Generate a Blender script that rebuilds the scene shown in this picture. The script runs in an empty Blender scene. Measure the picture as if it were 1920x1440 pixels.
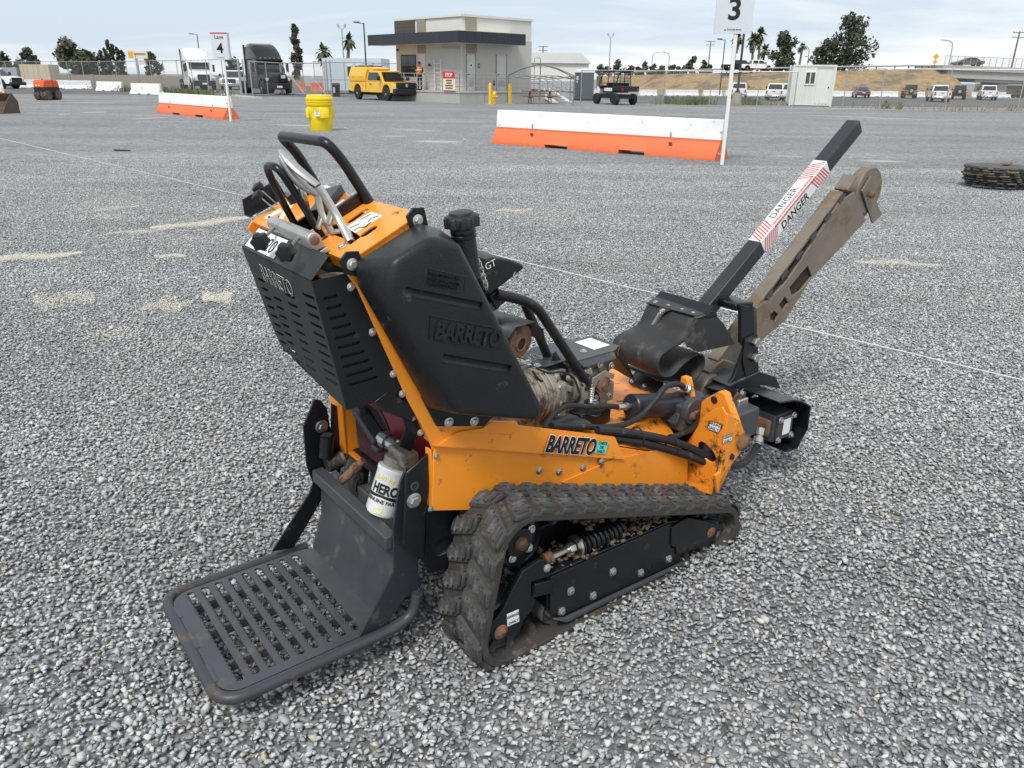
import bpy, bmesh, math, random
import numpy as np
from mathutils import Vector, Matrix

SC = bpy.context.scene
COL = SC.collection
RND = random.Random(7)
PI = math.pi

# ------------------------------------------------------------------ camera, sky, sun, exposure
cam_d = bpy.data.cameras.new('camera'); cam = bpy.data.objects.new('camera', cam_d); COL.objects.link(cam)
cam_d.sensor_width = 36.0; cam_d.lens = 27.02; cam_d.clip_start = 0.05; cam_d.clip_end = 3000
PITCH = math.atan(576 / 1441.0); ROLL = math.radians(0.64)
cam.matrix_world = (Matrix.Translation((0, 0, 1.6)) @ Matrix.Rotation(PI / 2 - PITCH, 4, 'X') @ Matrix.Rotation(ROLL, 4, 'Z'))
SC.camera = cam

SUN_AZ, SUN_EL = math.radians(-158), math.radians(55)      # measured from +Y towards +X
world = bpy.data.worlds.new('World'); SC.world = world; world.use_nodes = True
nt = world.node_tree; nt.nodes.clear()
def wn(t, **k):
    n = nt.nodes.new(t)
    for a, b in k.items(): setattr(n, a, b)
    return n
w_out = wn('ShaderNodeOutputWorld'); w_bg = wn('ShaderNodeBackground')
sky = wn('ShaderNodeTexSky', sky_type='NISHITA', sun_disc=False, sun_elevation=SUN_EL, sun_rotation=SUN_AZ, air_density=1.0, dust_density=2.0, ozone_density=1.5)
geo = wn('ShaderNodeTexCoord'); sep = wn('ShaderNodeSeparateXYZ'); nt.links.new(geo.outputs['Generated'], sep.inputs[0])
mz = wn('ShaderNodeMath', operation='MAXIMUM'); nt.links.new(sep.outputs[2], mz.inputs[0]); mz.inputs[1].default_value = 0.0
az = wn('ShaderNodeMath', operation='ADD'); nt.links.new(mz.outputs[0], az.inputs[0]); az.inputs[1].default_value = 0.10
dx = wn('ShaderNodeMath', operation='DIVIDE'); dy = wn('ShaderNodeMath', operation='DIVIDE')
for n, i in ((dx, 0), (dy, 1)):
    nt.links.new(sep.outputs[i], n.inputs[0]); nt.links.new(az.outputs[0], n.inputs[1])
cmb = wn('ShaderNodeCombineXYZ'); nt.links.new(dx.outputs[0], cmb.inputs[0]); nt.links.new(dy.outputs[0], cmb.inputs[1])
mp = wn('ShaderNodeMapping'); mp.inputs['Scale'].default_value = (0.22, 0.34, 1); mp.inputs['Rotation'].default_value = (0, 0, 0.16); mp.inputs['Location'].default_value = (3.1, 1.7, 0)
nt.links.new(cmb.outputs[0], mp.inputs[0])
cl = wn('ShaderNodeTexNoise'); cl.inputs['Scale'].default_value = 1.0; cl.inputs['Detail'].default_value = 7; cl.inputs['Roughness'].default_value = 0.58; cl.inputs['Distortion'].default_value = 0.5
nt.links.new(mp.outputs[0], cl.inputs['Vector'])
cr = wn('ShaderNodeValToRGB'); nt.links.new(cl.outputs['Fac'], cr.inputs[0])
e = cr.color_ramp.elements
e[0].position = 0.40; e[0].color = (6.5, 7.5, 8.6, 1); e[1].position = 0.60; e[1].color = (9.9, 10.1, 10.3, 1)
e2 = e.new(0.50); e2.color = (8.0, 8.7, 9.3, 1)
cover = wn('ShaderNodeMix', data_type='RGBA'); cover.inputs[0].default_value = 0.90
nt.links.new(sky.outputs[0], cover.inputs[6]); nt.links.new(cr.outputs[0], cover.inputs[7])
nt.links.new(cover.outputs[2], w_bg.inputs['Color']); w_bg.inputs['Strength'].default_value = 0.053
nt.links.new(w_bg.outputs[0], w_out.inputs[0])

sun_d = bpy.data.lights.new('sun', 'SUN'); sun_d.energy = 1.4; sun_d.angle = math.radians(16); sun_d.color = (1.0, 0.95, 0.88)
sun = bpy.data.objects.new('sun', sun_d); COL.objects.link(sun)
sdir = Vector((math.sin(SUN_AZ) * math.cos(SUN_EL), math.cos(SUN_AZ) * math.cos(SUN_EL), math.sin(SUN_EL)))
sun.rotation_euler = sdir.to_track_quat('Z', 'Y').to_euler()
SC.view_settings.view_transform = 'Standard'; SC.view_settings.look = 'None'
SC.view_settings.exposure = 1.06; SC.view_settings.gamma = 1.0; SC.view_settings.use_curve_mapping = False
SC.render.engine = 'CYCLES'
SC.cycles.max_bounces = 5; SC.cycles.diffuse_bounces = 3; SC.cycles.glossy_bounces = 2; SC.cycles.transmission_bounces = 4; SC.cycles.transparent_max_bounces = 16
SC.cycles.caustics_reflective = False; SC.cycles.caustics_refractive = False

# ------------------------------------------------------------------ materials
MATS = {}
def mat(name, col=(.5, .5, .5), rough=.5, metal=0., nv=.12, ns=9., bump=0., bs=80., dirt=None, spec=.5, coat=0., alpha=None, trans=0., ior=1.45, rv=.12):
    """Principled material with fine tone variation, roughness variation, relief and an optional layer of dirt or wear:
    dirt = (colour, coverage 0..1, noise scale, roughness)"""
    if name in MATS: return MATS[name]
    m = bpy.data.materials.new(name); m.use_nodes = True; t = m.node_tree; N = t.nodes; L = t.links
    b = N['Principled BSDF']; tc = N.new('ShaderNodeTexCoord')
    b.inputs['Roughness'].default_value = rough; b.inputs['Metallic'].default_value = metal
    b.inputs['Specular IOR Level'].default_value = spec; b.inputs['Coat Weight'].default_value = coat
    b.inputs['Transmission Weight'].default_value = trans; b.inputs['IOR'].default_value = ior
    n1 = N.new('ShaderNodeTexNoise'); n1.inputs['Scale'].default_value = ns; n1.inputs['Detail'].default_value = 6; n1.inputs['Roughness'].default_value = .62
    L.new(tc.outputs['Object'], n1.inputs['Vector'])
    mx = N.new('ShaderNodeMix'); mx.data_type = 'RGBA'
    mx.inputs[6].default_value = tuple(c * (1 - nv * 1.6) for c in col) + (1,)
    mx.inputs[7].default_value = tuple(min(1, c * (1 + nv * 1.6)) for c in col) + (1,)
    L.new(n1.outputs['Fac'], mx.inputs[0]); out = mx.outputs[2]
    rr = N.new('ShaderNodeMapRange'); rr.inputs[3].default_value = max(.03, rough - rv); rr.inputs[4].default_value = min(1, rough + rv)
    L.new(n1.outputs['Fac'], rr.inputs[0]); ro = rr.outputs[0]
    if dirt:
        dc, amt, dsc, drg = dirt
        n2 = N.new('ShaderNodeTexNoise'); n2.inputs['Scale'].default_value = dsc; n2.inputs['Detail'].default_value = 9; n2.inputs['Roughness'].default_value = .7
        L.new(tc.outputs['Object'], n2.inputs['Vector'])
        r2 = N.new('ShaderNodeMapRange'); th = .68 - .36 * amt
        r2.inputs[1].default_value = th; r2.inputs[2].default_value = th + .09; L.new(n2.outputs['Fac'], r2.inputs[0])
        m2 = N.new('ShaderNodeMix'); m2.data_type = 'RGBA'; L.new(r2.outputs[0], m2.inputs[0]); L.new(out, m2.inputs[6]); m2.inputs[7].default_value = tuple(dc) + (1,)
        out = m2.outputs[2]
        m3 = N.new('ShaderNodeMix'); m3.data_type = 'FLOAT'; L.new(r2.outputs[0], m3.inputs[0]); L.new(ro, m3.inputs[2]); m3.inputs[3].default_value = drg; ro = m3.outputs[0]
        if metal > 0:
            m4 = N.new('ShaderNodeMix'); m4.data_type = 'FLOAT'; L.new(r2.outputs[0], m4.inputs[0]); m4.inputs[2].default_value = metal; m4.inputs[3].default_value = 0; L.new(m4.outputs[0], b.inputs['Metallic'])
    L.new(out, b.inputs['Base Color']); L.new(ro, b.inputs['Roughness'])
    if bump:
        n3 = N.new('ShaderNodeTexNoise'); n3.inputs['Scale'].default_value = bs; n3.inputs['Detail'].default_value = 5
        L.new(tc.outputs['Object'], n3.inputs['Vector'])
        bp = N.new('ShaderNodeBump'); bp.inputs['Strength'].default_value = bump; bp.inputs['Distance'].default_value = .6 / bs
        L.new(n3.outputs['Fac'], bp.inputs['Height']); L.new(bp.outputs[0], b.inputs['Normal'])
    if alpha is not None: b.inputs['Alpha'].default_value = alpha
    MATS[name] = m
    return m

# ------------------------------------------------------------------ mesh helpers
def vec(p): return Vector((p[0], p[1], p[2]))
def frame(d):
    d = vec(d).normalized(); u = Vector((0, 0, 1)) if abs(d.z) < .9 else Vector((1, 0, 0))
    x = u.cross(d).normalized(); return x, d.cross(x), d
def fillet(pts, r, n=5):
    """round the corners of a path"""
    pts = [vec(p) for p in pts]; out = [pts[0]]
    for i in range(1, len(pts) - 1):
        p, a, b = pts[i], pts[i - 1], pts[i + 1]
        rr = min(r, (a - p).length * .49, (b - p).length * .49)
        s, e_ = p + (a - p).normalized() * rr, p + (b - p).normalized() * rr
        for k in range(n + 1):
            t = k / n; out.append(s * (1 - t) ** 2 + p * 2 * t * (1 - t) + e_ * t * t)
    return out + [pts[-1]]
def smooth_path(pts, n=6):
    """Catmull-Rom through points"""
    P = [vec(p) for p in pts]; P = [P[0] * 2 - P[1]] + P + [P[-1] * 2 - P[-2]]; out = []
    for i in range(1, len(P) - 2):
        for k in range(n):
            t = k / n; a, b, c, d = P[i - 1], P[i], P[i + 1], P[i + 2]
            out.append(.5 * ((2 * b) + (c - a) * t + (2 * a - 5 * b + 4 * c - d) * t * t + (3 * b - a - 3 * c + d) * t ** 3))
    return out + [P[-2]]
class MB:
    def __init__(s): s.v = []; s.f = []
    def add(s, vs, fs):
        o = len(s.v); s.v += [tuple(p) for p in vs]; s.f += [tuple(i + o for i in f) for f in fs]; return s
    def box(s, c, size, rot=None):
        h = [x / 2 for x in size]; vs = []
        for sx in (-1, 1):
            for sy in (-1, 1):
                for sz in (-1, 1):
                    p = Vector((sx * h[0], sy * h[1], sz * h[2]))
                    if rot is not None: p = rot @ p
                    vs.append(p + vec(c))
        return s.add(vs, [(0, 1, 3, 2), (4, 6, 7, 5), (0, 4, 5, 1), (2, 3, 7, 6), (0, 2, 6, 4), (1, 5, 7, 3)])
    def bb(s, x0, x1, y0, y1, z0, z1): return s.box(((x0 + x1) / 2, (y0 + y1) / 2, (z0 + z1) / 2), (x1 - x0, y1 - y0, z1 - z0))
    def bar(s, p0, p1, w, h, up=(0, 0, 1)):
        p0, p1 = vec(p0), vec(p1); d = (p1 - p0).normalized(); x = d.cross(vec(up)).normalized(); z = x.cross(d)
        vs = [p + x * a * w / 2 + z * b * h / 2 for p in (p0, p1) for a, b in ((-1, -1), (1, -1), (1, 1), (-1, 1))]
        return s.add(vs, [(3, 2, 1, 0), (4, 5, 6, 7), (0, 1, 5, 4), (1, 2, 6, 5), (2, 3, 7, 6), (3, 0, 4, 7)])
    def prism(s, poly, ext):
        """convex or concave polygon (3-D points) pushed along ext"""
        n = len(poly); e_ = vec(ext); a = [vec(p) for p in poly]
        nrm = Vector()
        for i in range(n): nrm += a[i].cross(a[(i + 1) % n])
        if nrm.dot(e_) > 0: a.reverse()
        return s.add(a + [p + e_ for p in a], [tuple(range(n)), tuple(range(2 * n - 1, n - 1, -1))] + [(i, i + n, (i + 1) % n + n, (i + 1) % n) for i in range(n)])
    def loft(s, rings, cap=True, closed=True):
        n = len(rings[0]); vs = [p for r in rings for p in r]; fs = []
        for k in range(len(rings) - 1):
            for i in range(n if closed else n - 1):
                j = (i + 1) % n; fs.append((k * n + i, k * n + j, (k + 1) * n + j, (k + 1) * n + i))
        if cap: fs += [tuple(range(n - 1, -1, -1)), tuple((len(rings) - 1) * n + i for i in range(n))]
        return s.add(vs, fs)
    def tube(s, pts, r, n=10, cap=True, r1=None):
        pts = [vec(p) for p in pts]; m = len(pts); rings = []; x = None
        for i, p in enumerate(pts):
            d = (pts[min(i + 1, m - 1)] - pts[max(i - 1, 0)]).normalized()
            if x is None: x = frame(d)[0]
            x = (x - d * x.dot(d)).normalized(); y = d.cross(x); rr = r if r1 is None else r + (r1 - r) * i / (m - 1)
            rings.append([p + (x * math.cos(2 * PI * k / n) + y * math.sin(2 * PI * k / n)) * rr for k in range(n)])
        return s.loft(rings, cap)
    def ring(s, pts, r, n=8):
        """closed tube"""
        pts = [vec(p) for p in pts]; m = len(pts); rings = []; x = None
        nrm = Vector()
        for i in range(m): nrm += pts[i].cross(pts[(i + 1) % m])
        nrm.normalize()
        for i, p in enumerate(pts):
            d = (pts[(i + 1) % m] - pts[i - 1]).normalized(); y = nrm.cross(d).normalized()
            rings.append([p + (nrm * math.cos(2 * PI * k / n) + y * math.sin(2 * PI * k / n)) * r for k in range(n)])
        vs = [p for q in rings for p in q]
        return s.add(vs, [(k * n + i, k * n + (i + 1) % n, ((k + 1) % m) * n + (i + 1) % n, ((k + 1) % m) * n + i) for k in range(m) for i in range(n)])
    def cyl(s, p0, p1, r, n=16, r1=None): return s.tube([p0, p1], r, n, True, r1)
    def lathe(s, prof, o, axis=(0, 0, 1), n=20, ang0=0.):
        x, y, d = frame(axis); o = vec(o)
        rings = [[o + d * z + (x * math.cos(ang0 + 2 * PI * k / n) + y * math.sin(ang0 + 2 * PI * k / n)) * max(r, 1e-4) for k in range(n)] for r, z in prof]
        return s.loft(rings)
    def hexbolt(s, p, d, r, h=None, washer=True):
        d = vec(d).normalized(); p = vec(p); h = h or r * .9
        if washer: s.lathe([(r * 1.45, 0), (r * 1.45, r * .22), (r * 1.3, r * .3)], p, d, 14)
        s.lathe([(r, 0), (r, h * .85), (r * .82, h)], p, d, 6)
        return s
    def mesh(s, name):
        me = bpy.data.meshes.new(name); me.from_pydata(s.v, [], s.f); me.update(); return me
    def build(s, name, m, parent=None, bevel=0., sm=35., seg=2, fixn=True):
        me = s.mesh(name)
        if fixn:
            bm = bmesh.new(); bm.from_mesh(me); bmesh.ops.recalc_face_normals(bm, faces=bm.faces); bm.to_mesh(me); bm.free()
        return link(name, me, m, parent, bevel, sm, seg)
def link(name, me, m, parent=None, bevel=0., sm=35., seg=2):
    if m is not None and not me.materials: me.materials.append(m if not isinstance(m, str) else MATS[m])
    if sm:
        me.polygons.foreach_set('use_smooth', [True] * len(me.polygons)); me.set_sharp_from_angle(angle=math.radians(sm))
    o = bpy.data.objects.new(name, me); COL.objects.link(o)
    if parent is not None: o.parent = parent
    if bevel:
        b = o.modifiers.new('bevel', 'BEVEL'); b.width = bevel; b.segments = seg; b.limit_method = 'ANGLE'; b.angle_limit = math.radians(40); b.harden_normals = False
    return o
def plate_mesh(name, outline, holes, o, ux, uy, th):
    """flat sheet with real holes: 2-D outline and holes in the frame (o, ux, uy), thickness th along ux x uy"""
    cu = bpy.data.curves.new(name, 'CURVE'); cu.dimensions = '2D'; cu.fill_mode = 'BOTH'; cu.extrude = th / 2
    for pts in [outline] + list(holes):
        sp = cu.splines.new('POLY'); sp.points.add(len(pts) - 1); sp.use_cyclic_u = True
        for i, p in enumerate(pts): sp.points[i].co = (p[0], p[1], 0, 1)
    ob = bpy.data.objects.new(name, cu); me = bpy.data.meshes.new_from_object(ob); bpy.data.objects.remove(ob); bpy.data.curves.remove(cu)
    ux, uy = vec(ux).normalized(), vec(uy).normalized(); nz = ux.cross(uy).normalized(); uy = nz.cross(ux)
    M = Matrix((ux, uy, nz)).transposed().to_4x4(); M.translation = vec(o); me.transform(M)
    bm = bmesh.new(); bm.from_mesh(me); bmesh.ops.remove_doubles(bm, verts=bm.verts, dist=1e-5); bmesh.ops.recalc_face_normals(bm, faces=bm.faces); bm.to_mesh(me); bm.free()
    return me
def plate(name, outline, holes, o, ux, uy, th, m, parent=None, bevel=0.):
    return link(name, plate_mesh(name, outline, holes, o, ux, uy, th), m, parent, bevel)
def slot(cx, cy, l, w, a=0., n=4):
    pts = []
    for s_ in (0, 1):
        for k in range(n + 1):
            t = -PI / 2 + PI * k / n + PI * s_
            pts.append(((l - w) / 2 * (1 if s_ == 0 else -1) + w / 2 * math.cos(t), w / 2 * math.sin(t)))
    c, s2 = math.cos(a), math.sin(a)
    return [(cx + x * c - y * s2, cy + x * s2 + y * c) for x, y in pts]
def disc(cx, cy, r, n=14): return [(cx + r * math.cos(2 * PI * k / n), cy + r * math.sin(2 * PI * k / n)) for k in range(n)]
def rrect(x0, x1, y0, y1, r, n=4):
    out = []
    for cx, cy, a in ((x1 - r, y1 - r, 0), (x0 + r, y1 - r, 90), (x0 + r, y0 + r, 180), (x1 - r, y0 + r, 270)):
        for k in range(n + 1):
            t = math.radians(a + 90 * k / n); out.append((cx + r * math.cos(t), cy + r * math.sin(t)))
    return out
def text_mesh(name, s, size, o, ux, uy, th=.0008, align='LEFT', bold=0., shear=0., space=1., sx=1.):
    cu = bpy.data.curves.new(name, 'FONT'); cu.body = s; cu.size = size; cu.extrude = th / 2; cu.align_x = align; cu.offset = bold; cu.shear = shear; cu.space_character = space; cu.resolution_u = 3
    cu.space_line = .9
    ob = bpy.data.objects.new(name, cu); me = bpy.data.meshes.new_from_object(ob); bpy.data.objects.remove(ob); bpy.data.curves.remove(cu)
    ux, uy = vec(ux).normalized(), vec(uy).normalized(); nz = ux.cross(uy).normalized(); uy = nz.cross(ux)
    M = Matrix((ux * sx, uy, nz)).transposed().to_4x4(); M.translation = vec(o); me.transform(M)
    return me
def text(name, s, size, o, ux, uy, m, parent=None, **k):
    return link(name, text_mesh(name, s, size, o, ux, uy, **k), m, parent, sm=0)
def thing(name, label, cat, loc=(0, 0, 0), rz=0., group=None):
    o = bpy.data.objects.new(name, None); COL.objects.link(o); o.location = loc; o.rotation_euler = (0, 0, rz); o.empty_display_size = .1
    return tag(o, label, cat, group)
def tag(o, label, cat, group=None):
    o['label'] = label; o['category'] = cat
    if group: o['group'] = group
    return o
def kind(o, k='structure'): o['kind'] = k; return o
def copy_tree(o, parent=None):
    c = o.copy(); COL.objects.link(c)
    if parent is not None: c.parent = parent
    for ch in list(o.children): copy_tree(ch, c)
    return c
def sstep(a, b, x):
    t = np.clip((x - a) / (b - a), 0, 1); return t * t * (3 - 2 * t)
def gh(x, y):
    """height of the ground: level yard, falling a little beyond the fence on the right"""
    return -0.7 * sstep(52, 84, y) * sstep(2, 16, x)
# ------------------------------------------------------------------ ground
def sand_group(near):
    """world-space mask of the pale sandy streaks and the blue marking paint lying on the gravel"""
    g = bpy.data.node_groups.new('sand_streaks', 'ShaderNodeTree')
    g.interface.new_socket('Sand', in_out='OUTPUT', socket_type='NodeSocketFloat'); g.interface.new_socket('Blue', in_out='OUTPUT', socket_type='NodeSocketFloat')
    N, L = g.nodes, g.links; go = N.new('NodeGroupOutput'); ge = N.new('ShaderNodeNewGeometry')
    nz = N.new('ShaderNodeTexNoise'); nz.inputs['Scale'].default_value = 26; nz.inputs['Detail'].default_value = 5; nz.inputs['Roughness'].default_value = .7; L.new(ge.outputs['Position'], nz.inputs['Vector'])
    nb = N.new('ShaderNodeTexNoise'); nb.inputs['Scale'].default_value = 1.3; nb.inputs['Detail'].default_value = 3; L.new(ge.outputs['Position'], nb.inputs['Vector'])
    def streaks(lst):
        acc = None
        for (x0, y0, x1, y1, w, st) in lst:
            mp = N.new('ShaderNodeMapping'); mp.vector_type = 'TEXTURE'
            mp.inputs['Location'].default_value = ((x0 + x1) / 2, (y0 + y1) / 2, 0); mp.inputs['Rotation'].default_value = (0, 0, math.atan2(y1 - y0, x1 - x0))
            mp.inputs['Scale'].default_value = (max(.05, math.hypot(x1 - x0, y1 - y0) / 2), w, 1e4)
            L.new(ge.outputs['Position'], mp.inputs[0])
            ln = N.new('ShaderNodeVectorMath'); ln.operation = 'LENGTH'; L.new(mp.outputs[0], ln.inputs[0])
            mr = N.new('ShaderNodeMapRange'); mr.interpolation_type = 'SMOOTHSTEP'; mr.inputs[1].default_value = 1.25; mr.inputs[2].default_value = .15; mr.inputs[3].default_value = 0; mr.inputs[4].default_value = st
            L.new(ln.outputs['Value'], mr.inputs[0])
            if acc is None: acc = mr.outputs[0]
            else:
                mm = N.new('ShaderNodeMath'); mm.operation = 'MAXIMUM'; L.new(acc, mm.inputs[0]); L.new(mr.outputs[0], mm.inputs[1]); acc = mm.outputs[0]
        return acc
    for sock, lst, k in (('Sand', SAND, .75 if near else .5), ('Blue', BLUE, .8)):
        a = streaks([q for q in lst if (min(q[1], q[3]) < 16 if near else max(q[1], q[3]) > 12)])
        s1 = N.new('ShaderNodeMath'); s1.operation = 'ADD'; L.new(a, s1.inputs[0]); L.new(nz.outputs['Fac'], s1.inputs[1])
        mr = N.new('ShaderNodeMapRange'); mr.inputs[1].default_value = .78; mr.inputs[2].default_value = 1.10; mr.inputs[4].default_value = k; L.new(s1.outputs[0], mr.inputs[0])
        L.new(mr.outputs[0], go.inputs[sock])
    return g
SAND = [
 (-4.763, 6.807, -4.082, 7.155, .13, 1.0), (-3.954, 8.408, -3.132, 9.210, .16, 1.0), (-4.318, 8.142, -3.723, 8.485, .12, .5), (-3.335, 7.055, -3.052, 7.093, .09, .75), (-2.339, 5.601, -2.142, 5.730, .17, .95), (-2.698, 5.414, -2.374, 5.483, .2, .55),
 (-5.202, 9.534, -4.814, 9.978, .12, .55), (-8.034, 12.564, -7.624, 12.740, .2, .5), (-8.540, 15.052, -8.060, 15.302, .2, .5), (-6.584, 12.557, -5.747, 13.203, .15, .5), (-3.563, 5.493, -3.171, 5.656, .35, .5), (-2.934, 4.649, -2.251, 4.896, .3, .45), (-6.274, 9.789, -5.992, 9.767, .12, .5), (-5.518, 9.054, -4.260, 9.323, .5, .42),
 (-2.890, 21.231, -1.183, 20.938, .5, .8), (-3.975, 22.626, -2.823, 23.016, .5, .5), (-0.228, 9.873, 0.249, 9.989, .16, .5), (3.213, 7.182, 3.959, 7.065, .1, .8), (7.231, 17.308, 8.588, 17.006, .35, .75), (5.567, 18.340, 6.810, 17.732, .4, .5), (-8.956, 27.992, -5.744, 26.757, .6, .6), (-4.717, 26.946, -1.692, 24.317, .7, .45),
 (-18.633, 32.961, -18.060, 33.103, .6, .9), (-18.233, 34.052, -17.841, 35.758, .6, .9), (-14.226, 28.974, -13.509, 32.345, .6, .5), (13.900, 51.443, 30.071, 49.311, .9, .7), (11.856, 41.726, 21.318, 34.763, .7, .55), (1.696, 22.276, 4.956, 20.433, .5, .45), (5.044, 13.973, 5.723, 14.272, .2, .55) ]
BLUE = [ (2.934, 12.337, 4.086, 12.686, .06, .85), (4.086, 12.686, 5.100, 12.643, .05, .6), (5.100, 12.643, 7.324, 12.959, .05, .75), (7.250, 12.822, 7.957, 12.143, .07, 1.0), (5.266, 11.818, 6.904, 12.177, .05, .5) ]
SG = {True: sand_group(True), False: sand_group(False)}
def add_streaks(m, near):
    """lay the sand and the paint over a finished material"""
    t = m.node_tree; N, L = t.nodes, t.links; b = N['Principled BSDF']; src = b.inputs['Base Color'].links[0].from_socket
    gn = N.new('ShaderNodeGroup'); gn.node_tree = SG[near]
    for sock, c in (('Sand', (.62, .58, .50, 1)), ('Blue', (.10, .22, .36, 1))):
        mx = N.new('ShaderNodeMix'); mx.data_type = 'RGBA'; L.new(gn.outputs[sock], mx.inputs[0]); L.new(src, mx.inputs[6]); mx.inputs[7].default_value = c; src = mx.outputs[2]
    L.new(src, b.inputs['Base Color'])
def ground_material():
    m = bpy.data.materials.new('gravel_yard'); m.use_nodes = True; t = m.node_tree; N, L = t.nodes, t.links; b = N['Principled BSDF']
    b.inputs['Roughness'].default_value = .9; b.inputs['Specular IOR Level'].default_value = .25
    ge = N.new('ShaderNodeNewGeometry')
    vo = N.new('ShaderNodeTexVoronoi'); vo.inputs['Scale'].default_value = 42; L.new(ge.outputs['Position'], vo.inputs['Vector'])
    sp = N.new('ShaderNodeSeparateColor'); L.new(vo.outputs['Color'], sp.inputs[0])
    cr = N.new('ShaderNodeValToRGB'); L.new(sp.outputs[0], cr.inputs[0]); stone_ramp(cr)
    n1 = N.new('ShaderNodeTexNoise'); n1.inputs['Scale'].default_value = .22; n1.inputs['Detail'].default_value = 5; n1.inputs['Roughness'].default_value = .6; L.new(ge.outputs['Position'], n1.inputs['Vector'])
    mp = N.new('ShaderNodeMapping'); mp.inputs['Scale'].default_value = (.05, .5, 1); mp.inputs['Rotation'].default_value = (0, 0, .12); L.new(ge.outputs['Position'], mp.inputs[0])
    n2 = N.new('ShaderNodeTexNoise'); n2.inputs['Scale'].default_value = 1.; n2.inputs['Detail'].default_value = 4; L.new(mp.outputs[0], n2.inputs['Vector'])
    ad = N.new('ShaderNodeMath'); ad.operation = 'ADD'; L.new(n1.outputs['Fac'], ad.inputs[0]); L.new(n2.outputs['Fac'], ad.inputs[1])
    mr = N.new('ShaderNodeMapRange'); mr.inputs[1].default_value = .6; mr.inputs[2].default_value = 1.4; mr.inputs[3].default_value = GTONE - .17; mr.inputs[4].default_value = GTONE + .22; L.new(ad.outputs[0], mr.inputs[0])
    n5 = N.new('ShaderNodeTexNoise'); n5.inputs['Scale'].default_value = 5.; n5.inputs['Detail'].default_value = 7; n5.inputs['Roughness'].default_value = .75; L.new(ge.outputs['Position'], n5.inputs['Vector'])
    m5 = N.new('ShaderNodeMapRange'); m5.inputs[1].default_value = .3; m5.inputs[2].default_value = .7; m5.inputs[3].default_value = .66; m5.inputs[4].default_value = 1.34; L.new(n5.outputs['Fac'], m5.inputs[0])
    m6 = N.new('ShaderNodeMath'); m6.operation = 'MULTIPLY'; L.new(mr.outputs[0], m6.inputs[0]); L.new(m5.outputs[0], m6.inputs[1])
    mu = N.new('ShaderNodeVectorMath'); mu.operation = 'SCALE'; L.new(cr.outputs[0], mu.inputs[0]); L.new(m6.outputs[0], mu.inputs['Scale'])
    L.new(mu.outputs[0], b.inputs['Base Color'])
    bp = N.new('ShaderNodeBump'); bp.inputs['Strength'].default_value = .9; bp.inputs['Distance'].default_value = .02; bp.invert = True
    L.new(vo.outputs['Distance'], bp.inputs['Height']); L.new(bp.outputs[0], b.inputs['Normal'])
    add_streaks(m, False); return m
def stone_ramp(cr):
    E = cr.color_ramp.elements; E[0].position = 0; E[0].color = (.17, .178, .184, 1); E[1].position = 1; E[1].color = (.66, .665, .65, 1)
    for p, c in ((.18, (.27, .28, .288)), (.5, (.39, .402, .41)), (.72, (.465, .475, .478)), (.84, (.515, .522, .52)), (.93, (.58, .583, .575)), (.945, (.42, .36, .28)), (.958, (.48, .44, .37)), (.966, (.56, .558, .545))):
        k = E.new(p); k.color = c + (1,)
GTONE = .62
ys = np.concatenate([np.linspace(-30, 100, 66), np.array([130, 180, 260, 400, 700, 1200])])
xs = np.concatenate([np.array([-1200, -600, -300, -150]), np.linspace(-90, 90, 61), np.array([150, 300, 600, 1200])])
gx, gy = np.meshgrid(xs, ys); gz_ = gh(gx, gy)
gb = MB(); nx_ = len(xs)
gb.v = list(zip(gx.ravel().tolist(), gy.ravel().tolist(), gz_.ravel().tolist()))
gb.f = [(j * nx_ + i, j * nx_ + i + 1, (j + 1) * nx_ + i + 1, (j + 1) * nx_ + i) for j in range(len(ys) - 1) for i in range(nx_ - 1)]
kind(gb.build('ground', ground_material(), sm=60, fixn=False))

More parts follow.
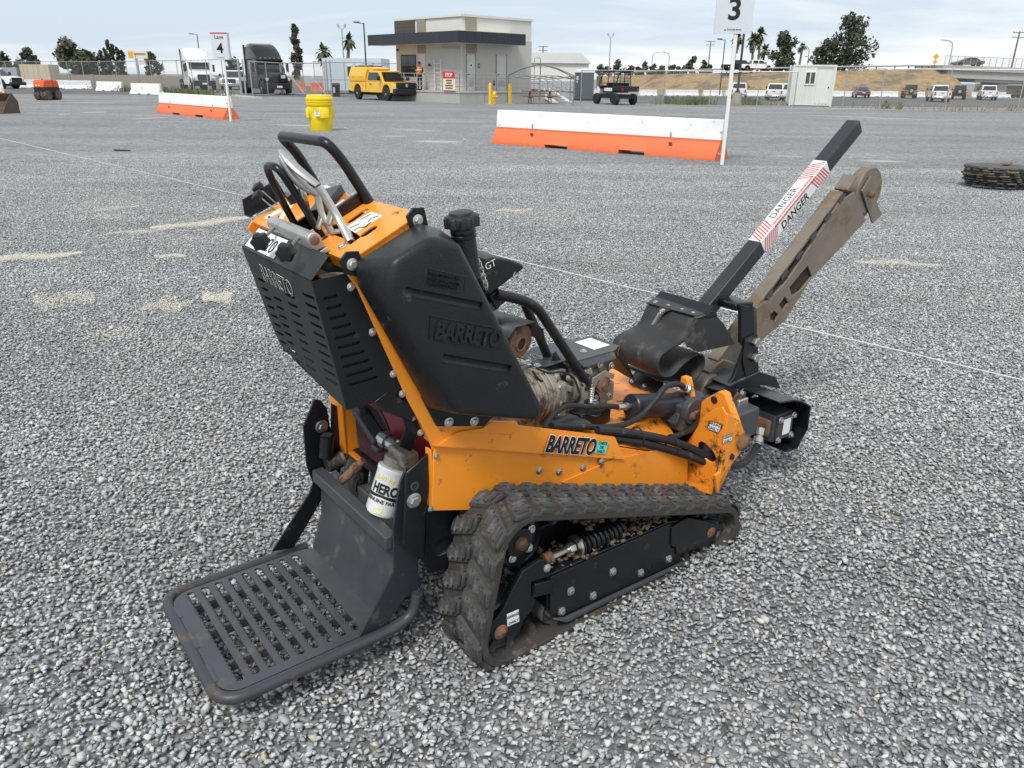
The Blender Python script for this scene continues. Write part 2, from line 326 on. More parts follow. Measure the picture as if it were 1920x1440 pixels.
# ------------------------------------------------------------------ loose gravel: stones as geometry near the camera
def stone_material():
    m = bpy.data.materials.new('crushed_stone'); m.use_nodes = True; t = m.node_tree; N, L = t.nodes, t.links; b = N['Principled BSDF']
    b.inputs['Roughness'].default_value = .82; b.inputs['Specular IOR Level'].default_value = .3
    at = N.new('ShaderNodeAttribute'); at.attribute_name = 'tone'; cr = N.new('ShaderNodeValToRGB'); L.new(at.outputs['Fac'], cr.inputs[0]); stone_ramp(cr)
    ge = N.new('ShaderNodeNewGeometry')
    n1 = N.new('ShaderNodeTexNoise'); n1.inputs['Scale'].default_value = 130; n1.inputs['Detail'].default_value = 3; n1.inputs['Roughness'].default_value = .7; L.new(ge.outputs['Position'], n1.inputs['Vector'])
    n2 = N.new('ShaderNodeTexNoise'); n2.inputs['Scale'].default_value = .9; n2.inputs['Detail'].default_value = 5; mp2 = N.new('ShaderNodeMapping'); mp2.inputs['Scale'].default_value = (.22, 1.0, 1); mp2.inputs['Rotation'].default_value = (0, 0, -.25); L.new(ge.outputs['Position'], mp2.inputs[0]); L.new(mp2.outputs[0], n2.inputs['Vector'])
    m1 = N.new('ShaderNodeMapRange'); m1.inputs[1].default_value = .3; m1.inputs[2].default_value = .7; m1.inputs[3].default_value = .78; m1.inputs[4].default_value = 1.22; L.new(n1.outputs['Fac'], m1.inputs[0])
    m2 = N.new('ShaderNodeMapRange'); m2.inputs[1].default_value = .3; m2.inputs[2].default_value = .7; m2.inputs[3].default_value = .82; m2.inputs[4].default_value = 1.18; L.new(n2.outputs['Fac'], m2.inputs[0])
    mm = N.new('ShaderNodeMath'); mm.operation = 'MULTIPLY'; L.new(m1.outputs[0], mm.inputs[0]); L.new(m2.outputs[0], mm.inputs[1])
    mu = N.new('ShaderNodeVectorMath'); mu.operation = 'SCALE'; L.new(cr.outputs[0], mu.inputs[0]); L.new(mm.outputs[0], mu.inputs['Scale']); L.new(mu.outputs[0], b.inputs['Base Color'])
    n4 = N.new('ShaderNodeTexNoise'); n4.inputs['Scale'].default_value = .8; n4.inputs['Detail'].default_value = 6; n4.inputs['Roughness'].default_value = .65; L.new(ge.outputs['Position'], n4.inputs['Vector'])
    m4 = N.new('ShaderNodeMapRange'); m4.inputs[1].default_value = .50; m4.inputs[2].default_value = .72; m4.inputs[4].default_value = .55; L.new(n4.outputs['Fac'], m4.inputs[0])
    d4 = N.new('ShaderNodeMix'); d4.data_type = 'RGBA'; L.new(m4.outputs[0], d4.inputs[0]); L.new(mu.outputs[0], d4.inputs[6]); d4.inputs[7].default_value = (.50, .48, .44, 1); L.new(d4.outputs[2], b.inputs['Base Color'])
    bp = N.new('ShaderNodeBump'); bp.inputs['Strength'].default_value = .5; bp.inputs['Distance'].default_value = .003; L.new(n1.outputs['Fac'], bp.inputs['Height']); L.new(bp.outputs[0], b.inputs['Normal'])
    add_streaks(m, True); return m
STONE = stone_material()
def base_stones(n, rng):
    out = []
    for k in range(n):
        p = rng.normal(size=(7 + k % 4, 3)); p /= np.linalg.norm(p, axis=1)[:, None]; p *= rng.uniform(.8, 1.0, (len(p), 1)) * np.array([1.0, rng.uniform(.55, .95), rng.uniform(.32, .58)])
        bm = bmesh.new()
        for q in p: bm.verts.new(q)
        r = bmesh.ops.convex_hull(bm, input=bm.verts); bmesh.ops.delete(bm, geom=[g for g in r['geom_interior'] if isinstance(g, bmesh.types.BMVert)], context='VERTS')
        bmesh.ops.triangulate(bm, faces=bm.faces); bm.verts.ensure_lookup_table(); bm.verts.index_update()
        out.append((np.array([v.co[:] for v in bm.verts]), np.array([[v.index for v in f.verts] for f in bm.faces]))); bm.free()
    return out
def stones_mesh(name, P, R, rng, bases):
    """P positions (n,3), R radii (n): one mesh of angular stones, each with its own tone"""
    V, F, T = [], [], []; off = 0; n = len(P); which = rng.integers(0, len(bases), n)
    for k, (bv, bf) in enumerate(bases):
        idx = np.where(which == k)[0]
        if not len(idx): continue
        m = len(idx); a = rng.uniform(0, 2 * PI, m); tx = rng.normal(0, .26, m); ty = rng.normal(0, .26, m)
        ca, sa = np.cos(a), np.sin(a); v = bv[None] * R[idx][:, None, None]
        x, y, z = v[..., 0], v[..., 1], v[..., 2]
        y, z = y * np.cos(tx)[:, None] - z * np.sin(tx)[:, None], y * np.sin(tx)[:, None] + z * np.cos(tx)[:, None]
        x, z = x * np.cos(ty)[:, None] + z * np.sin(ty)[:, None], -x * np.sin(ty)[:, None] + z * np.cos(ty)[:, None]
        x, y = x * ca[:, None] - y * sa[:, None], x * sa[:, None] + y * ca[:, None]
        v = np.stack([x, y, z], -1) + P[idx][:, None]
        V.append(v.reshape(-1, 3)); F.append((bf[None] + (np.arange(m) * len(bv))[:, None, None] + off).reshape(-1, 3)); T.append(np.repeat(rng.uniform(0, 1, m), len(bv))); off += m * len(bv)
    V = np.concatenate(V); F = np.concatenate(F); T = np.concatenate(T)
    me = bpy.data.meshes.new(name); me.vertices.add(len(V)); me.vertices.foreach_set('co', V.ravel()); me.loops.add(F.size); me.loops.foreach_set('vertex_index', F.ravel().astype(np.int32))
    me.polygons.add(len(F)); me.polygons.foreach_set('loop_start', np.arange(0, F.size, 3, dtype=np.int32)); me.update(calc_edges=True)
    at = me.attributes.new('tone', 'FLOAT', 'POINT'); at.data.foreach_set('value', T); me.materials.append(STONE); return me
rng = np.random.default_rng(11); BASES = base_stones(14, rng); TILE = .8
patches = bpy.data.collections.new('gravel_patches')
for k in range(5):
    sp = .0182; n = int(TILE / sp); ii, jj = np.meshgrid(np.arange(n), np.arange(n))
    P1 = np.stack([(ii.ravel() + .5 + rng.uniform(-.55, .55, n * n)) * TILE / n, (jj.ravel() + .5 + rng.uniform(-.55, .55, n * n)) * TILE / n, rng.uniform(.006, .012, n * n)], -1)
    R1 = rng.uniform(.0092, .0168, n * n)
    n2 = int(n * n * .30); P2 = np.stack([rng.uniform(0, TILE, n2), rng.uniform(0, TILE, n2), rng.uniform(.009, .019, n2)], -1); R2 = np.clip(rng.lognormal(math.log(.0132), .32, n2), .006, .026)
    n3 = int(n * n * .5); P3 = np.stack([rng.uniform(0, TILE, n3), rng.uniform(0, TILE, n3), rng.uniform(.008, .016, n3)], -1); R3 = rng.uniform(.004, .009, n3)
    P = np.concatenate([P1, P2, P3]); P[:, :2] -= TILE / 2
    patches.objects.link(bpy.data.objects.new('gravel_patch', stones_mesh('gravel_patch', P, np.concatenate([R1, R2, R3]), rng, BASES)))
pts = []
for j in range(0, 19):
    for i in range(-16, 17):
        x, y = i * TILE, .9 + j * TILE
        if abs(x) < .74 * (y + .8) + .9: pts.append((x, y, 0))
gm = bpy.data.meshes.new('gravel'); gm.from_pydata(pts, [], [])
gi = gm.attributes.new('pick', 'INT', 'POINT'); gi.data.foreach_set('value', [RND.randrange(5) for _ in pts])
gr = gm.attributes.new('turn', 'FLOAT', 'POINT'); gr.data.foreach_set('value', [RND.randrange(4) * PI / 2 for _ in pts])
gravel = bpy.data.objects.new('gravel', gm); COL.objects.link(gravel); kind(gravel, 'stuff'); gm.materials.append(STONE)
tag(gravel, 'grey crushed stone gravel covering the whole yard', 'gravel')
def gravel_nodes():
    g = bpy.data.node_groups.new('gravel_scatter', 'GeometryNodeTree'); g.is_modifier = True
    g.interface.new_socket('Geometry', in_out='INPUT', socket_type='NodeSocketGeometry'); g.interface.new_socket('Geometry', in_out='OUTPUT', socket_type='NodeSocketGeometry')
    N, L = g.nodes, g.links; gi_ = N.new('NodeGroupInput'); go = N.new('NodeGroupOutput'); ip = N.new('GeometryNodeInstanceOnPoints'); ci = N.new('GeometryNodeCollectionInfo')
    ci.inputs['Collection'].default_value = patches; ci.inputs['Separate Children'].default_value = True; ci.inputs['Reset Children'].default_value = True
    a1 = N.new('GeometryNodeInputNamedAttribute'); a1.data_type = 'INT'; a1.inputs['Name'].default_value = 'pick'
    a2 = N.new('GeometryNodeInputNamedAttribute'); a2.data_type = 'FLOAT'; a2.inputs['Name'].default_value = 'turn'; cx = N.new('ShaderNodeCombineXYZ'); L.new(a2.outputs['Attribute'], cx.inputs[2])
    er = N.new('FunctionNodeEulerToRotation'); L.new(cx.outputs[0], er.inputs[0])
    L.new(gi_.outputs[0], ip.inputs['Points']); L.new(ci.outputs[0], ip.inputs['Instance']); ip.inputs['Pick Instance'].default_value = True
    L.new(a1.outputs['Attribute'], ip.inputs['Instance Index']); L.new(er.outputs[0], ip.inputs['Rotation']); L.new(ip.outputs[0], go.inputs[0]); return g
gravel.modifiers.new('scatter', 'NODES').node_group = gravel_nodes()

# fine pale sand washed over the stones in a few streaks
def sand():
    P, R = [], []
    for (x0, y0, x1, y1, w, st, n) in SANDG:
        t = rng.uniform(0, 1, n); d = np.array([x1 - x0, y1 - y0]); nrm = np.array([-d[1], d[0]]) / np.linalg.norm(d); wob = np.sin(t * 9 + x0 * 3) * w * .35
        u = rng.normal(0, 1, n) * w * .42 * (.35 + np.sin(PI * t)) + wob; p = np.array([[x0, y0]]) + t[:, None] * d + u[:, None] * nrm
        P.append(np.stack([p[:, 0], p[:, 1], rng.uniform(.012, .024, n)], -1)); R.append(rng.uniform(.0035, .009, n))
    me = stones_mesh('sand_streaks', np.concatenate(P), np.concatenate(R), rng, BASES[:5]); me.materials.clear(); o = link('sand_streaks', me, mat('pale_sand', (.70, .665, .585), .95, nv=.15, ns=20), None, sm=0)
    kind(o, 'stuff'); tag(o, 'pale sandy streaks washed over the grey gravel on the left', 'sand')
SANDG = [q[:6] + (n,) for q, n in zip([(-4.875, 6.759, -4.057, 7.156, .14, 1.0), (-3.954, 8.408, -3.069, 9.214, .16, 1.0), (-3.335, 7.055, -3.043, 7.093, .08, .75), (-2.339, 5.601, -2.142, 5.730, .16, .95), (-2.698, 5.414, -2.374, 5.483, .18, .55), (-5.202, 9.534, -4.814, 9.978, .12, .55), (3.213, 7.182, 3.959, 7.065, .12, .8), (-3.563, 5.493, -3.171, 5.656, .3, .5), (-0.228, 9.873, 0.249, 9.989, .14, .5), (-4.290, 8.085, -3.698, 8.423, .12, .5)], (7000, 8000, 900, 1800, 900, 900, 1800, 900, 900, 1200))]
sand()

# ------------------------------------------------------------------ the walk-behind tracked trencher (local axes: x forward, y to its left, z up)
mat('orange_paint', (.88, .297, .024), .36, nv=.08, ns=4, coat=.25, dirt=((.10, .05, .02), .19, 15, .75))
mat('orange_dirty', (.86, .285, .024), .42, nv=.07, ns=4, coat=.1, dirt=((.035, .022, .014), .36, 16, .8))
mat('black_paint', (.0085, .0095, .0125), .30, nv=.2, ns=6, dirt=((.06, .058, .055), .18, 22, .7))
mat('worn_black', (.056, .060, .068), .44, nv=.28, ns=6, dirt=((.105, .100, .092), .33, 9, .8), bump=.15, bs=240, rv=.2)
mat('tube_black', (.026, .028, .034), .40, nv=.2, ns=9, dirt=((.13, .075, .048), .24, 9, .75))
mat('guard_black', (.020, .024, .024), .5, nv=.1, ns=5)
mat('tank_plastic', (.0115, .0125, .0150), .40, nv=.2, ns=7, bump=.22, bs=160, dirt=((.075, .075, .075), .14, 17, .7))
mat('rubber', (.052, .052, .052), .72, nv=.3, ns=14, bump=.5, bs=90, dirt=((.12, .117, .112), .38, 16, .95))
mat('rubber_edge', (.046, .042, .037), .85, nv=.25, ns=18, dirt=((.13, .105, .08), .33, 22, .95))
mat('rubber_flap', (.028, .028, .029), .6, nv=.25, ns=9, dirt=((.10, .09, .078), .32, 10, .85))
mat('steel', (.55, .55, .53), .34, 1., nv=.15, ns=20, dirt=((.20, .17, .13), .16, 30, .7))
mat('zinc', (.62, .61, .56), .38, .9, nv=.12, ns=25)
mat('alloy', (.50, .49, .47), .5, .85, nv=.15, ns=22, dirt=((.24, .22, .2), .32, 16, .6))
mat('engine_alloy', (.33, .30, .255), .55, .35, nv=.25, ns=20, dirt=((.07, .055, .042), .45, 14, .85), bump=.2, bs=120)
mat('engine_red', (.24, .018, .030), .42, nv=.12, ns=6, dirt=((.09, .05, .04), .2, 12, .8))
mat('rust', (.20, .11, .07), .85, nv=.25, ns=18, dirt=((.08, .04, .025), .45, 24, .9), bump=.3, bs=120)
mat('boom_steel', (.225, .19, .155), .55, .3, nv=.2, ns=7, dirt=((.17, .12, .08), .42, 5, .95), bump=.2, bs=90)
mat('mud', (.15, .108, .072), .95, nv=.25, ns=20, bump=.6, bs=60)
mat('hose', (.018, .018, .020), .5, nv=.2, ns=30, dirt=((.10, .095, .09), .25, 24, .8))
mat('white_print', (.80, .80, .78), .5, nv=.03, ns=14, dirt=((.45, .43, .40), .1, 30, .7))
mat('black_print', (.012, .012, .014), .5, nv=.05)
mat('red_print', (.62, .06, .07), .5, nv=.05)
mat('teal_print', (.16, .62, .52), .5, nv=.03)
mat('knob_black', (.012, .012, .013), .42, nv=.1)
mat('filter_white', (.80, .81, .82), .3, nv=.02, coat=.3)
mat('marker_yellow', (.75, .72, .12), .5, nv=.05)
mat('grille_dark', (.02, .02, .02), .6)
mat('dark_soil', (.045, .032, .022), .95, nv=.3, ns=20, bump=.5, bs=60)
MT = MATS
T = thing('trencher', 'orange and black tracked walk-behind trencher standing on the gravel in front', 'trencher', (-0.037, 1.752, 0), math.radians(37.5))
BC = .49                                       # lateral centre line
def P2(y, pts): return [(a, y, z) for a, z in pts]
def mir(p): return (p[0], 2 * BC - p[1], p[2])

# ---- tracks
def hull(c):
    pts = sorted({(round(a + r * math.cos(t * PI / 60), 5), round(z + r * math.sin(t * PI / 60), 5)) for a, z, r in c for t in range(120)})
    def half(ps):
        h = []
        for p in ps:
            while len(h) > 1 and (h[-1][0] - h[-2][0]) * (p[1] - h[-2][1]) - (h[-1][1] - h[-2][1]) * (p[0] - h[-2][0]) <= 0: h.pop()
            h.append(p)
        return h[:-1]
    return np.array(half(pts) + half(pts[::-1]))
def resample(p, n):
    q = np.vstack([p, p[:1]]); s = np.concatenate([[0], np.cumsum(np.linalg.norm(np.diff(q, axis=0), axis=1))]); t = np.linspace(0, s[-1], n, endpoint=False)
    return np.stack([np.interp(t, s, q[:, 0]), np.interp(t, s, q[:, 1])], -1), s[-1]
NL = 32
HP, HL = resample(hull([(.116, .372, .110), (.062, .112, .112), (1.0, .088, .102)]), 4 * NL)
HT = np.roll(HP, -1, 0) - np.roll(HP, 1, 0); HT /= np.linalg.norm(HT, axis=1)[:, None]; HN = np.stack([HT[:, 1], -HT[:, 0]], -1)
def lug_mesh(w, l, h, skew):
    vs = []
    for y in (0, w):
        k = (y / w - .5) * skew
        for x, z in ((-l / 2, 0), (l / 2, 0), (l * .36, h), (-l * .40, h)): vs.append((x + k, y, z))
    m = MB().add(vs, [(0, 3, 2, 1), (4, 5, 6, 7), (0, 1, 5, 4), (1, 2, 6, 5), (2, 3, 7, 6), (3, 0, 4, 7)])
    for q in (.25, .5, .75):                    # moulded ridges across the pad
        m.add([(-l * .36 + (q - .5) * skew, w * q - .007, h), (l * .32 + (q - .5) * skew, w * q - .007, h), (l * .32 + (q - .5) * skew, w * q + .007, h), (-l * .36 + (q - .5) * skew, w * q + .007, h), (-l * .3 + (q - .5) * skew, w * q, h + .004), (l * .26 + (q - .5) * skew, w * q, h + .004)], [(0, 1, 5, 4), (3, 4, 5, 2), (0, 4, 3), (1, 2, 5)])
    me = m.mesh('lug'); bm = bmesh.new(); bm.from_mesh(me); bmesh.ops.recalc_face_normals(bm, faces=bm.faces)
    ed = [e for e in bm.edges if len(e.link_faces) == 2 and e.calc_face_angle() > .6 and max(v.co.z for v in e.verts) >= h - 1e-5 and min(v.co.z for v in e.verts) >= -1e-5 and max(v.co.z for v in e.verts) <= h + 1e-5]
    bmesh.ops.bevel(bm, geom=ed, offset=.009, segments=3, affect='EDGES'); bm.to_mesh(me); bm.free(); me.materials.append(MT['rubber'])
    me.polygons.foreach_set('use_smooth', [True] * len(me.polygons)); me.set_sharp_from_angle(angle=.7); return me
TW = .212
LUGS = [lug_mesh(.112, .069, .018, -.046), lug_mesh(.098, .067, .018, .046)]
tooth_m = MB().add([(-.016, -.02, 0), (.016, -.02, 0), (.016, .02, 0), (-.016, .02, 0), (-.007, -.014, .034), (.007, -.014, .034), (.007, .014, .034), (-.007, .014, .034)], [(0, 1, 5, 4), (1, 2, 6, 5), (2, 3, 7, 6), (3, 0, 4, 7), (4, 5, 6, 7)]).mesh('tooth'); tooth_m.materials.append(MT['rubber_edge'])
def track(y0, full):
    th = .024; vs = []; n = len(HP)
    for p, q in zip(HP, HN):
        o, i_ = p, p - q * th
        for u, y in ((o, y0), (o, y0 + TW), (i_, y0 + TW), (i_, y0)): vs.append((u[0], y, u[1]))
    fs = [(4 * k + j, 4 * k + (j + 1) % 4, 4 * ((k + 1) % n) + (j + 1) % 4, 4 * ((k + 1) % n) + j) for k in range(n) for j in range(4)]
    belt = MB().add(vs, fs).build('track_belt', MT['rubber_edge'], T, bevel=.004)
    for k in range(NL):
        for row in (0, 1):
            j = (4 * k + 2 * row) % n; p, t_, q = HP[j], HT[j], HN[j]
            o = bpy.data.objects.new('lug', LUGS[row]); COL.objects.link(o); o.parent = belt
            M_ = Matrix(((t_[0], 0, q[0], p[0]), (0, 1, 0, y0 - .001 if row == 0 else y0 + .1135), (t_[1], 0, q[1], p[1]), (0, 0, 0, 1)))
            o.matrix_local = M_
        if full:
            j = (4 * k + 1) % n; p, t_, q = HP[j] - HN[j] * th, HT[j], -HN[j]
            o = bpy.data.objects.new('drive_tooth', tooth_m); COL.objects.link(o); o.parent = belt
            o.matrix_local = Matrix(((t_[0], 0, q[0], p[0]), (0, 1, 0, y0 + .062), (t_[1], 0, q[1], p[1]), (0, 0, 0, 1)))
    return belt
track(0, True); track(2 * BC - TW, False)
def wheel(name, a, z, r, y0, y1, m='black_paint'):
    w = MB().lathe([(r * .3, -.004), (r * .55, 0), (r * .62, .012), (r * .86, .012), (r * .92, 0), (r, .006), (r, y1 - y0), (.01, y1 - y0)], (a, y0, z), (0, 1, 0), 28).build(name, MT[m], T)
    return w
for yo, s in ((0, 1), (2 * BC, -1)):
    y = lambda v: yo + s * v
    ya, yb = sorted((y(.045), y(.15)))
    sw = wheel('drive_sprocket', .116, .372, .080, ya, yb)
    if s == 1:
        for k in range(5):
            t = 2 * PI * k / 5 + .5
            MB().hexbolt((.116 + .052 * math.cos(t), ya + .006, .372 + .052 * math.sin(t)), (0, -1, 0), .0095).build('bolt', MT['zinc'], sw)
        MB().lathe([(.022, 0), (.022, .012), (.016, .022), (.002, .024)], (.116, ya + .004, .372), (0, -1, 0), 16).build('hub', MT['rust'], sw)
    wheel('rear_idler', .062, .112, .082, ya, yb, 'worn_black'); wheel('front_idler', 1.0, .088, .074, ya, yb, 'worn_black')
    for a in (.255, .45, .64, .82): wheel('track_roller', a, .075, .052, ya, yb, 'worn_black')
    ya, yb = sorted((y(.034), y(.16)))
    fr = MB().prism(P2(ya, [(.214, .226), (.214, .10), (.25, .07), (.80, .055), (1.0, .075), (1.02, .12), (.80, .20), (.745, .214)]), (0, yb - ya, 0)).build('track_frame', MT['black_paint'], T, bevel=.003)
    MB().bb(.20, .75, *sorted((y(.16), y(.34))), .20, .30).build('axle_box', MT['black_paint'], T, bevel=.004)
gp = MB().prism([(0.219, 0.026, 0.221), (0.223, 0.026, 0.085), (0.242, 0.026, 0.060), (0.282, 0.026, 0.033), (0.826, 0.026, 0.016), (0.815, 0.026, 0.101), (0.761, 0.026, 0.108), (0.748, 0.026, 0.211)], (0, .006, 0)).build('track_guard', MT['black_paint'], T, bevel=.0015)
for p in ((0.302, 0.026, 0.136), (0.268, 0.026, 0.076), (0.399, 0.026, 0.075), (0.481, 0.026, 0.131), (0.615, 0.026, 0.070), (0.752, 0.026, 0.068)): MB().hexbolt(p, (0, -1, 0), .0105, .010).build('bolt', MT['steel'], gp)
MB().prism([(0.227, 0.024, 0.072), (0.280, 0.024, 0.035), (0.824, 0.024, 0.019), (0.822, 0.024, 0.031), (0.279, 0.024, 0.053)], (0, -.012, 0)).build('dirty_lip', MT['worn_black'], gp, bevel=.002)
MB().lathe([(.013, 0), (.013, .001)], (0.632, 0.026, 0.164), (0, -1, 0), 16).build('hole', MT['grille_dark'], gp)
fp = MB().prism([(0.752, 0.020, 0.125), (0.747, 0.020, 0.197), (0.828, 0.020, 0.206), (0.947, 0.020, 0.145), (0.988, 0.020, 0.122), (1.006, 0.020, 0.072), (0.963, 0.020, 0.045), (0.785, 0.020, 0.074), (0.781, 0.020, 0.103)], (0, .008, 0)).build('idler_plate', MT['black_paint'], T, bevel=.002)
MB().hexbolt((0.964, 0.020, 0.097), (0, -1, 0), .014, .008).build('bolt', MT['rust'], fp)
arm = MB().prism([(-0.009, 0.022, 0.140), (-0.001, 0.022, 0.109), (0.017, 0.022, 0.087), (0.058, 0.022, 0.083), (0.102, 0.022, 0.108), (0.149, 0.022, 0.138), (0.160, 0.022, 0.170), (0.144, 0.022, 0.190), (0.142, 0.022, 0.242), (0.213, 0.022, 0.229), (0.213, 0.022, 0.272), (0.193, 0.022, 0.296), (0.171, 0.022, 0.304), (0.111, 0.022, 0.291), (0.074, 0.022, 0.242), (0.041, 0.022, 0.188), (0.005, 0.022, 0.164)], (0, .014, 0)).build('tension_arm', MT['black_paint'], T, bevel=.002)
MB().hexbolt((0.032, 0.022, 0.117), (0, -1, 0), .016, .010).build('bolt', MT['rust'], arm); MB().hexbolt((0.200, 0.022, 0.265), (0, -1, 0), .009).build('bolt', MT['zinc'], arm)
MB().bar((0.152, 0.030, 0.205), (0.221, 0.030, 0.190), .02, .045).build('arm_tongue', MT['black_paint'], arm, bevel=.002)
def sticker(o, ux, uy, w, h, lines, size, parent, bg='white_print', fg='black_print', border=True, name='sticker', **k):
    """flat printed label: bottom-left corner o, width along ux, height along uy"""
    ux, uy = vec(ux).normalized(), vec(uy).normalized(); n = ux.cross(uy); o = vec(o)
    def q(x0, x1, y0, y1, d): return [o + ux * x + uy * y + n * d for x, y in ((x0, y0), (x1, y0), (x1, y1), (x0, y1))]
    s = MB().prism(q(0, w, 0, h, 0), n * .0006).build(name, MT[fg if border else bg], parent, sm=0)
    if border: b_ = min(w, h) * .06; MB().prism(q(b_, w - b_, b_, h - b_, .0006), n * .0004).build('label_face', MT[bg], s, sm=0)
    for i, ln in enumerate(lines):
        text('lettering', ln, size, o + ux * w / 2 + uy * (h * (1 - (i + .78) / len(lines))) + n * .0014, ux, uy, MT[fg], s, align='CENTER', th=.0003, bold=size * .015, **k)
    return s
a0, a1 = vec((0.056, 0.021, 0.124)), vec((0.099, 0.021, 0.122)); a2 = vec((0.053, 0.021, 0.169))
sticker(a0, a1 - a0, a2 - a0, (a1 - a0).length, (a2 - a0).length, ['GREASE', 'DAILY'], .013, arm, border=False)
# spring tensioner
s0, s1 = vec((0.359, 0.070, 0.252)), vec((0.542, 0.070, 0.247)); ax = (s1 - s0).normalized(); sx, sy, _ = frame(ax); Lh = (s1 - s0).length
sp = MB().tube([s0 + ax * (Lh * k / 120) + (sx * math.cos(2 * PI * 9.5 * k / 120) + sy * math.sin(2 * PI * 9.5 * k / 120)) * .030 for k in range(121)], .0062, 7).build('tension_spring', MT['black_paint'], T)
MB().cyl(s0 - ax * .004, s1, .018, 14).build('spring_core', MT['knob_black'], sp); MB().cyl(s0 - ax * .008, s0, .037, 18).build('spring_seat', MT['steel'], sp)
MB().cyl((0.249, 0.070, 0.251), s0, .0085, 10).build('adjuster_rod', MT['zinc'], sp); MB().lathe([(.017, 0), (.017, .022)], s0 - ax * .034, ax, 6).build('lock_nut', MT['zinc'], sp); MB().cyl(vec((0.235, 0.070, 0.254)) - ax * .01, vec((0.235, 0.070, 0.254)) + ax * .02, .02, 14).build('rod_end', MT['rust'], sp)
# dirt lying on the frame
rg = np.random.default_rng(3)
def lumps(name, boxes, rmin, rmax, m, parent, zj=.6):
    P, R = [], []
    for (x0, x1, y0, y1, z, n) in boxes:
        r = rg.uniform(rmin, rmax, n); P.append(np.stack([rg.uniform(x0, x1, n), rg.uniform(y0, y1, n), z + rg.uniform(0, 1, n) * r * zj], -1)); R.append(r)
    me = stones_mesh(name, np.concatenate(P), np.concatenate(R), rg, BASES); me.materials.clear(); me.materials.append(MT[m]); o = link(name, me, None, parent, sm=0); o['kind'] = 'stuff'; return o
lumps('caked_dirt', [(.28, .76, .03, .13, .222, 160), (.62, .80, .03, .14, .235, 120), (.68, .78, .05, .14, .27, 60), (.24, .34, .05, .14, .235, 60), (.40, .46, .06, .12, .30, 30)], .006, .020, 'mud', T, 1.2)

# ---- standing platform
PZ = .124
out = rrect(-.688, -.214, .238, .742, .06, 6)
slots = [slot(-.630 + .0417 * k, BC + .008, .462, .0215, PI / 2) for k in range(9)]
pf = plate('platform', out, slots, (0, 0, PZ - .004), (1, 0, 0), (0, 1, 0), .007, MT['worn_black'], T, bevel=.001)
for k in range(9):
    sm_ = MB(); a = -.630 + .0417 * k - .0108
    for i in range(24): sm_.lathe([(.0042, -.006), (.0035, .003), (.001, .006)], (a, .275 + i * .0187, PZ - .002), (0, 0, 1), 6)
    sm_.bb(a - .0045, a - .0015, .262, .734, PZ - .022, PZ - .006); sm_.build('grip_teeth', MT['worn_black'], pf)
mat('rail_paint', (.045, .048, .056), .42, nv=.2, ns=9, dirt=((.15, .085, .055), .26, 9, .75))
rail = fillet([(-.236, .768, .112), (-.700, .768, .112), (-.700, .222, .112), (-.21, .222, .112), (-.140, .222, .130), (-.122, .222, .20)], .075, 7)
MB().tube(rail, .0165, 14).build('platform_rail', MT['rail_paint'], T)
for b0, b1 in ((.30, .38), (.46, .54), (.62, .68)): MB().bb(-.694, -.68, b0, b1, PZ - .006, PZ + .0015).build('weld_tab', MT['worn_black'], pf)
for b0 in (.36, .52, .66): MB().bb(-.66, -.25, b0, b0 + .012, PZ - .04, PZ - .01).build('joist', MT['worn_black'], pf)
ks = MB().prism([(-.226, .245, PZ - .006), (-.226, .245, PZ), (-.186, .245, .236), (-.174, .245, .37), (-.168, .245, .37), (-.180, .245, .234), (-.219, .245, PZ - .006)], (0, .495, 0)).build('kick_plate', MT['worn_black'], T, bevel=.0015)
MB().bb(-.203, -.163, .246, .742, .362, .405).build('cross_tube', MT['worn_black'], T, bevel=.004)
mat('arm_paint', (.026, .029, .036), .36, nv=.2, ns=7, dirt=((.075, .07, .066), .26, 16, .7))
ra = MB().prism([(-0.131, 0.236, 0.610), (-0.151, 0.236, 0.571), (-0.160, 0.236, 0.541), (-0.182, 0.236, 0.429), (-0.187, 0.236, 0.292), (-0.322, 0.236, 0.101), (-0.318, 0.236, 0.077), (-0.232, 0.236, 0.112), (-0.154, 0.236, 0.191), (-0.111, 0.236, 0.187), (-0.106, 0.236, 0.300), (-0.117, 0.236, 0.328), (-0.102, 0.236, 0.573)], (0, .008, 0)).build('platform_arm', MT['arm_paint'], T, bevel=.0015)
la = MB().prism([(-.168, .748, .643), (-.147, .748, .635), (-.128, .748, .60), (-.121, .748, .50), (-.142, .748, .45), (-.160, .748, .30), (-.288, .748, .135), (-.36, .748, .150), (-.215, .748, .318), (-.199, .748, .35), (-.215, .748, .42), (-.213, .748, .56)], (0, .008, 0)).build('platform_arm', MT['black_paint'], T, bevel=.0015)
MB().hexbolt((-.154, .746, .546), (0, -1, 0), .015, .016).build('bolt', MT['steel'], la); MB().lathe([(.021, 0), (.021, .005), (.018, .007)], (-.154, .748, .546), (0, -1, 0), 20).build('bushing', MT['worn_black'], la)
hg = MB().prism([(-0.152, 0.200, 0.614), (-0.065, 0.200, 0.659), (-0.070, 0.200, 0.625), (-0.096, 0.200, 0.463), (-0.106, 0.200, 0.343), (-0.119, 0.200, 0.333), (-0.131, 0.200, 0.334), (-0.167, 0.200, 0.378), (-0.175, 0.200, 0.400), (-0.162, 0.200, 0.481), (-0.156, 0.200, 0.562)], (0, .010, 0)).build('hanger_plate', MT['black_paint'], T, bevel=.003)
MB().hexbolt((-0.134, 0.200, 0.524), (0, -1, 0), .0155, .015).build('bolt', MT['steel'], hg)
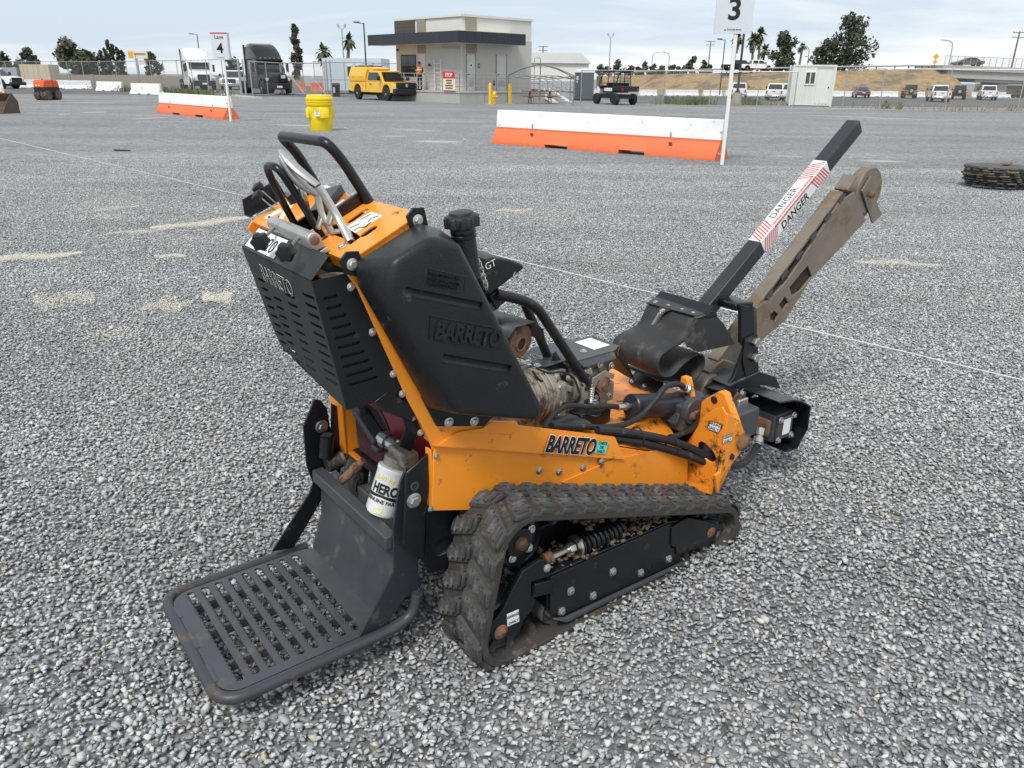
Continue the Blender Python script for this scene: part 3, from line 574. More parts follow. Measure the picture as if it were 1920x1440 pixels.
h1 = vec((-0.130, 0.199, 0.567)); MB().lathe([(.013, 0), (.013, .003), (.0085, .003), (.0085, -.004)], h1, (0, -1, 0), 18).build('sleeve', MT['worn_black'], hg); MB().lathe([(.0086, 0), (.0086, .0012)], h1, (0, -1, 0), 14).build('hole', MT['grille_dark'], hg)
plate('axle_plate', [(-.095, .30), (-.09, .275), (-.06, .247), (.13, .235), (.13, .50), (-.08, .49)], [rrect(-.058, .010, .292, .352, .014)], (0, .222, 0), (1, 0, 0), (0, 0, 1), .010, MT['black_paint'], T, bevel=.002)
MB().bb(-.07, .14, .24, .74, .42, .455).build('floor_pan', MT['black_paint'], T, bevel=.004)
MB().bb(-.045, .13, .228, .75, .235, .29).build('rear_axle_tube', MT['worn_black'], T, bevel=.006)

# ---- chassis
cs = MB().prism([(-.089, .180, .484), (-.076, .180, .672), (.21, .180, .655), (.647, .180, .462), (.992, .180, .322), (1.004, .180, .200), (.70, .180, .235), (.1, .180, .42)], (0, .008, 0)).build('side_plate', MT['orange_paint'], T, bevel=.002)
MB().prism([(-.089, .80, .484), (-.076, .80, .672), (.21, .80, .655), (.647, .80, .50), (1.26, .80, .42), (1.26, .80, .25), (.70, .80, .235), (.1, .80, .42)], (0, -.008, 0)).build('side_plate', MT['orange_paint'], T, bevel=.002)
MB().prism([(-.083, .1885, .484), (-.083, .1885, .665), (-.083, .215, .665), (-.083, .215, .484)], (.006, 0, 0)).build('rear_flange', MT['orange_paint'], T, bevel=.001)
sp_ = MB().prism([(0.381, 0.179, 0.422), (0.596, 0.179, 0.435), (0.819, 0.179, 0.406), (0.988, 0.178, 0.323), (1.002, 0.179, 0.204), (.70, .1785, .24)], (0, -.005, 0)).build('front_side_plate', MT['orange_paint'], T, bevel=.001)
for p in ((0.293, 0.180, 0.489), (0.373, 0.180, 0.459), (0.474, 0.180, 0.441), (0.548, 0.173, 0.445), (-0.070, 0.180, 0.648), (-0.094, 0.180, 0.492)): MB().hexbolt(p, (0, -1, 0), .0085 if p[0] > .1 else .006, .007).build('bolt', MT['steel'], cs)
# bent guard along the upper edge with the maker's lettering
g_lo = [(-0.083, 0.166, 0.686), (0.141, 0.166, 0.608), (0.650, 0.166, 0.424)]; g_hi = [(-0.066, 0.174, 0.680), (0.001, 0.174, 0.704), (0.079, 0.174, 0.694), (0.104, 0.174, 0.705), (0.198, 0.174, 0.680), (0.208, 0.174, 0.664), (0.605, 0.174, 0.515)]
gd = MB(); k = [vec(p) for p in g_hi]; lo0, lo1 = vec(g_lo[0]), vec(g_lo[2])
ring_o = [lo0] + k + [lo1]; ring_i = [p + Vector((0, .016 if i in (0, len(ring_o) - 1) else .008, 0)) for i, p in enumerate(ring_o)]
gd.add(ring_o + ring_i, [tuple(range(len(ring_o)))] + [tuple(range(2 * len(ring_o) - 1, len(ring_o) - 1, -1))] + [(i, i + len(ring_o), (i + 1) % len(ring_o) + len(ring_o), (i + 1) % len(ring_o)) for i in range(len(ring_o))])
guard = gd.build('hood_guard', MT['orange_paint'], T, bevel=.002)
MB().prism([(-0.018, 0.172, 0.706), (0.040, 0.172, 0.690), (0.145, 0.172, 0.659), (0.142, 0.172, 0.657), (0.179, 0.172, 0.648), (0.202, 0.172, 0.663), (0.196, 0.172, 0.680), (0.102, 0.172, 0.705), (0.078, 0.172, 0.694), (0.000, 0.172, 0.704)], (0, -.003, 0)).build('folded_tab', MT['orange_paint'], guard, bevel=.001)
t0, t1, t2 = vec((0.298, 0.165, 0.559)), vec((0.489, 0.165, 0.492)), vec((0.308, 0.167, 0.610))
text('lettering', 'BARRETO', (t2 - t0).length * 1.40, t0 + Vector((0, -.0012, 0)), t1 - t0, t2 - t0, MT['white_print'], guard, bold=.0050, shear=.12, sx=.69, space=.97, th=.0006)
text('lettering', 'BARRETO', (t2 - t0).length * 1.40, t0 + Vector((0, -.0024, 0)), t1 - t0, t2 - t0, MT['black_print'], guard, bold=.0028, shear=.12, sx=.69, space=.97, th=.0006)
s0, s1, s2 = vec((0.506, 0.165, 0.491)), vec((0.555, 0.165, 0.474)), vec((0.520, 0.166, 0.531))
sticker(s0 - Vector((0, .001, 0)), s1 - s0, s2 - s0, (s1 - s0).length, (s2 - s0).length * .97, ['CHECK', 'OIL', 'DAILY'], .013, guard, bg='teal_print', border=False)
# front deck: level in the middle, falling to the right edge
MB().add([(.20, .36, .505), (1.24, .36, .440), (1.24, .80, .425), (.20, .80, .505), (.20, .36, .495), (1.24, .36, .430), (1.24, .80, .415), (.20, .80, .495)], [(0, 1, 2, 3), (7, 6, 5, 4), (0, 4, 5, 1), (1, 5, 6, 2), (2, 6, 7, 3), (3, 7, 4, 0)]).build('deck', MT['orange_dirty'], T, bevel=.001)
MB().add([(.20, .186, .60), (.20, .36, .5045), (1.02, .36, .4535), (.99, .186, .324), (.647, .186, .466)], [(0, 4, 1), (4, 2, 1), (4, 3, 2)]).build('deck_slope', MT['orange_dirty'], T, fixn=False)
MB().bb(1.232, 1.24, .36, .80, .22, .43).build('front_panel', MT['orange_dirty'], T)
MB().bb(.30, 1.20, .30, .70, .15, .40).build('belly_frame', MT['black_paint'], T, bevel=.004)
# front mount: plate facing the rear, hose window, side gusset and ears
plate('mount_plate', [(-.206, .215), (-.17, .205), (-.076, .205), (-.066, .36), (-.054, .53), (-.075, .553), (-.11, .53), (-.14, .50), (-.21, .36)], [slot(-.118, .362, .090, .048, -.42)], (1.02, 0, 0), (0, -1, 0), (0, 0, 1), .008, MT['orange_dirty'], T, bevel=.002)
plate('mount_gusset', [(1.022, .535), (1.10, .486), (1.142, .42), (1.15, .37), (1.09, .325), (.998, .30), (1.022, .22)], [disc(1.075, .352, .012)], (0, .058, 0), (1, 0, 0), (0, 0, 1), .012, MT['orange_dirty'], T, bevel=.002)
MB().add([(.985, .165, .21), (1.02, .076, .205), (1.02, .165, .205), (.985, .17, .232), (1.02, .078, .235)], [(0, 1, 4, 3), (0, 2, 1), (2, 4, 1)]).build('skid_fold', MT['orange_dirty'], T)
MB().prism([(1.072, .216, .50), (1.072, .19, .53), (1.072, .135, .578), (1.072, .110, .576), (1.072, .050, .482), (1.072, .06, .40), (1.072, .216, .36)], (.032, 0, 0)).build('pivot_ear', MT['orange_dirty'], T, bevel=.004)
MB().prism([(1.10, .335, .46), (1.10, .335, .565), (1.10, .305, .565), (1.10, .265, .46)], (.03, 0, 0)).build('pivot_ear', MT['orange_dirty'], T, bevel=.004)
e1 = vec((1.071, 0.151, 0.539)); MB().lathe([(.014, 0), (.014, .0015)], e1, (-1, 0, 0), 18).build('hole', MT['grille_dark'], T)
q0, q1, q2 = vec((1.014, 0.126, 0.451)), vec((1.014, 0.075, 0.453)), vec((1.014, 0.111, 0.489))
gs = sticker(q0, q1 - q0, q2 - q0, (q1 - q0).length, (q2 - q0).length, ['GREASE', 'DAILY'], .018, T)
q0, q1, q2 = vec((1.011, 0.051, 0.421)), vec((1.063, 0.051, 0.419)), vec((1.011, 0.050, 0.451))
sticker(q0, q1 - q0, q2 - q0, (q1 - q0).length, (q2 - q0).length, ['GREASE', 'DAILY'], .013, T)
MB().lathe([(.03, 0), (.034, .012), (.02, .02), (.002, .022)], (1.122, .05, .40), (0, -1, 0), 12).build('pivot_boss', MT['rust'], T); MB().lathe([(.010, 0), (.010, .006)], (1.075, .0515, .352), (0, -1, 0), 12).build('hole', MT['grille_dark'], T)
# lift cylinder with its pivot and brackets
c0, c1 = Vector((.815, .312, .524)), Vector((1.055, .300, .472)); cy = MB().lathe([(.040, 0), (.044, .004), (.044, .24), (.050, .242), (.050, (c1 - c0).length + .02), (.03, (c1 - c0).length + .022)], c0, c1 - c0, 28).build('lift_cylinder', MT['tube_black'], T)
MB().lathe([(.048, 0), (.052, .004), (.052, .028), (.048, .032)], (1.045, .205, .478), (0, 1, 0), 26).build('trunnion', MT['worn_black'], cy, bevel=.002); MB().bb(1.0, 1.09, .215, .34, .40, .50).build('trunnion_block', MT['worn_black'], cy, bevel=.006)
MB().hexbolt((1.025, .203, .470), (0, -1, 0), .011).build('bolt', MT['rust'], cy); MB().bb(1.035, 1.06, .196, .206, .47, .485).build('key_plate', MT['rust'], cy, bevel=.002)
MB().prism([(.98, .24, .43), (1.10, .24, .43), (1.08, .24, .47), (1.0, .24, .47)], (0, .10, 0)).build('cylinder_bracket', MT['worn_black'], T, bevel=.003)
def hose(pts, r, name='hose', n=8): return MB().tube(smooth_path(pts, n), r, 10).build(name, MT['hose'], T)
def fitting(p0, p1, r, parent=None, m='steel'):
    p0, p1 = vec(p0), vec(p1); d = p1 - p0; l = d.length
    return MB().lathe([(r * .8, 0), (r, l * .05), (r, l * .42), (r * .75, l * .45), (r * .75, l * .52), (r * 1.2, l * .55), (r * 1.2, l * .8), (r * .8, l * .83), (r * .8, l)], p0, d, 10).build('hose_fitting', MT[m], parent or T)
hose([(0.377, 0.260, 0.578), (0.404, 0.270, 0.597), (0.445, 0.280, 0.611), (0.513, 0.300, 0.605), (0.613, 0.310, 0.573), (0.714, 0.310, 0.549), (.755, .312, .534)], .0095); fitting((.75, .312, .535), c0, .012)
hose([(0.399, 0.250, 0.583), (0.501, 0.250, 0.554), (0.622, 0.250, 0.517), (0.729, 0.250, 0.499), (0.806, 0.250, 0.513), (0.869, 0.250, 0.552), (0.924, 0.255, 0.588), (0.994, 0.260, 0.582), (1.052, 0.270, 0.553)], .0105)
fitting((1.034, 0.268, 0.563), (1.096, 0.285, 0.524), .013)
hose([(0.548, 0.200, 0.547), (0.636, 0.195, 0.519), (0.739, 0.185, 0.482), (0.862, 0.172, 0.432), (0.973, 0.155, 0.376), (1.036, 0.125, 0.339), (1.10, .10, .36)], .0145)
hose([(0.579, 0.215, 0.513), (0.644, 0.200, 0.489), (0.743, 0.185, 0.452), (0.858, 0.172, 0.400), (0.971, 0.150, 0.345), (1.031, 0.122, 0.319), (1.10, .115, .34)], .0145)
hose([(0.888, 0.180, 0.428), (0.944, 0.180, 0.430), (1.022, 0.190, 0.432), (1.09, .24, .455)], .0105)
for p in ((0.712, 0.175, 0.485), (0.873, 0.158, 0.417)): p = vec(p); MB().ring([p + Vector((0, .030 * math.cos(2 * PI * k / 14), .036 * math.sin(2 * PI * k / 14))) for k in range(14)], .003, 6).build('hose_tie', MT['hose'], T)
hose([(1.05, .10, .36), (1.077, 0.100, 0.326), (1.176, 0.120, 0.261), (1.290, 0.150, 0.216), (1.401, 0.190, 0.194), (1.515, 0.240, 0.193)], .0155)

# ---- control tower
def side(y, s):
    MB().prism(P2(y, [(-.300, 1.19), (-.268, 1.14), (-.150, .832), (-.095, .715), (-.080, .668), (.12, .655), (.06, .80), (-.03, 1.10), (-.098, 1.28), (-.11, 1.29), (-.29, 1.205)]), (0, .006 * s, 0)).build('tower_side', MT['orange_paint'], T, bevel=.0015)
side(.181, 1); side(.799, -1)
MB().prism([(-.262, .187, 1.15), (-.262, .215, 1.15), (-.085, .215, .69), (-.085, .187, .69)], (.006, 0, .002)).build('tower_flange', MT['orange_paint'], T, bevel=.001)
MB().add([(-.22, .19, 1.19), (-.22, .79, 1.19), (.02, .79, .66), (.02, .19, .66)], [(0, 1, 2, 3)]).build('firewall', MT['black_paint'], T, sm=0)
MB().bb(-.10, -.094, .70, .792, .45, .83).build('inner_panel', MT['orange_paint'], T, bevel=.001)
MB().bb(-.094, .16, .705, .711, .44, .70).build('inner_panel', MT['orange_paint'], T, bevel=.001)
MB().prism([(-.09, .62, .447), (-.04, .60, .435), (-.04, .70, .435), (-.09, .70, .447)], (0, 0, .008)).build('inner_bracket', MT['orange_dirty'], T, bevel=.001)
# deck of the tower with its openings
K0 = Vector((-.286, .18, 1.206)); KU = Vector((0, 1, 0)); KV = Vector((.19, 0, .09)).normalized(); KW = KU.cross(KV); KW = KW if KW.z > 0 else -KW; KL = .212
def kd(p, h=0): return vec(p) + KW * h
def k2(p): q = vec(p) - K0; return (q.dot(KU), q.dot(KV))
holes = [slot(*k2((-0.190, 0.260, 1.251)), .052, .026, PI / 2 - .1), slot(*k2((-0.156, 0.384, 1.268)), .070, .024, PI / 2 - .1), slot(*k2((-0.258, 0.381, 1.219)), .04, .016, PI / 2), [k2((-0.213, 0.257, 1.241)), k2((-0.242, 0.254, 1.227)), k2((-0.242, 0.289, 1.227)), k2((-0.233, 0.292, 1.231)), k2((-0.233, 0.388, 1.231)), k2((-0.207, 0.432, 1.244)), k2((-0.192, 0.393, 1.250))], slot(*k2((-0.226, 0.704, 1.235)), .05, .016, PI / 2), rrect(.30, .42, .03, .10, .008)]
dk = plate('control_deck', rrect(-.002, .622, 0, KL, .006, 2), holes, K0, KU, KV, .004, MT['orange_paint'], T, bevel=.0008)
if True:
    lip = MB()
    for (u0, v0, u1, v1, nn) in ((0, 0, .62, 0, -KV), (0, 0, 0, KL, -KU), (.62, 0, .62, KL, KU), (0, KL, .62, KL, KV)):
        a, b = K0 + KU * u0 + KV * v0 - KW * .003, K0 + KU * u1 + KV * v1 - KW * .003
        lip.prism([a, b, b - KW * .03, a - KW * .03], -nn * .004)
    lip.build('deck_lip', MT['orange_paint'], dk, bevel=.001)
for p in ((-0.257, 0.269, 1.220), (-0.097, 0.520, 1.296), (-0.266, 0.810, 1.216)): MB().hexbolt(kd(p, .002), KW, .008, .007).build('bolt', MT['zinc'], dk)
MB().prism([K0 + KU * .01 + KV * .004 - KW * .075, K0 + KU * .61 + KV * .004 - KW * .075, K0 + KU * .61 + KV * (KL - .004) - KW * .045, K0 + KU * .01 + KV * (KL - .004) - KW * .045], -KW * .004).build('dark_under_sheet', MT['grille_dark'], dk)  # added black sheet, stands in for the shade inside the deck openings
def deck_label(pts, lines, size, name='sticker'):
    q = [kd(p, .0024) for p in pts]; s = MB().prism(q, KW * .0006).build(name, MT['white_print'], dk, sm=0); ux, uy = q[1] - q[0], q[3] - q[0]
    n = ux.cross(uy).normalized(); n = n if n.dot(KW) > 0 else -n
    for i, l in enumerate(lines): text('lettering', l, size, q[0] + ux * .08 + uy * (1 - (i + .8) / len(lines)) + KW * .001, ux, uy, MT['black_print'], s, th=.0003)
    return s
L1 = deck_label([(-0.208, 0.295, 1.243), (-0.134, 0.294, 1.278), (-0.133, 0.359, 1.278), (-0.202, 0.358, 1.246)][0:1] + [(-0.134, 0.292, 1.278), (-0.132, 0.355, 1.279), (-0.202, 0.361, 1.246)], [], .01)
for p0, p1 in (((-0.199, 0.340, 1.247), (-0.178, 0.330, 1.257)), ((-0.166, 0.348, 1.263), (-0.140, 0.342, 1.275)), ((-0.203, 0.310, 1.246), (-0.190, 0.313, 1.251)), ((-0.190, 0.313, 1.251), (-0.183, 0.292, 1.255)), ((-0.183, 0.292, 1.255), (-0.164, 0.297, 1.264)), ((-0.165, 0.310, 1.263), (-0.150, 0.317, 1.270)), ((-0.149, 0.314, 1.271), (-0.139, 0.303, 1.276))): MB().bar(kd(p0, .0034), kd(p1, .0034), .004, .0006, KW).build('pictogram', MT['black_print'], L1, sm=0)
deck_label([(-0.262, 0.747, 1.217), (-0.220, 0.729, 1.237), (-0.211, 0.759, 1.242), (-0.258, 0.766, 1.220)], [], .008); deck_label([(-0.254, 0.658, 1.221), (-0.183, 0.727, 1.255), (-0.180, 0.777, 1.256), (-0.249, 0.684, 1.224)], [], .008); deck_label([(-0.163, 0.503, 1.264), (-0.120, 0.509, 1.285), (-0.118, 0.542, 1.286), (-0.147, 0.537, 1.272)], [], .008); deck_label([(-0.099, 0.698, 1.295), (-0.087, 0.678, 1.300), (-0.083, 0.718, 1.302), (-0.093, 0.730, 1.298)], [], .008)
MB().bar(kd((-0.255, 0.745, 1.221), .0034), kd((-0.249, 0.744, 1.224), .0034), .012, .0006, KW).build('pictogram', MT['black_print'], dk, sm=0)
# long black bracket, tray, handle
hr, hl, ht = .44, .735, Vector((-.200, 0, 1.446))
bs_ = vec((-0.102, 0.422, 1.293))
MB().tube(fillet([bs_, (-.159, hr, 1.397), (ht.x, hr, ht.z), (ht.x - .004, hl, ht.z - .002), (-.159, hl, 1.397), (bs_.x, hl, bs_.z)], .06, 8), .0135, 14).build('grab_handle', MT['black_paint'], T)
for y in (hr, hl): MB().prism([kd((bs_.x + .01, y - .006, bs_.z + .004), 0), kd((-.19, y - .006, 1.2515), 0), kd((-.19, y - .006, 1.2515), .03), kd((bs_.x + .01, y - .006, bs_.z + .004), .034)], (0, .014, 0)).build('handle_foot', MT['black_paint'], dk, bevel=.002)
MB().bar(kd((-0.198, 0.519, 1.248), .012), kd((-0.104, 0.606, 1.292), .012), .05, .028, KW).build('lever_channel', MT['black_paint'], dk, bevel=.002)
tr = MB(); ta, tb, tc_ = vec((-0.277, 0.826, 1.210)), vec((-0.225, 0.783, 1.235)), vec((-0.154, 0.816, 1.269))
tr.prism([kd(ta, .003), kd(tc_, .003), kd(vec(tc_) + KU * .05, .003), kd(vec(ta) + KU * .05, .003)], KW * .003); tr.prism([kd(vec(ta) + KU * .05, .003), kd(vec(tc_) + KU * .05, .003), kd(vec(tc_) + KU * .055, .045), kd(vec(ta) + KU * .055 + KV * .02, .045)], KU * .003)
tray = tr.build('tray', MT['black_paint'], dk, bevel=.001)
for p0, p1, kn in (((-0.220, 0.781, 1.237), kd((-0.220, 0.781, 1.237)) + KW * .055 - KV * .02 + KU * .01, 1), ((-0.202, 0.810, 1.246), kd((-0.202, 0.810, 1.246)) + KW * .065 - KV * .02 + KU * .012, 1)):
    lv = MB().bar(p0, p1, .014, .003, KV).build('choke_lever', MT['steel'], dk); MB().lathe([(.006, -.012), (.016, -.006), (.018, .002), (.016, .010), (.004, .014)], p1, vec(p1) - vec(p0), 16).build('knob', MT['knob_black'], lv)
# black loop lever
lb0, lb1 = (-0.249, 0.400, 1.224), (-0.249, 0.562, 1.223)
MB().tube(fillet([lb0, (-.319, .400, 1.353), (-.345, .402, 1.397), (-.347, .475, 1.398), (-.322, .50, 1.345), lb1], .035, 6), .0095, 12).build('loop_lever', MT['black_paint'], T)
# grip levers (cast grips on cranked rods)
def lever(base, mid, grip0, tip, r, wide, nm='grip_lever'):
    b0, m_, g0, tp = vec(base), vec(mid), vec(grip0), vec(tip); path = smooth_path([b0, m_, g0], 6)
    lv = MB().tube(path, r, 10).build(nm, MT['zinc'], T); d = (tp - g0).normalized(); x, y, _ = frame(d); rings = []; bow = (m_ - b0).cross(tp - b0).normalized().cross(d)
    for k in range(11):
        t = k / 10; c = g0.lerp(tp, t) + bow * (math.sin(PI * t) * .012); w = wide * (.55 + .45 * math.sin(PI * min(1, t * .85 + .12))); h = w * .52
        if k == 10: w, h = w * .45, h * .45
        rings.append([c + x * w * math.cos(2 * PI * i / 14) + y * h * math.sin(2 * PI * i / 14) for i in range(14)])
    MB().loft(rings).build('grip', MT['alloy'], lv); return lv
lever((-0.236, 0.270, 1.230), (-0.236, 0.330, 1.280), (-0.270, 0.350, 1.355), (-0.323, 0.440, 1.433), .0100, .0165)
lv = lever((-0.236, 0.370, 1.238), (-0.253, 0.380, 1.282), (-0.260, 0.385, 1.330), (-0.332, 0.420, 1.424), .0085, .021)
MB().tube(fillet([(-0.236, 0.370, 1.238), (-0.213, 0.330, 1.248), (-0.221, 0.285, 1.225)], .012, 4), .0065, 8).build('crank', MT['zinc'], lv)
MB().box((-0.240, 0.360, 1.276), (.012, .028, .04), Matrix.Rotation(.4, 3, 'Y')).build('lever_clip', MT['zinc'], lv, bevel=.004); MB().box((-0.257, 0.385, 1.267), (.010, .022, .045), Matrix.Rotation(.4, 3, 'Y')).build('lever_clip', MT['zinc'], lv, bevel=.004)
lever((-0.199, 0.593, 1.247), (-0.256, 0.470, 1.310), (-0.261, 0.480, 1.350), (-0.266, 0.500, 1.390), .007, .010)
# clamp with two knobs on the rear edge of the deck
ca, cb = vec((-0.315, 0.549, 1.242)), vec((-0.318, 0.286, 1.241)); cd = (cb - ca).normalized(); up = KW
cl_ = MB(); n = cd.cross(up).normalized()
cl_.prism([ca + n * x + up * z for x, z in ((-.016, -.025), (.016, -.025), (.017, .004), (.012, .015), (0, .019), (-.012, .015), (-.017, .004))], cb - ca)
clamp = cl_.build('clamp_bar', MT['alloy'], T, bevel=.003); MB().lathe([(.011, 0), (.011, .004), (.007, .005)], cb, cd, 14).build('clamp_screw', MT['rust'], clamp)
MB().bar(ca.lerp(cb, .25) - up * .035 + n * .004, cb - up * .035 + n * .004, .05, .012, up).build('clamp_jaw', MT['zinc'], clamp, bevel=.002)
for f_, kz in ((.10, (-0.400, 0.418, 1.226)), (.70, (-0.400, 0.260, 1.228))):
    kp, sp0 = vec(kz), ca.lerp(cb, f_); d = (kp - sp0).normalized()
    st = MB().cyl(sp0, kp, .0045, 8).build('clamp_screw', MT['steel'], clamp); rings = []
    x, y, _ = frame(d)
    for zz, sc in ((-.013, .8), (-.010, 1), (.010, 1), (.014, .85), (.015, .4)): rings.append([kp + d * zz + (x * math.cos(2 * PI * i / 24) + y * math.sin(2 * PI * i / 24)) * (.0205 + .0025 * math.cos(6 * 2 * PI * i / 24)) * sc for i in range(24)])
    MB().loft(rings).build('clamp_knob', MT['knob_black'], clamp)
# louvred guard behind the tower
GA, GB_ = Vector((-.374, .19, 1.172)), Vector((-.313, .19, .842)); GV = (GA - GB_).normalized(); GH = (GA - GB_).length
def g2(b, v): return (b - .19, v * GH)
rows = 10; gholes = []
for r in range(rows):
    v = (.862 - r * .0742) * GH
    if r > 0: gholes.append(slot(.365 - .0035 * r, v - .004, .055, .0085, -.06))
    if r > 1: gholes.append(slot(.275, v - .012, .055, .0085, -.06))
    gholes.append(slot(.1700, v - .004 if r > 0 else v - .02, .062, .0085, -.06)) if r > 0 else None
    gholes.append(slot(.045, v, .070, .0085, -.06))
gholes = [h for h in gholes if h]
lg = plate('rear_guard', [(0, 0), (.37, .07), (.385, .10), (.446, GH), (0, GH)], gholes, GB_, (0, 1, 0), GV, .003, MT['guard_black'], T)
def s2(p): return (p[0] - GB_.x, p[2] - GB_.z)
A1, A2 = Vector((-.365, .19, 1.128)), Vector((-.324, .19, .906))
sh = []
for r in range(rows):
    p = A1.lerp(A2, r / 9); e_ = Vector((-.325, .19, 1.131)).lerp(Vector((-.233, .19, .910)), r / 9); x0, y0 = s2(p); x1, y1 = s2(e_); sh.append(slot((x0 + x1) / 2 + .012, (y0 + y1) / 2, (x1 - x0) * .86, .0085, math.atan2(y1 - y0, x1 - x0)))
plate('guard_side', [(0.002, 0), s2((-.180, .19, .846)), s2((-.150, .19, .885)), s2((-.262, .19, 1.145)), s2((-.29, .19, 1.178)), s2((-.374, .19, 1.172))], sh, (GB_.x, .1905, GB_.z), (1, 0, 0), (0, 0, 1), .003, MT['black_paint'], lg)  # right side set blacker than the rear face, its shade put into the colour
MB().prism([GB_ + Vector((0, .446, 0)) + GV * GH, GB_ + Vector((0, .37, 0)) + GV * .07, Vector((-.14, .57, .88)), Vector((-.27, .636, 1.17))], (0, .003, 0)).build('guard_side', MT['guard_black'], lg)
fl = MB().prism([GA, GA + Vector((0, .446, 0)), Vector((-.322, .620, 1.221)), Vector((-.322, .20, 1.221))], Vector((-.6, 0, .6)).normalized() * .003).build('guard_flange', MT['guard_black'], lg, bevel=.0008)
f0 = GA.lerp(Vector((-.322, .19, 1.221)), .10) + Vector((0, .43, 0)); fu = Vector((0, -1, 0)); fv = (Vector((-.322, .19, 1.221)) - GA).normalized(); fn = Vector((-.68, 0, .72)).normalized()
lb = MB().prism([f0 + fn * .004, f0 + fu * .20 + fn * .004, f0 + fu * .20 + fv * .058 + fn * .004, f0 + fv * .058 + fn * .004], fn * .0006).build('number_label', MT['white_print'], lg, sm=0)
text('lettering', '1120', .056, f0 + fu * .055 + fv * .008 + fn * .0052, fu, fv, MT['black_print'], lb, th=.0004)
tq = GB_ + Vector((0, .342, 0)) + GV * (GH * .80); tn = Vector((0, -1, 0)).cross(GV).normalized()
text('lettering', 'BARRETO', .060, tq + tn * .0022, (0, -1, -.02), GV, MT['white_print'], lg, bold=.0009, sx=.78, th=.0004); text('lettering', 'BARRETO', .060, tq + tn * .0030, (0, -1, -.02), GV, MT['guard_black'], lg, bold=-.0007, sx=.78, th=.0004)
for p in ((-.282, .187, 1.146), (-.234, .187, 1.028), (-.184, .187, .909), (-.161, .187, .850)): MB().hexbolt(p, (0, -1, 0), .007, .008).build('bolt', MT['zinc'], lg)
MB().cyl((-.24, .50, 1.06), (-.24, .26, 1.06), .045, 20).build('muffler_can', MT['worn_black'], lg)
MB().cyl((-.30, .235, 1.165), (-.30, .235, 1.14), .035, 18).build('exhaust_cap', MT['engine_alloy'], lg)
MB().add([(-.345, .2, 1.165), (-.345, .60, 1.165), (-.285, .55, .86), (-.285, .2, .86), (-.20, .2, .86), (-.27, .2, 1.165)], [(0, 1, 2, 3), (0, 3, 4, 5)]).build('dark_guard_backing', MT['grille_dark'], lg, sm=0)  # added dark sheet behind the slots, stands in for the shaded interior
MB().prism([(-.20, .188, .865), (-.12, .188, .80), (-.135, .188, .765), (-.19, .188, .80), (-.24, .188, .845)], (0, .10, -.02)).build('guard_foot', MT['black_paint'], lg, bevel=.002)
# plates on the right rear post
bp_ = MB().prism([(-0.142, 0.205, 0.793), (-0.103, 0.205, 0.767), (-0.086, 0.205, 0.701), (-0.116, 0.205, 0.712), (-0.144, 0.205, 0.746), (-0.151, 0.205, 0.773)], (0, .005, 0)).build('shield_plate', MT['black_paint'], T, bevel=.001)
MB().prism([(-0.140, 0.210, 0.743), (-0.109, 0.210, 0.711), (-0.107, 0.250, 0.643), (-0.142, 0.250, 0.669)], (0, .004, 0)).build('shield_flap', MT['black_paint'], T, bevel=.001)
for p in ((-0.124, 0.203, 0.768), (-0.103, 0.203, 0.719)): MB().hexbolt(p, (0, -1, 0), .0068, .007).build('bolt', MT['zinc'], bp_)

# ---- fuel tank
inn = [(-.276, .176, 1.150), (-.285, .176, 1.205), (-.105, .176, 1.282), (-.035, .176, 1.255), (.205, .176, .775), (.185, .176, .722), (-.100, .176, .795)]
mid_ = [(-.268, .082, 1.150), (-.262, .082, 1.212), (-.145, .082, 1.272), (-.055, .082, 1.250), (.203, .082, .765), (.182, .082, .720), (-.095, .082, .806)]
outr = [(-.262, .045, 1.158), (-.241, .045, 1.230), (-.147, .045, 1.269), (-.073, .045, 1.248), (.191, .045, .770), (.176, .045, .733), (-.085, .045, .823)]
tank = MB().loft([inn, outr]).build('fuel_tank', MT['tank_plastic'], T, bevel=.018, sm=50, seg=4)
def cut(o, cutters):
    for c in cutters:
        m = o.modifiers.new('cut', 'BOOLEAN'); m.operation = 'DIFFERENCE'; m.object = c; m.solver = 'EXACT'
    dg = bpy.context.evaluated_depsgraph_get(); me = bpy.data.meshes.new_from_object(o.evaluated_get(dg)); o.modifiers.clear(); o.data = me
    for c in cutters: bpy.data.objects.remove(c)
    me.polygons.foreach_set('use_smooth', [True] * len(me.polygons)); me.set_sharp_from_angle(angle=math.radians(38))
def rib(p0, p1, r): return MB().tube([vec(p0) + Vector((0, -.004, 0)), vec(p1) + Vector((0, -.004, 0))], r, 12).build('cutter', MT['tank_plastic'], T)
cut(tank, [rib((-0.220, 0.045, 1.156), (-0.012, 0.045, 1.087), .012), rib((-0.127, 0.045, 0.979), (0.077, 0.045, 0.906), .013)])
w0, w1, w2 = vec((-0.152, 0.044, 1.036)), vec((0.013, 0.044, 0.984)), vec((-0.148, 0.044, 1.080))
text('embossed_lettering', 'BARRETO', (w2 - w0).length * 1.30, w0 + Vector((0, -.001, 0)), w1 - w0, Vector((0, 0, 1)), MT['tank_plastic'], tank, bold=.002, sx=.83, th=.006, space=.95)
def frame_rect(c, th, m, nm, par):
    c = [vec(p) for p in c]; MB().ring(c, th, 6).build(nm, MT[m], par)
frame_rect([(-0.158, 0.044, 1.091), (0.022, 0.044, 1.028), (0.013, 0.044, 0.976), (-0.164, 0.044, 1.035)], .0012, 'tank_plastic', 'embossed_frame', tank); frame_rect([(-0.158, 0.045, 1.200), (-0.058, 0.045, 1.166), (-0.065, 0.045, 1.130), (-0.166, 0.045, 1.162)], .0014, 'tank_plastic', 'embossed_frame', tank)
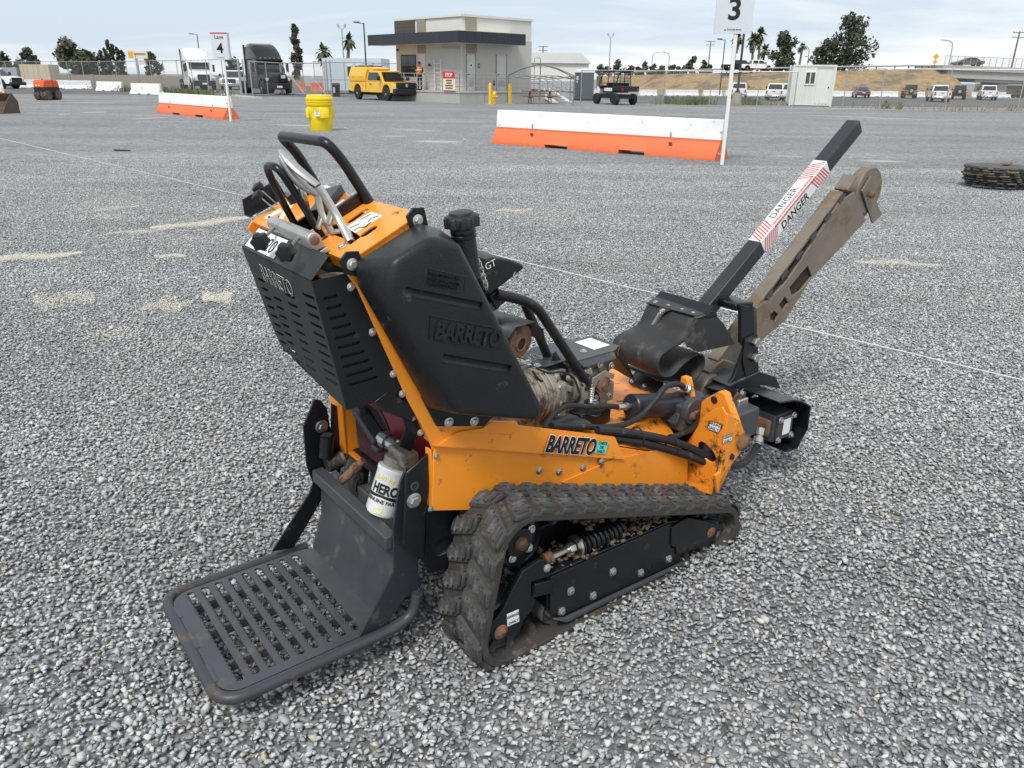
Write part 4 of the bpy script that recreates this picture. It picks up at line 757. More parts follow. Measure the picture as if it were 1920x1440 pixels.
for i, (ln, y) in enumerate((('BARRETO MFG CORP', 400), ('CARB CODE-LO-027A', 440), ('EPA # GO82F2ARX1', 478))):
    w0 = vec({400: (-0.159, 0.044, 1.185), 440: (-0.161, 0.044, 1.173), 478: (-0.160, 0.044, 1.162)}[y]); text('embossed_lettering', ln, .0125, w0, vec((-0.059, 0.044, 1.144)) - vec((-0.159, 0.044, 1.174)), (0, 0, 1), MT['tank_plastic'], tank, th=.003, sx=.72)
for p, q in (((-.277, .170, 1.2), (-0.283, 0.170, 1.202)), ((-.10, .17, 1.28), (-0.108, 0.170, 1.284))):
    MB().prism([vec(q) + Vector((x, 0, z)) for x, z in ((-.03, .012), (-.012, .03), (.02, .028), (.03, -.02), (.01, -.03), (-.02, -.02))], (0, .006, 0)).build('tank_tab', MT['tank_plastic'], tank, bevel=.002); MB().hexbolt(vec(q), (0, -1, 0), .0098, .010).build('bolt', MT['zinc'], tank)
fb = MB().prism([(-0.114, 0.172, 0.833), (-0.102, 0.172, 0.836), (-0.056, 0.172, 0.789), (0.116, 0.172, 0.717), (0.081, 0.172, 0.698), (-0.070, 0.172, 0.739)], (0, .006, 0)).build('tank_bracket', MT['black_paint'], T, bevel=.001)
for p in ((-0.034, 0.171, 0.742), (0.048, 0.171, 0.722)): MB().hexbolt(p, (0, -1, 0), .010, .009).build('bolt', MT['zinc'], fb)
nk0, nk1 = vec((.000, .125, 1.17)), vec((-.012, .125, 1.268)); nd = nk1 - nk0
nk = MB().lathe([(.032, -.03), (.030, 0), (.029, .07), (.031, .072), (.031, .078), (.029, .08), (.031, .083), (.031, .09), (.026, .098)], nk0, nd, 24).build('filler_neck', MT['tank_plastic'], tank)
rings = []; x, y, d = frame(nd)
for zz, rr, fl_ in ((0, .041, .0035), (.022, .041, .0035), (.026, .037, 0), (.029, .030, 0), (.034, .028, 0), (.036, .01, 0)): rings.append([nk1 + d * zz + (x * math.cos(2 * PI * i / 40) + y * math.sin(2 * PI * i / 40)) * (rr + fl_ * math.cos(10 * 2 * PI * i / 40)) for i in range(40)])
MB().loft(rings).build('fuel_cap', MT['knob_black'], tank)
ch = [(0.059, 0.160, 1.164), (0.067, 0.160, 1.145), (0.068, 0.150, 1.123), (0.076, 0.150, 1.101), (0.083, 0.150, 1.086)]
for i in range(9):
    c = smooth_path(ch, 8)[i * 3]; MB().ring([c + Vector((.006 * math.cos(t * PI / 5) * (i % 2), .005 * math.cos(t * PI / 5) * ((i + 1) % 2), .010 * math.sin(t * PI / 5))) for t in range(10)], .0018, 5).build('chain_link', MT['zinc'], tank)
MB().box((0.068, 0.170, 1.157), (.02, .02, .035), Matrix.Rotation(.3, 3, 'Y')).build('chain_clip', MT['knob_black'], tank, bevel=.004)

# ---- engine
eng = MB().bb(.20, .56, .36, .62, .50, .66).build('engine_block', MT['engine_alloy'], T, bevel=.012)
cv = MB().prism([(0.501, 0.543, 0.700), (0.494, 0.450, 0.700), (0.518, 0.426, 0.700), (0.620, 0.433, 0.700), (0.643, 0.406, 0.700), (0.812, 0.409, 0.700), (0.870, 0.438, 0.700), (0.856, 0.578, 0.700), (0.748, 0.593, 0.700), (0.596, 0.604, 0.700)], (0, 0, .004)).build('engine_cover', MT['worn_black'], T, bevel=.001)
MB().prism([(0.643, 0.406, 0.700), (0.812, 0.409, 0.700), (.806, .385, .684), (.650, .385, .684)], (0, .003, 0)).build('cover_skirt', MT['worn_black'], cv); MB().prism([(.866, .435, .703), (.865, .575, .703), (.905, .585, .60), (.905, .385, .575), (.806, .385, .69)], (.004, 0, 0)).build('cover_skirt', MT['black_paint'], cv)
MB().prism([(0.758, 0.557, 0.705), (0.760, 0.453, 0.705), (0.842, 0.458, 0.705), (0.840, 0.559, 0.705)], (0, 0, .0006)).build('data_plate', MT['white_print'], cv, sm=0)
e0, e1 = vec((0.496, 0.496, 0.705)), vec((0.695, 0.476, 0.705)); text('lettering', '20', .085, e0, e1 - e0, (0, 1, 0), MT['white_print'], cv, th=.0004, bold=.001, sx=.8); text('lettering', '20', .085, e0 + Vector((0, 0, .0006)), e1 - e0, (0, 1, 0), MT['worn_black'], cv, th=.0004, bold=-.0012, sx=.8)
for p in ((0.497, 0.449, 0.704), (0.719, 0.464, 0.704), (0.492, 0.493, 0.704)): MB().hexbolt(p, (0, 0, 1), .009, .007).build('bolt', MT['zinc'], cv)
def pump(a, b, z, k):
    pm = MB().lathe([(.055, 0), (.062, .01), (.062, .10), (.055, .11)], (a, b, z), (0, 1, 0), 22).build('hydraulic_pump', MT['engine_alloy'], T)
    MB().bb(a - .075, a + .075, b + .02, b + .12, z + .02, z + .085).build('pump_head', MT['engine_alloy'], pm, bevel=.010)
    MB().bb(a - .03, a + .09, b + .01, b + .09, z - .085, z - .01).build('pump_port_block', MT['engine_alloy'], pm, bevel=.008)
    MB().lathe([(.024, 0), (.026, .006), (.026, .016), (.013, .018), (.013, .026), (.002, .028)], (a + .005, b - .004, z), (0, -1, 0), 18).build('trunnion_shaft', MT['rust'], pm); MB().lathe([(.030, 0), (.030, .006)], (a + .005, b - .002, z), (0, -1, 0), 20).build('washer', MT['zinc'], pm)
    for dx, dz in ((-.05, .06), (.055, .06), (.05, -.055), (-.045, -.05), (.0, .075)): MB().hexbolt((a + dx, b, z + dz), (0, -1, 0), .009, .010).build('bolt', MT['zinc'], pm)
    MB().prism(P2(b - .016, [(a - .06, z - .02), (a - .045, z + .04), (a + .01, z + .055), (a + .06, z + .03), (a + .055, z + .01), (a + .02, z + .028), (a - .02, z + .022), (a - .04, z - .02)]), (0, .006, 0)).build('return_arm', MT['zinc'], pm, bevel=.001)
    s_ = Vector((a - .055, b - .022, z - .05)); MB().tube([s_ + Vector((.008 * math.cos(2 * PI * 9 * i / 90), .008 * math.sin(2 * PI * 9 * i / 90), .06 * i / 90)) for i in range(91)], .0024, 5).build('return_spring', MT['zinc'], pm); MB().cyl(s_ + Vector((0, 0, -.01)), s_ + Vector((0, 0, .07)), .005, 8).build('spring_rod', MT['steel'], pm)
    MB().prism(P2(b - .012, [(a - .01, z - .02), (a + .025, z - .025), (a + .045, z - .11), (a + .02, z - .12), (a, z - .06)]), (0, .005, 0)).build('link_plate', MT['zinc'], pm, bevel=.001)
pump(.545, .405, .592, 0); pump(.745, .405, .592, 1)
MB().lathe([(.07, 0), (.07, .02), (.058, .025), (.058, .09)], (.62, .46, .60), (1, 0, 0), 24).build('pump_coupling', MT['engine_alloy'], T); MB().bb(.655, .69, .39, .50, .52, .67).build('pump_flange', MT['engine_alloy'], T, bevel=.008)
for z in (.55, .60, .645): MB().lathe([(.010, 0), (.010, .0015)], (.672, .389, z), (0, -1, 0), 12).build('hole', MT['grille_dark'], T)
MB().lathe([(.075, 0), (.08, .01), (.08, .12), (.07, .14)], (.36, .40, .63), (1, 0, 0), 24).build('crankcase', MT['engine_alloy'], T); MB().bb(.40, .50, .39, .43, .62, .675).build('engine_bracket', MT['worn_black'], T, bevel=.004)
for k in range(5): MB().lathe([(.084, 0), (.087, .003), (.084, .006)], (.375 + .022 * k, .40, .63), (1, 0, 0), 26).build('cooling_fin', MT['engine_alloy'], T)
for k, (y_, z_) in enumerate(((.325, .66), (.322, .60), (.33, .56))): MB().hexbolt((.505, y_ + .02, z_), (.4, -1, 0), .009, .010).build('bolt', MT['zinc'], T)
hose([(0.404, 0.360, 0.732), (0.423, 0.350, 0.703), (0.463, 0.360, 0.679), (0.515, 0.380, 0.669), (0.568, 0.390, 0.627)], .0042, 'wire'); hose([(0.428, 0.370, 0.734), (0.480, 0.370, 0.706), (0.549, 0.380, 0.690), (0.611, 0.390, 0.650), (0.635, 0.385, 0.595)], .0036, 'wire'); hose([(0.461, 0.350, 0.600), (0.500, 0.360, 0.604), (0.544, 0.360, 0.584), (0.597, 0.370, 0.579)], .005, 'wire')
mt = MB().prism([(0.590, 0.368, 0.530), (0.639, 0.397, 0.530), (0.672, 0.309, 0.530), (0.642, 0.297, 0.530)], (0, 0, .006)).build('engine_mount', MT['black_paint'], T, bevel=.002)
MB().bb(.60, .74, .33, .40, .475, .535).build('mount_block', MT['black_paint'], mt, bevel=.008); MB().hexbolt((.705, .385, .538), (0, 0, 1), .014, .016).build('bolt', MT['steel'], mt)
MB().lathe([(.030, 0), (.030, .008), (.022, .010), (.022, .014), (.012, .014)], (0.561, 0.401, 0.512), (0, 0, 1), 20).build('rubber_mount', MT['rubber_flap'], T); MB().lathe([(.034, -.004), (.034, .003)], (0.556, 0.391, 0.512), (0, 0, 1), 20).build('mount_ring', MT['orange_paint'], T)
MB().prism([(0.459, 0.300, 0.551), (0.578, 0.330, 0.535), (0.611, 0.300, 0.522), (0.608, 0.280, 0.517)], (0, .06, 0)).build('mount_gusset_plate', MT['worn_black'], T, bevel=.002)
# exhaust, air cleaner, tubular guard
mc, md = vec((0.391, 0.400, 0.822)), Vector((-.25, 1, .05))
mf = MB().lathe([(.022, 0), (.052, .001), (.055, .006), (.055, .17), (.05, .18)], mc, md, 30).build('exhaust_muffler', MT['rust'], T); MB().lathe([(.024, .003), (.026, .0), (.026, -.006), (.020, -.006), (.020, .002)], vec((0.386, 0.400, 0.816)), md, 22).build('exhaust_outlet', MT['rust'], mf); MB().lathe([(.020, 0), (.020, -.002)], vec((0.386, 0.400, 0.816)), md, 18).build('outlet_hole', MT['grille_dark'], mf)
x, y, d = frame(md); sh_ = MB()
prof = [(-.075, .03), (-.045, .062), (.03, .066), (.066, .035), (.075, -.005)]
sh_.loft([[mc + d * zz + Vector((1, 0, 0)) * px + Vector((0, 0, 1)) * pz for px, pz in prof] for zz in (-.02, .20)], cap=False, closed=False); sh_.build('heat_shield', MT['worn_black'], T, sm=20, fixn=False).modifiers.new('thick', 'SOLIDIFY').thickness = .002
ac = MB().prism([(0.189, 0.380, 1.090), (0.241, 0.380, 1.107), (0.264, 0.380, 1.111), (0.323, 0.380, 1.098), (0.376, 0.380, 1.076), (0.381, 0.380, 1.063), (0.339, 0.380, 1.042), (0.250, 0.380, 0.998), (0.226, 0.380, 1.018)], (0, .16, 0)).build('air_cleaner', MT['tank_plastic'], T, bevel=.010, seg=3)
text('lettering', 'GT', .03, (0.238, 0.380, 1.076), vec((0.274, 0.380, 1.087)) - vec((0.236, 0.380, 1.076)), (0, 0, 1), MT['white_print'], ac, th=.0004); MB().prism([(0.338, 0.379, 1.040), (0.347, 0.379, 1.057), (0.343, 0.379, 1.059), (0.337, 0.379, 1.048)], (0, .004, 0)).build('cover_clip', MT['zinc'], ac)
MB().prism([(0.264, 0.400, 0.991), (0.306, 0.400, 1.009), (0.309, 0.400, 0.951), (0.292, 0.400, 0.939)], (0, .10, 0)).build('air_duct', MT['tank_plastic'], ac, bevel=.006)
MB().bb(.20, .30, .43, .56, .655, .97).build('air_cleaner_stand', MT['worn_black'], T, bevel=.008); MB().bb(.28, .39, .45, .52, .74, .80).build('muffler_bracket', MT['worn_black'], mf, bevel=.004); MB().cyl((.27, .50, .95), (.33, .48, 1.03), .04, 16).build('intake_tube', MT['worn_black'], ac); MB().bar((.25, .43, .93), (.33, .41, .985), .03, .03).build('guard_bracket', MT['worn_black'], T)
rb = MB().tube(fillet([(0.289, 0.400, 0.993), (0.365, 0.400, 0.969), (0.445, 0.400, 0.932), (0.708, 0.400, 0.579)], .05, 6), .0165, 14).build('roll_guard', MT['tank_plastic'], T)
MB().tube([(0.495, 0.520, 0.901), (0.599, 0.500, 0.677)], .0155, 12).build('roll_guard_leg', MT['tank_plastic'], rb)
MB().prism([(0.648, 0.392, 0.621), (0.702, 0.392, 0.606), (0.745, 0.392, 0.542), (0.713, 0.392, 0.540), (0.682, 0.392, 0.568)], (0, .006, 0)).build('guard_foot', MT['black_paint'], rb, bevel=.001); MB().prism([(0.575, 0.460, 0.726), (0.590, 0.460, 0.732), (0.603, 0.460, 0.698), (0.612, 0.420, 0.674), (0.608, 0.410, 0.612), (0.588, 0.410, 0.617), (0.580, 0.420, 0.652), (0.557, 0.450, 0.687)], (0, .005, 0)).build('guard_foot', MT['black_paint'], rb, bevel=.001)
MB().hexbolt((0.719, 0.391, 0.551), (0, -1, 0), .009).build('bolt', MT['rust'], rb); MB().hexbolt((0.598, 0.409, 0.622), (0, -1, 0), .008).build('bolt', MT['rust'], rb)

# ---- rear engine bay: cooling grille, red shroud, oil filter
GC = Vector((-.050, .585, .535))
rs = MB().lathe([(.175, .03), (.175, .16), (.15, .17)], GC, (1, 0, 0), 40).build('engine_shroud', MT['engine_red'], T)
MB().lathe([(.126, .0), (.135, .0), (.150, .012), (.176, .032), (.170, .04), (.126, .02)], GC, (1, 0, 0), 40).build('shroud_rim', MT['engine_red'], rs); MB().lathe([(.126, 0), (.130, -.003), (.118, -.003), (.118, .008)], GC, (1, 0, 0), 40).build('grille_ring', MT['worn_black'], rs); MB().lathe([(.125, .016), (.002, .0161)], GC, (1, 0, 0), 32).build('fan_disc', MT['grille_dark'], rs)
wire = MB()
for k in range(-12, 13):
    h = math.sqrt(max(0, .12 ** 2 - (k * .0098) ** 2))
    for s in (1, -1):
        u, w = Vector((0, .7071, .7071 * s)), Vector((0, -.7071 * s, .7071)); c = GC + w * (k * .0098); wire.bar(c - u * h + Vector((-.001 * s, 0, 0)), c + u * h + Vector((-.001 * s, 0, 0)), .0028, .0016, (1, 0, 0))
wire.build('grille_mesh', MT['worn_black'], rs)
MB().bar((-0.075, 0.621, 0.623), (-0.075, 0.494, 0.568), .024, .05, (1, 0, 0)).build('starter_arm', MT['worn_black'], rs, bevel=.008); MB().box((-0.080, 0.504, 0.544), (.03, .04, .02)).build('starter_arm_foot', MT['worn_black'], rs, bevel=.006); MB().box((-0.080, 0.616, 0.630), (.03, .05, .03)).build('starter_arm_foot', MT['worn_black'], rs, bevel=.006)
f0, f1 = vec((-0.094, 0.370, 0.541)), vec((-0.148, 0.370, 0.406)); fd = f1 - f0; fl_ = fd.length
of = MB().lathe([(.040, -.004), (.049, 0), (.051, .004), (.051, .010), (.049, .014), (.050, fl_ - .012), (.044, fl_ - .002), (.03, fl_)], f0, fd, 34).build('oil_filter', MT['filter_white'], T)
fdn = fd.normalized(); fx = (Vector((-.80, -.60, 0)) - fdn * Vector((-.80, -.60, 0)).dot(fdn)).normalized(); fy = fdn.cross(fx)
def on_can(me, r=.0506):
    """wrap flat lettering (x along the rim, y up the can) round the filter"""
    for v in me.vertices:
        t = -v.co.x / r; v.co = f0 + fdn * (fl_ * .5 - v.co.y) + (fx * math.cos(t) + fy * math.sin(t)) * (r + v.co.z)
    return me
def can_text(s, size, x, y, m, **k): link('lettering', on_can(text_mesh('lettering', s, size, (x, y, 0), (1, 0, 0), (0, 1, 0), align='CENTER', **k)), MT[m], of, sm=0)
sg = -1 if (fx.cross(fy)).dot(fdn) > 0 else 1
can_text('HERO', .040, .004, -.002, 'black_print', bold=.0016, sx=.8); can_text('GENUINE PARTS', .0155, .004, -.030, 'black_print', bold=.0003)
can_text('640 hrs', .024, .0, .034, 'marker_yellow', shear=.1); can_text('C2', .026, .0, -.062, 'marker_yellow', shear=.1)
band = MB(); 
for k in range(24):
    t0, t1 = [(-1.0 + 2.0 * q / 24) * .052 for q in (k, k + 1)]; band.add([(t0, -.012 - .006 * abs(t0) / .05, .0004), (t1, -.012 - .006 * abs(t1) / .05, .0004), (t1, -.005 - .002 * abs(t1) / .05, .0004), (t0, -.005 - .002 * abs(t0) / .05, .0004)], [(0, 1, 2, 3)])
link('printed_band', on_can(band.mesh('printed_band')), MT['black_print'], of, sm=0)
fh = MB().lathe([(.030, 0), (.040, .006), (.040, .03), (.025, .04)], f0, -fd, 18).build('filter_head', MT['engine_alloy'], T); MB().box(f0 - fdn * .045 + Vector((0, -.02, 0)), (.05, .10, .045)).build('filter_manifold', MT['engine_alloy'], fh, bevel=.008)
fitting(f0 - fdn * .05 + Vector((0, .02, .005)), f0 - fdn * .05 + Vector((-.02, .085, .02)), .021, fh); fitting((-0.165, 0.600, 0.414), (-0.108, 0.550, 0.491), .014, None, 'rust')
MB().tube([(-0.157, 0.700, 0.529), (-0.168, 0.700, 0.459)], .022, 16).build('post_tube', MT['black_paint'], T); MB().lathe([(.017, 0), (.017, .001)], vec((-0.157, 0.700, 0.530)) + Vector((0, 0, .004)), (0, 0, 1), 14).build('hole', MT['grille_dark'], T)
b0_ = vec((-0.166, 0.700, 0.430)); bu = MB().cyl(b0_, b0_ + Vector((.045, 0, .005)), .027, 18).build('rubber_bumper', MT['rubber_flap'], T); MB().cyl(b0_ + Vector((.045, 0, .005)), b0_ + Vector((.055, 0, .006)), .026, 18).build('bumper_washer', MT['zinc'], bu)
MB().prism([(-0.118, 0.735, 0.621), (-0.090, 0.735, 0.598), (-0.102, 0.735, 0.471), (-0.095, 0.735, 0.439), (-0.108, 0.735, 0.360), (-0.139, 0.735, 0.410)], (0, .006, 0)).build('post_plate', MT['black_paint'], T, bevel=.001)
MB().bb(-.06, .05, .44, .62, .30, .42).build('frame_bracket', MT['black_paint'], T, bevel=.01)

# ---- rubber flap, boom and safety bar at the front
prof = [(1.218, 0.380, 0.762), (1.194, 0.380, 0.732), (1.176, 0.380, 0.700), (1.149, 0.380, 0.679), (1.108, 0.380, 0.669), (1.070, 0.380, 0.661), (1.038, 0.380, 0.649), (1.023, 0.380, 0.622), (1.027, 0.380, 0.590), (1.051, 0.380, 0.561), (1.089, 0.380, 0.551), (1.123, 0.380, 0.559), (1.165, 0.380, 0.584), (1.213, 0.380, 0.603), (1.254, 0.380, 0.607), (1.282, 0.380, 0.591), (1.291, 0.380, 0.561), (1.273, 0.380, 0.522), (1.234, 0.380, 0.499), (1.166, 0.380, 0.502), (1.066, 0.380, 0.534)]
pp = smooth_path(prof, 4); fb_ = MB()
fb_.loft([[(p.x, .38 + .245 * k / 6 , p.z) for p in pp] for k in range(7)], cap=False, closed=False); flap = fb_.build('rubber_flap', MT['rubber_flap'], T, sm=80, fixn=False); so = flap.modifiers.new('thick', 'SOLIDIFY'); so.thickness = .007; so.offset = 0
fpz = MB().prism([(1.205, .375, .766), (1.262, .375, .770), (1.262, .63, .776), (1.205, .63, .760)], (0, 0, .005)).build('flap_bar', MT['black_paint'], T, bevel=.001)
MB().prism([(1.255, .365, .775), (1.29, .365, .800), (1.29, .635, .800), (1.255, .635, .775)], (.004, 0, -.004)).build('flap_ledge', MT['black_paint'], fpz, bevel=.001)
for b in (.41, .465, .535, .60): MB().hexbolt((1.228, b, .768), (0, 0, 1), .0085, .007).build('bolt', MT['zinc'], fpz)
MB().prism([(1.205, .50, .762), (1.205, .56, .762), (1.175, .535, .752), (1.175, .52, .752)], (0, 0, .004)).build('spring_tab', MT['black_paint'], fpz, bevel=.001)
s0, s1 = vec((1.185, .527, .756)), vec((1.175, 0.570, 0.659)) + Vector((0, 0, .01)); ax = (s1 - s0).normalized(); sx, sy, _ = frame(ax); Lh = (s1 - s0).length
fs = MB().tube([s0 + ax * (Lh * k / 300) + (sx * math.cos(2 * PI * 26 * k / 300) + sy * math.sin(2 * PI * 26 * k / 300)) * .0085 for k in range(301)], .0023, 5).build('flap_spring', MT['zinc'], T)
MB().lathe([(.018, 0), (.018, .002), (.006, .004)], s1 - Vector((0, 0, .004)), (-.3, 0, 1), 16).build('washer', MT['zinc'], fs); MB().hexbolt((1.19, .527, .755), (0, 0, 1), .010).build('bolt', MT['zinc'], fs)
fm = MB().prism([(1.235, 0.673, 0.470), (1.110, 0.607, 0.450), (1.099, 0.587, 0.450), (1.107, 0.454, 0.450), (1.159, 0.462, 0.452), (1.194, 0.498, 0.478)], (.0, 0, .005)).build('flap_mount', MT['rubber_flap'], T)
for p in ((1.122, 0.591, 0.457), (1.122, 0.525, 0.457), (1.171, 0.505, 0.485)): MB().hexbolt(p, (-.3, -.2, 1), .010, .008).build('bolt', MT['zinc'], fm)
MB().prism([(1.191, 0.360, 0.765), (1.311, 0.360, 0.754), (1.355, 0.360, 0.719), (1.446, 0.360, 0.616), (1.222, 0.360, 0.628), (1.158, 0.360, 0.663), (1.137, 0.360, 0.689)], (0, .006, 0)).build('side_flap', MT['rubber_flap'], T)
MB().prism([(1.188, 0.358, 0.768), (1.254, 0.358, 0.773), (1.262, 0.358, 0.783), (1.297, 0.358, 0.777), (1.314, 0.358, 0.755)], (0, .02, 0)).build('flap_clip', MT['black_paint'], T, bevel=.001)
# boom
bm_lo = [(1.697, 0.440, 0.581), (1.670, 0.440, 0.710), (1.758, 0.440, 0.735), (1.871, 0.440, 0.805), (2.174, 0.440, 1.103), (2.286, 0.440, 1.141), (2.424, 0.440, 1.000), (2.041, 0.440, 0.777), (1.890, 0.440, 0.615), (1.793, 0.440, 0.579), (1.728, 0.440, 0.550)]
d2 = [(p[0], p[2]) for p in bm_lo]
def q2(p): return (p[0], p[2])
bh = [[q2((2.002, 0.440, 0.848)), q2((2.051, 0.440, 0.792)), q2((1.975, 0.440, 0.737)), q2((1.918, 0.440, 0.722)), q2((1.887, 0.440, 0.767))], [q2((1.863, 0.440, 0.730)), q2((1.898, 0.440, 0.696)), q2((1.865, 0.440, 0.665)), q2((1.828, 0.440, 0.700))], [q2((1.797, 0.440, 0.676)), q2((1.835, 0.440, 0.654)), q2((1.821, 0.440, 0.627)), q2((1.780, 0.440, 0.639)), q2((1.771, 0.440, 0.665))]]
boom = plate('boom', d2, bh, (0, .44, 0), (1, 0, 0), (0, 0, 1), .010, MT['boom_steel'], T, bevel=.001); plate('boom_plate', d2, bh, (0, .505, 0), (1, 0, 0), (0, 0, 1), .010, MT['boom_steel'], boom, bevel=.001)
tp0, tp1 = vec((1.678, 0.440, 0.701)), vec((2.206, 0.440, 1.139)); MB().bar(tp0 + Vector((0, .033, .004)), tp1 + Vector((0, .033, .004)), .060, .014).build('boom_rail', MT['boom_steel'], boom, bevel=.002)
plate('boom_core', d2, [], (0, .473, 0), (1, 0, 0), (0, 0, 1), .05, MT['dark_soil'], boom)
for k in range(6):
    t = k / 6 + .10; c = tp0.lerp(tp1, t); MB().bar(c + Vector((0, -.0062, -.004)), c + (tp1 - tp0) * .07 + Vector((0, -.0062, -.004)), .003, .014).build('weld_tooth', MT['worn_black'], boom)
tc0 = vec((2.431, 0.470, 1.135)); tw = MB().lathe([(.02, -.024), (.10, -.024), (.105, -.018), (.105, .022), (.10, .028), (.02, .028)], tc0, (0, 1, 0), 40).build('nose_wheel', MT['boom_steel'], boom, bevel=.001)
for yy in (-.036, .030): MB().prism([vec((2.400, 0.470, 1.203)) + Vector((0, yy, 0)), vec((2.466, 0.470, 1.157)) + Vector((0, yy, 0)), vec((2.470, 0.470, 1.100)) + Vector((0, yy, 0)), vec((2.559, 0.470, 1.017)) + Vector((0, yy, 0)), vec((2.490, 0.470, 0.982)) + Vector((0, yy, 0)), vec((2.345, 0.470, 1.141)) + Vector((0, yy, 0))], (0, .008, 0)).build('nose_plate', MT['boom_steel'], boom, bevel=.001)
MB().bar((2.231, 0.470, 1.150), (2.287, 0.470, 1.207), .065, .012).build('wiper_plate', MT['boom_steel'], boom, bevel=.001); MB().lathe([(.016, 0), (.016, .014), (.008, .02)], vec((2.402, 0.425, 1.122)), (0, -1, 0), 8).build('nose_bolt', MT['rust'], boom)
MB().bar((1.50, .475, .475), (1.76, .473, .705), .055, .11).build('boom_neck', MT['boom_steel'], boom, bevel=.004)
# boom foot and head shaft
MB().prism([(1.406, 0.440, 0.479), (1.494, 0.440, 0.519), (1.580, 0.440, 0.483), (1.616, 0.440, 0.434), (1.543, 0.440, 0.391), (1.472, 0.440, 0.422)], (0, .10, 0)).build('boom_foot', MT['boom_steel'], T, bevel=.006)
MB().lathe([(.07, 0), (.075, .01), (.075, .09), (.07, .10)], vec((1.419, 0.420, 0.396)), (0, 1, 0), 26).build('drive_drum', MT['boom_steel'], T)
ch_ = MB().prism([(1.356, 0.340, 0.441), (1.410, 0.340, 0.455), (1.598, 0.340, 0.474), (1.734, 0.340, 0.416), (1.787, 0.340, 0.348), (1.639, 0.340, 0.401), (1.467, 0.340, 0.391), (1.443, 0.340, 0.381)], (0, .12, -.012)).build('head_channel', MT['black_paint'], T, bevel=.003)
MB().prism([(1.40, .33, .452), (1.60, .33, .470), (1.60, .46, .476), (1.40, .46, .458)], (0, 0, .006)).build('head_top_plate', MT['worn_black'], ch_, bevel=.001)
MB().bb(1.52, 1.53, .34, .36, .472, .473).build('paint_fleck', MT['white_print'], ch_)
leg = MB().prism([(1.430, 0.340, 0.752), (1.423, 0.340, 0.786), (1.514, 0.340, 0.763), (1.544, 0.340, 0.640), (1.563, 0.340, 0.633), (1.604, 0.340, 0.462), (1.413, 0.340, 0.459), (1.438, 0.340, 0.479), (1.486, 0.340, 0.598), (1.453, 0.340, 0.627)], (0, .016, 0)).build('bar_bracket', MT['black_paint'], T, bevel=.003)
u0, u1 = vec((1.479, 0.348, 0.772)), vec((1.506, 0.500, 0.758)); MB().bar(u0 + Vector((-.02, 0, 0)), u1, .085, .030).build('bracket_top', MT['black_paint'], leg, bevel=.006)
MB().prism([(1.468, 0.333, 0.641), (1.547, 0.333, 0.649), (1.590, 0.333, 0.485), (1.514, 0.333, 0.461), (1.471, 0.333, 0.552)], (0, .007, 0)).build('bracket_plate', MT['black_paint'], leg, bevel=.001)
for p in ((1.532, 0.332, 0.617), (1.544, 0.332, 0.547)): MB().hexbolt(p, (0, -1, 0), .020, .018, False).build('bolt', MT['steel'], leg)
B0, B1 = vec((1.433, 0.500, 0.747)), vec((2.307, 0.500, 1.417)); bd = (B1 - B0).normalized(); bw = .062
bar_ = MB().bar(B0 - bd * .06, B1, bw, bw).build('safety_bar', MT['tube_black'], T, bevel=.004)
bx_ = bd.cross(Vector((0, 0, 1))).normalized(); bz_ = bx_.cross(bd); bl = (B1 - B0).length
w_a, w_b = (vec((1.716, 0.500, 0.939)) - B0).dot(bd), (vec((2.105, 0.500, 1.249)) - B0).dot(bd); w0_ = bw / 2 + .0012
wr = MB().bar(B0 + bd * w_a, B0 + bd * w_b, bw + .0024, bw + .0024).build('danger_wrap', MT['white_print'], bar_, bevel=.004)
st = MB(); L_ = w_b - w_a; N0 = 7
for e0_, sgn in ((w_a, 1), (w_b - .10, -1)):
    for k in range(N0):
        s = e0_ + k * .10 / N0
        for f_ in range(2):
            c = B0 + bd * s
            def pt(u, v): 
                return c + bd * (u + sgn * v * .028) + (bx_ * (w0_ + .0006) + bz_ * (v - .5) * bw * .92 if f_ == 0 else bz_ * (w0_ + .0006) + bx_ * (.5 - v) * bw * .92)
            st.add([pt(0, 0), pt(.0068, 0), pt(.0068, 1), pt(0, 1)], [(0, 1, 2, 3)])
ns_ = 34
for k in range(ns_):
    c = B0 + bd * (w_a + .10 + (L_ - .20) * k / ns_)
    for f_ in range(2):
        ex = bx_ * (w0_ + .0006) if f_ == 0 else bz_ * (w0_ + .0006); ey = bz_ if f_ == 0 else bx_; v0_, v1_ = .30 * bw, .48 * bw
        st.add([c + ex + ey * v0_, c + ex + ey * v0_ + bd * .006, c + ex + ey * v1_ + bd * .011, c + ex + ey * v1_ + bd * .005], [(0, 1, 2, 3)])
st.build('hazard_stripes', MT['red_print'], wr, sm=0, fixn=False)
text('lettering', 'DANGER', .050, B0 + bd * (w_a + .135) + bx_ * (w0_ + .0008) - bz_ * .026, bd, bz_, MT['black_print'], wr, th=.0004, bold=.0008, sx=.98)
text('lettering', 'DANGER', .044, B0 + bd * (w_a + .135) + bz_ * (w0_ + .0008) + bx_ * .008, bd, -bx_, MT['black_print'], wr, th=.0004, sx=1.05)
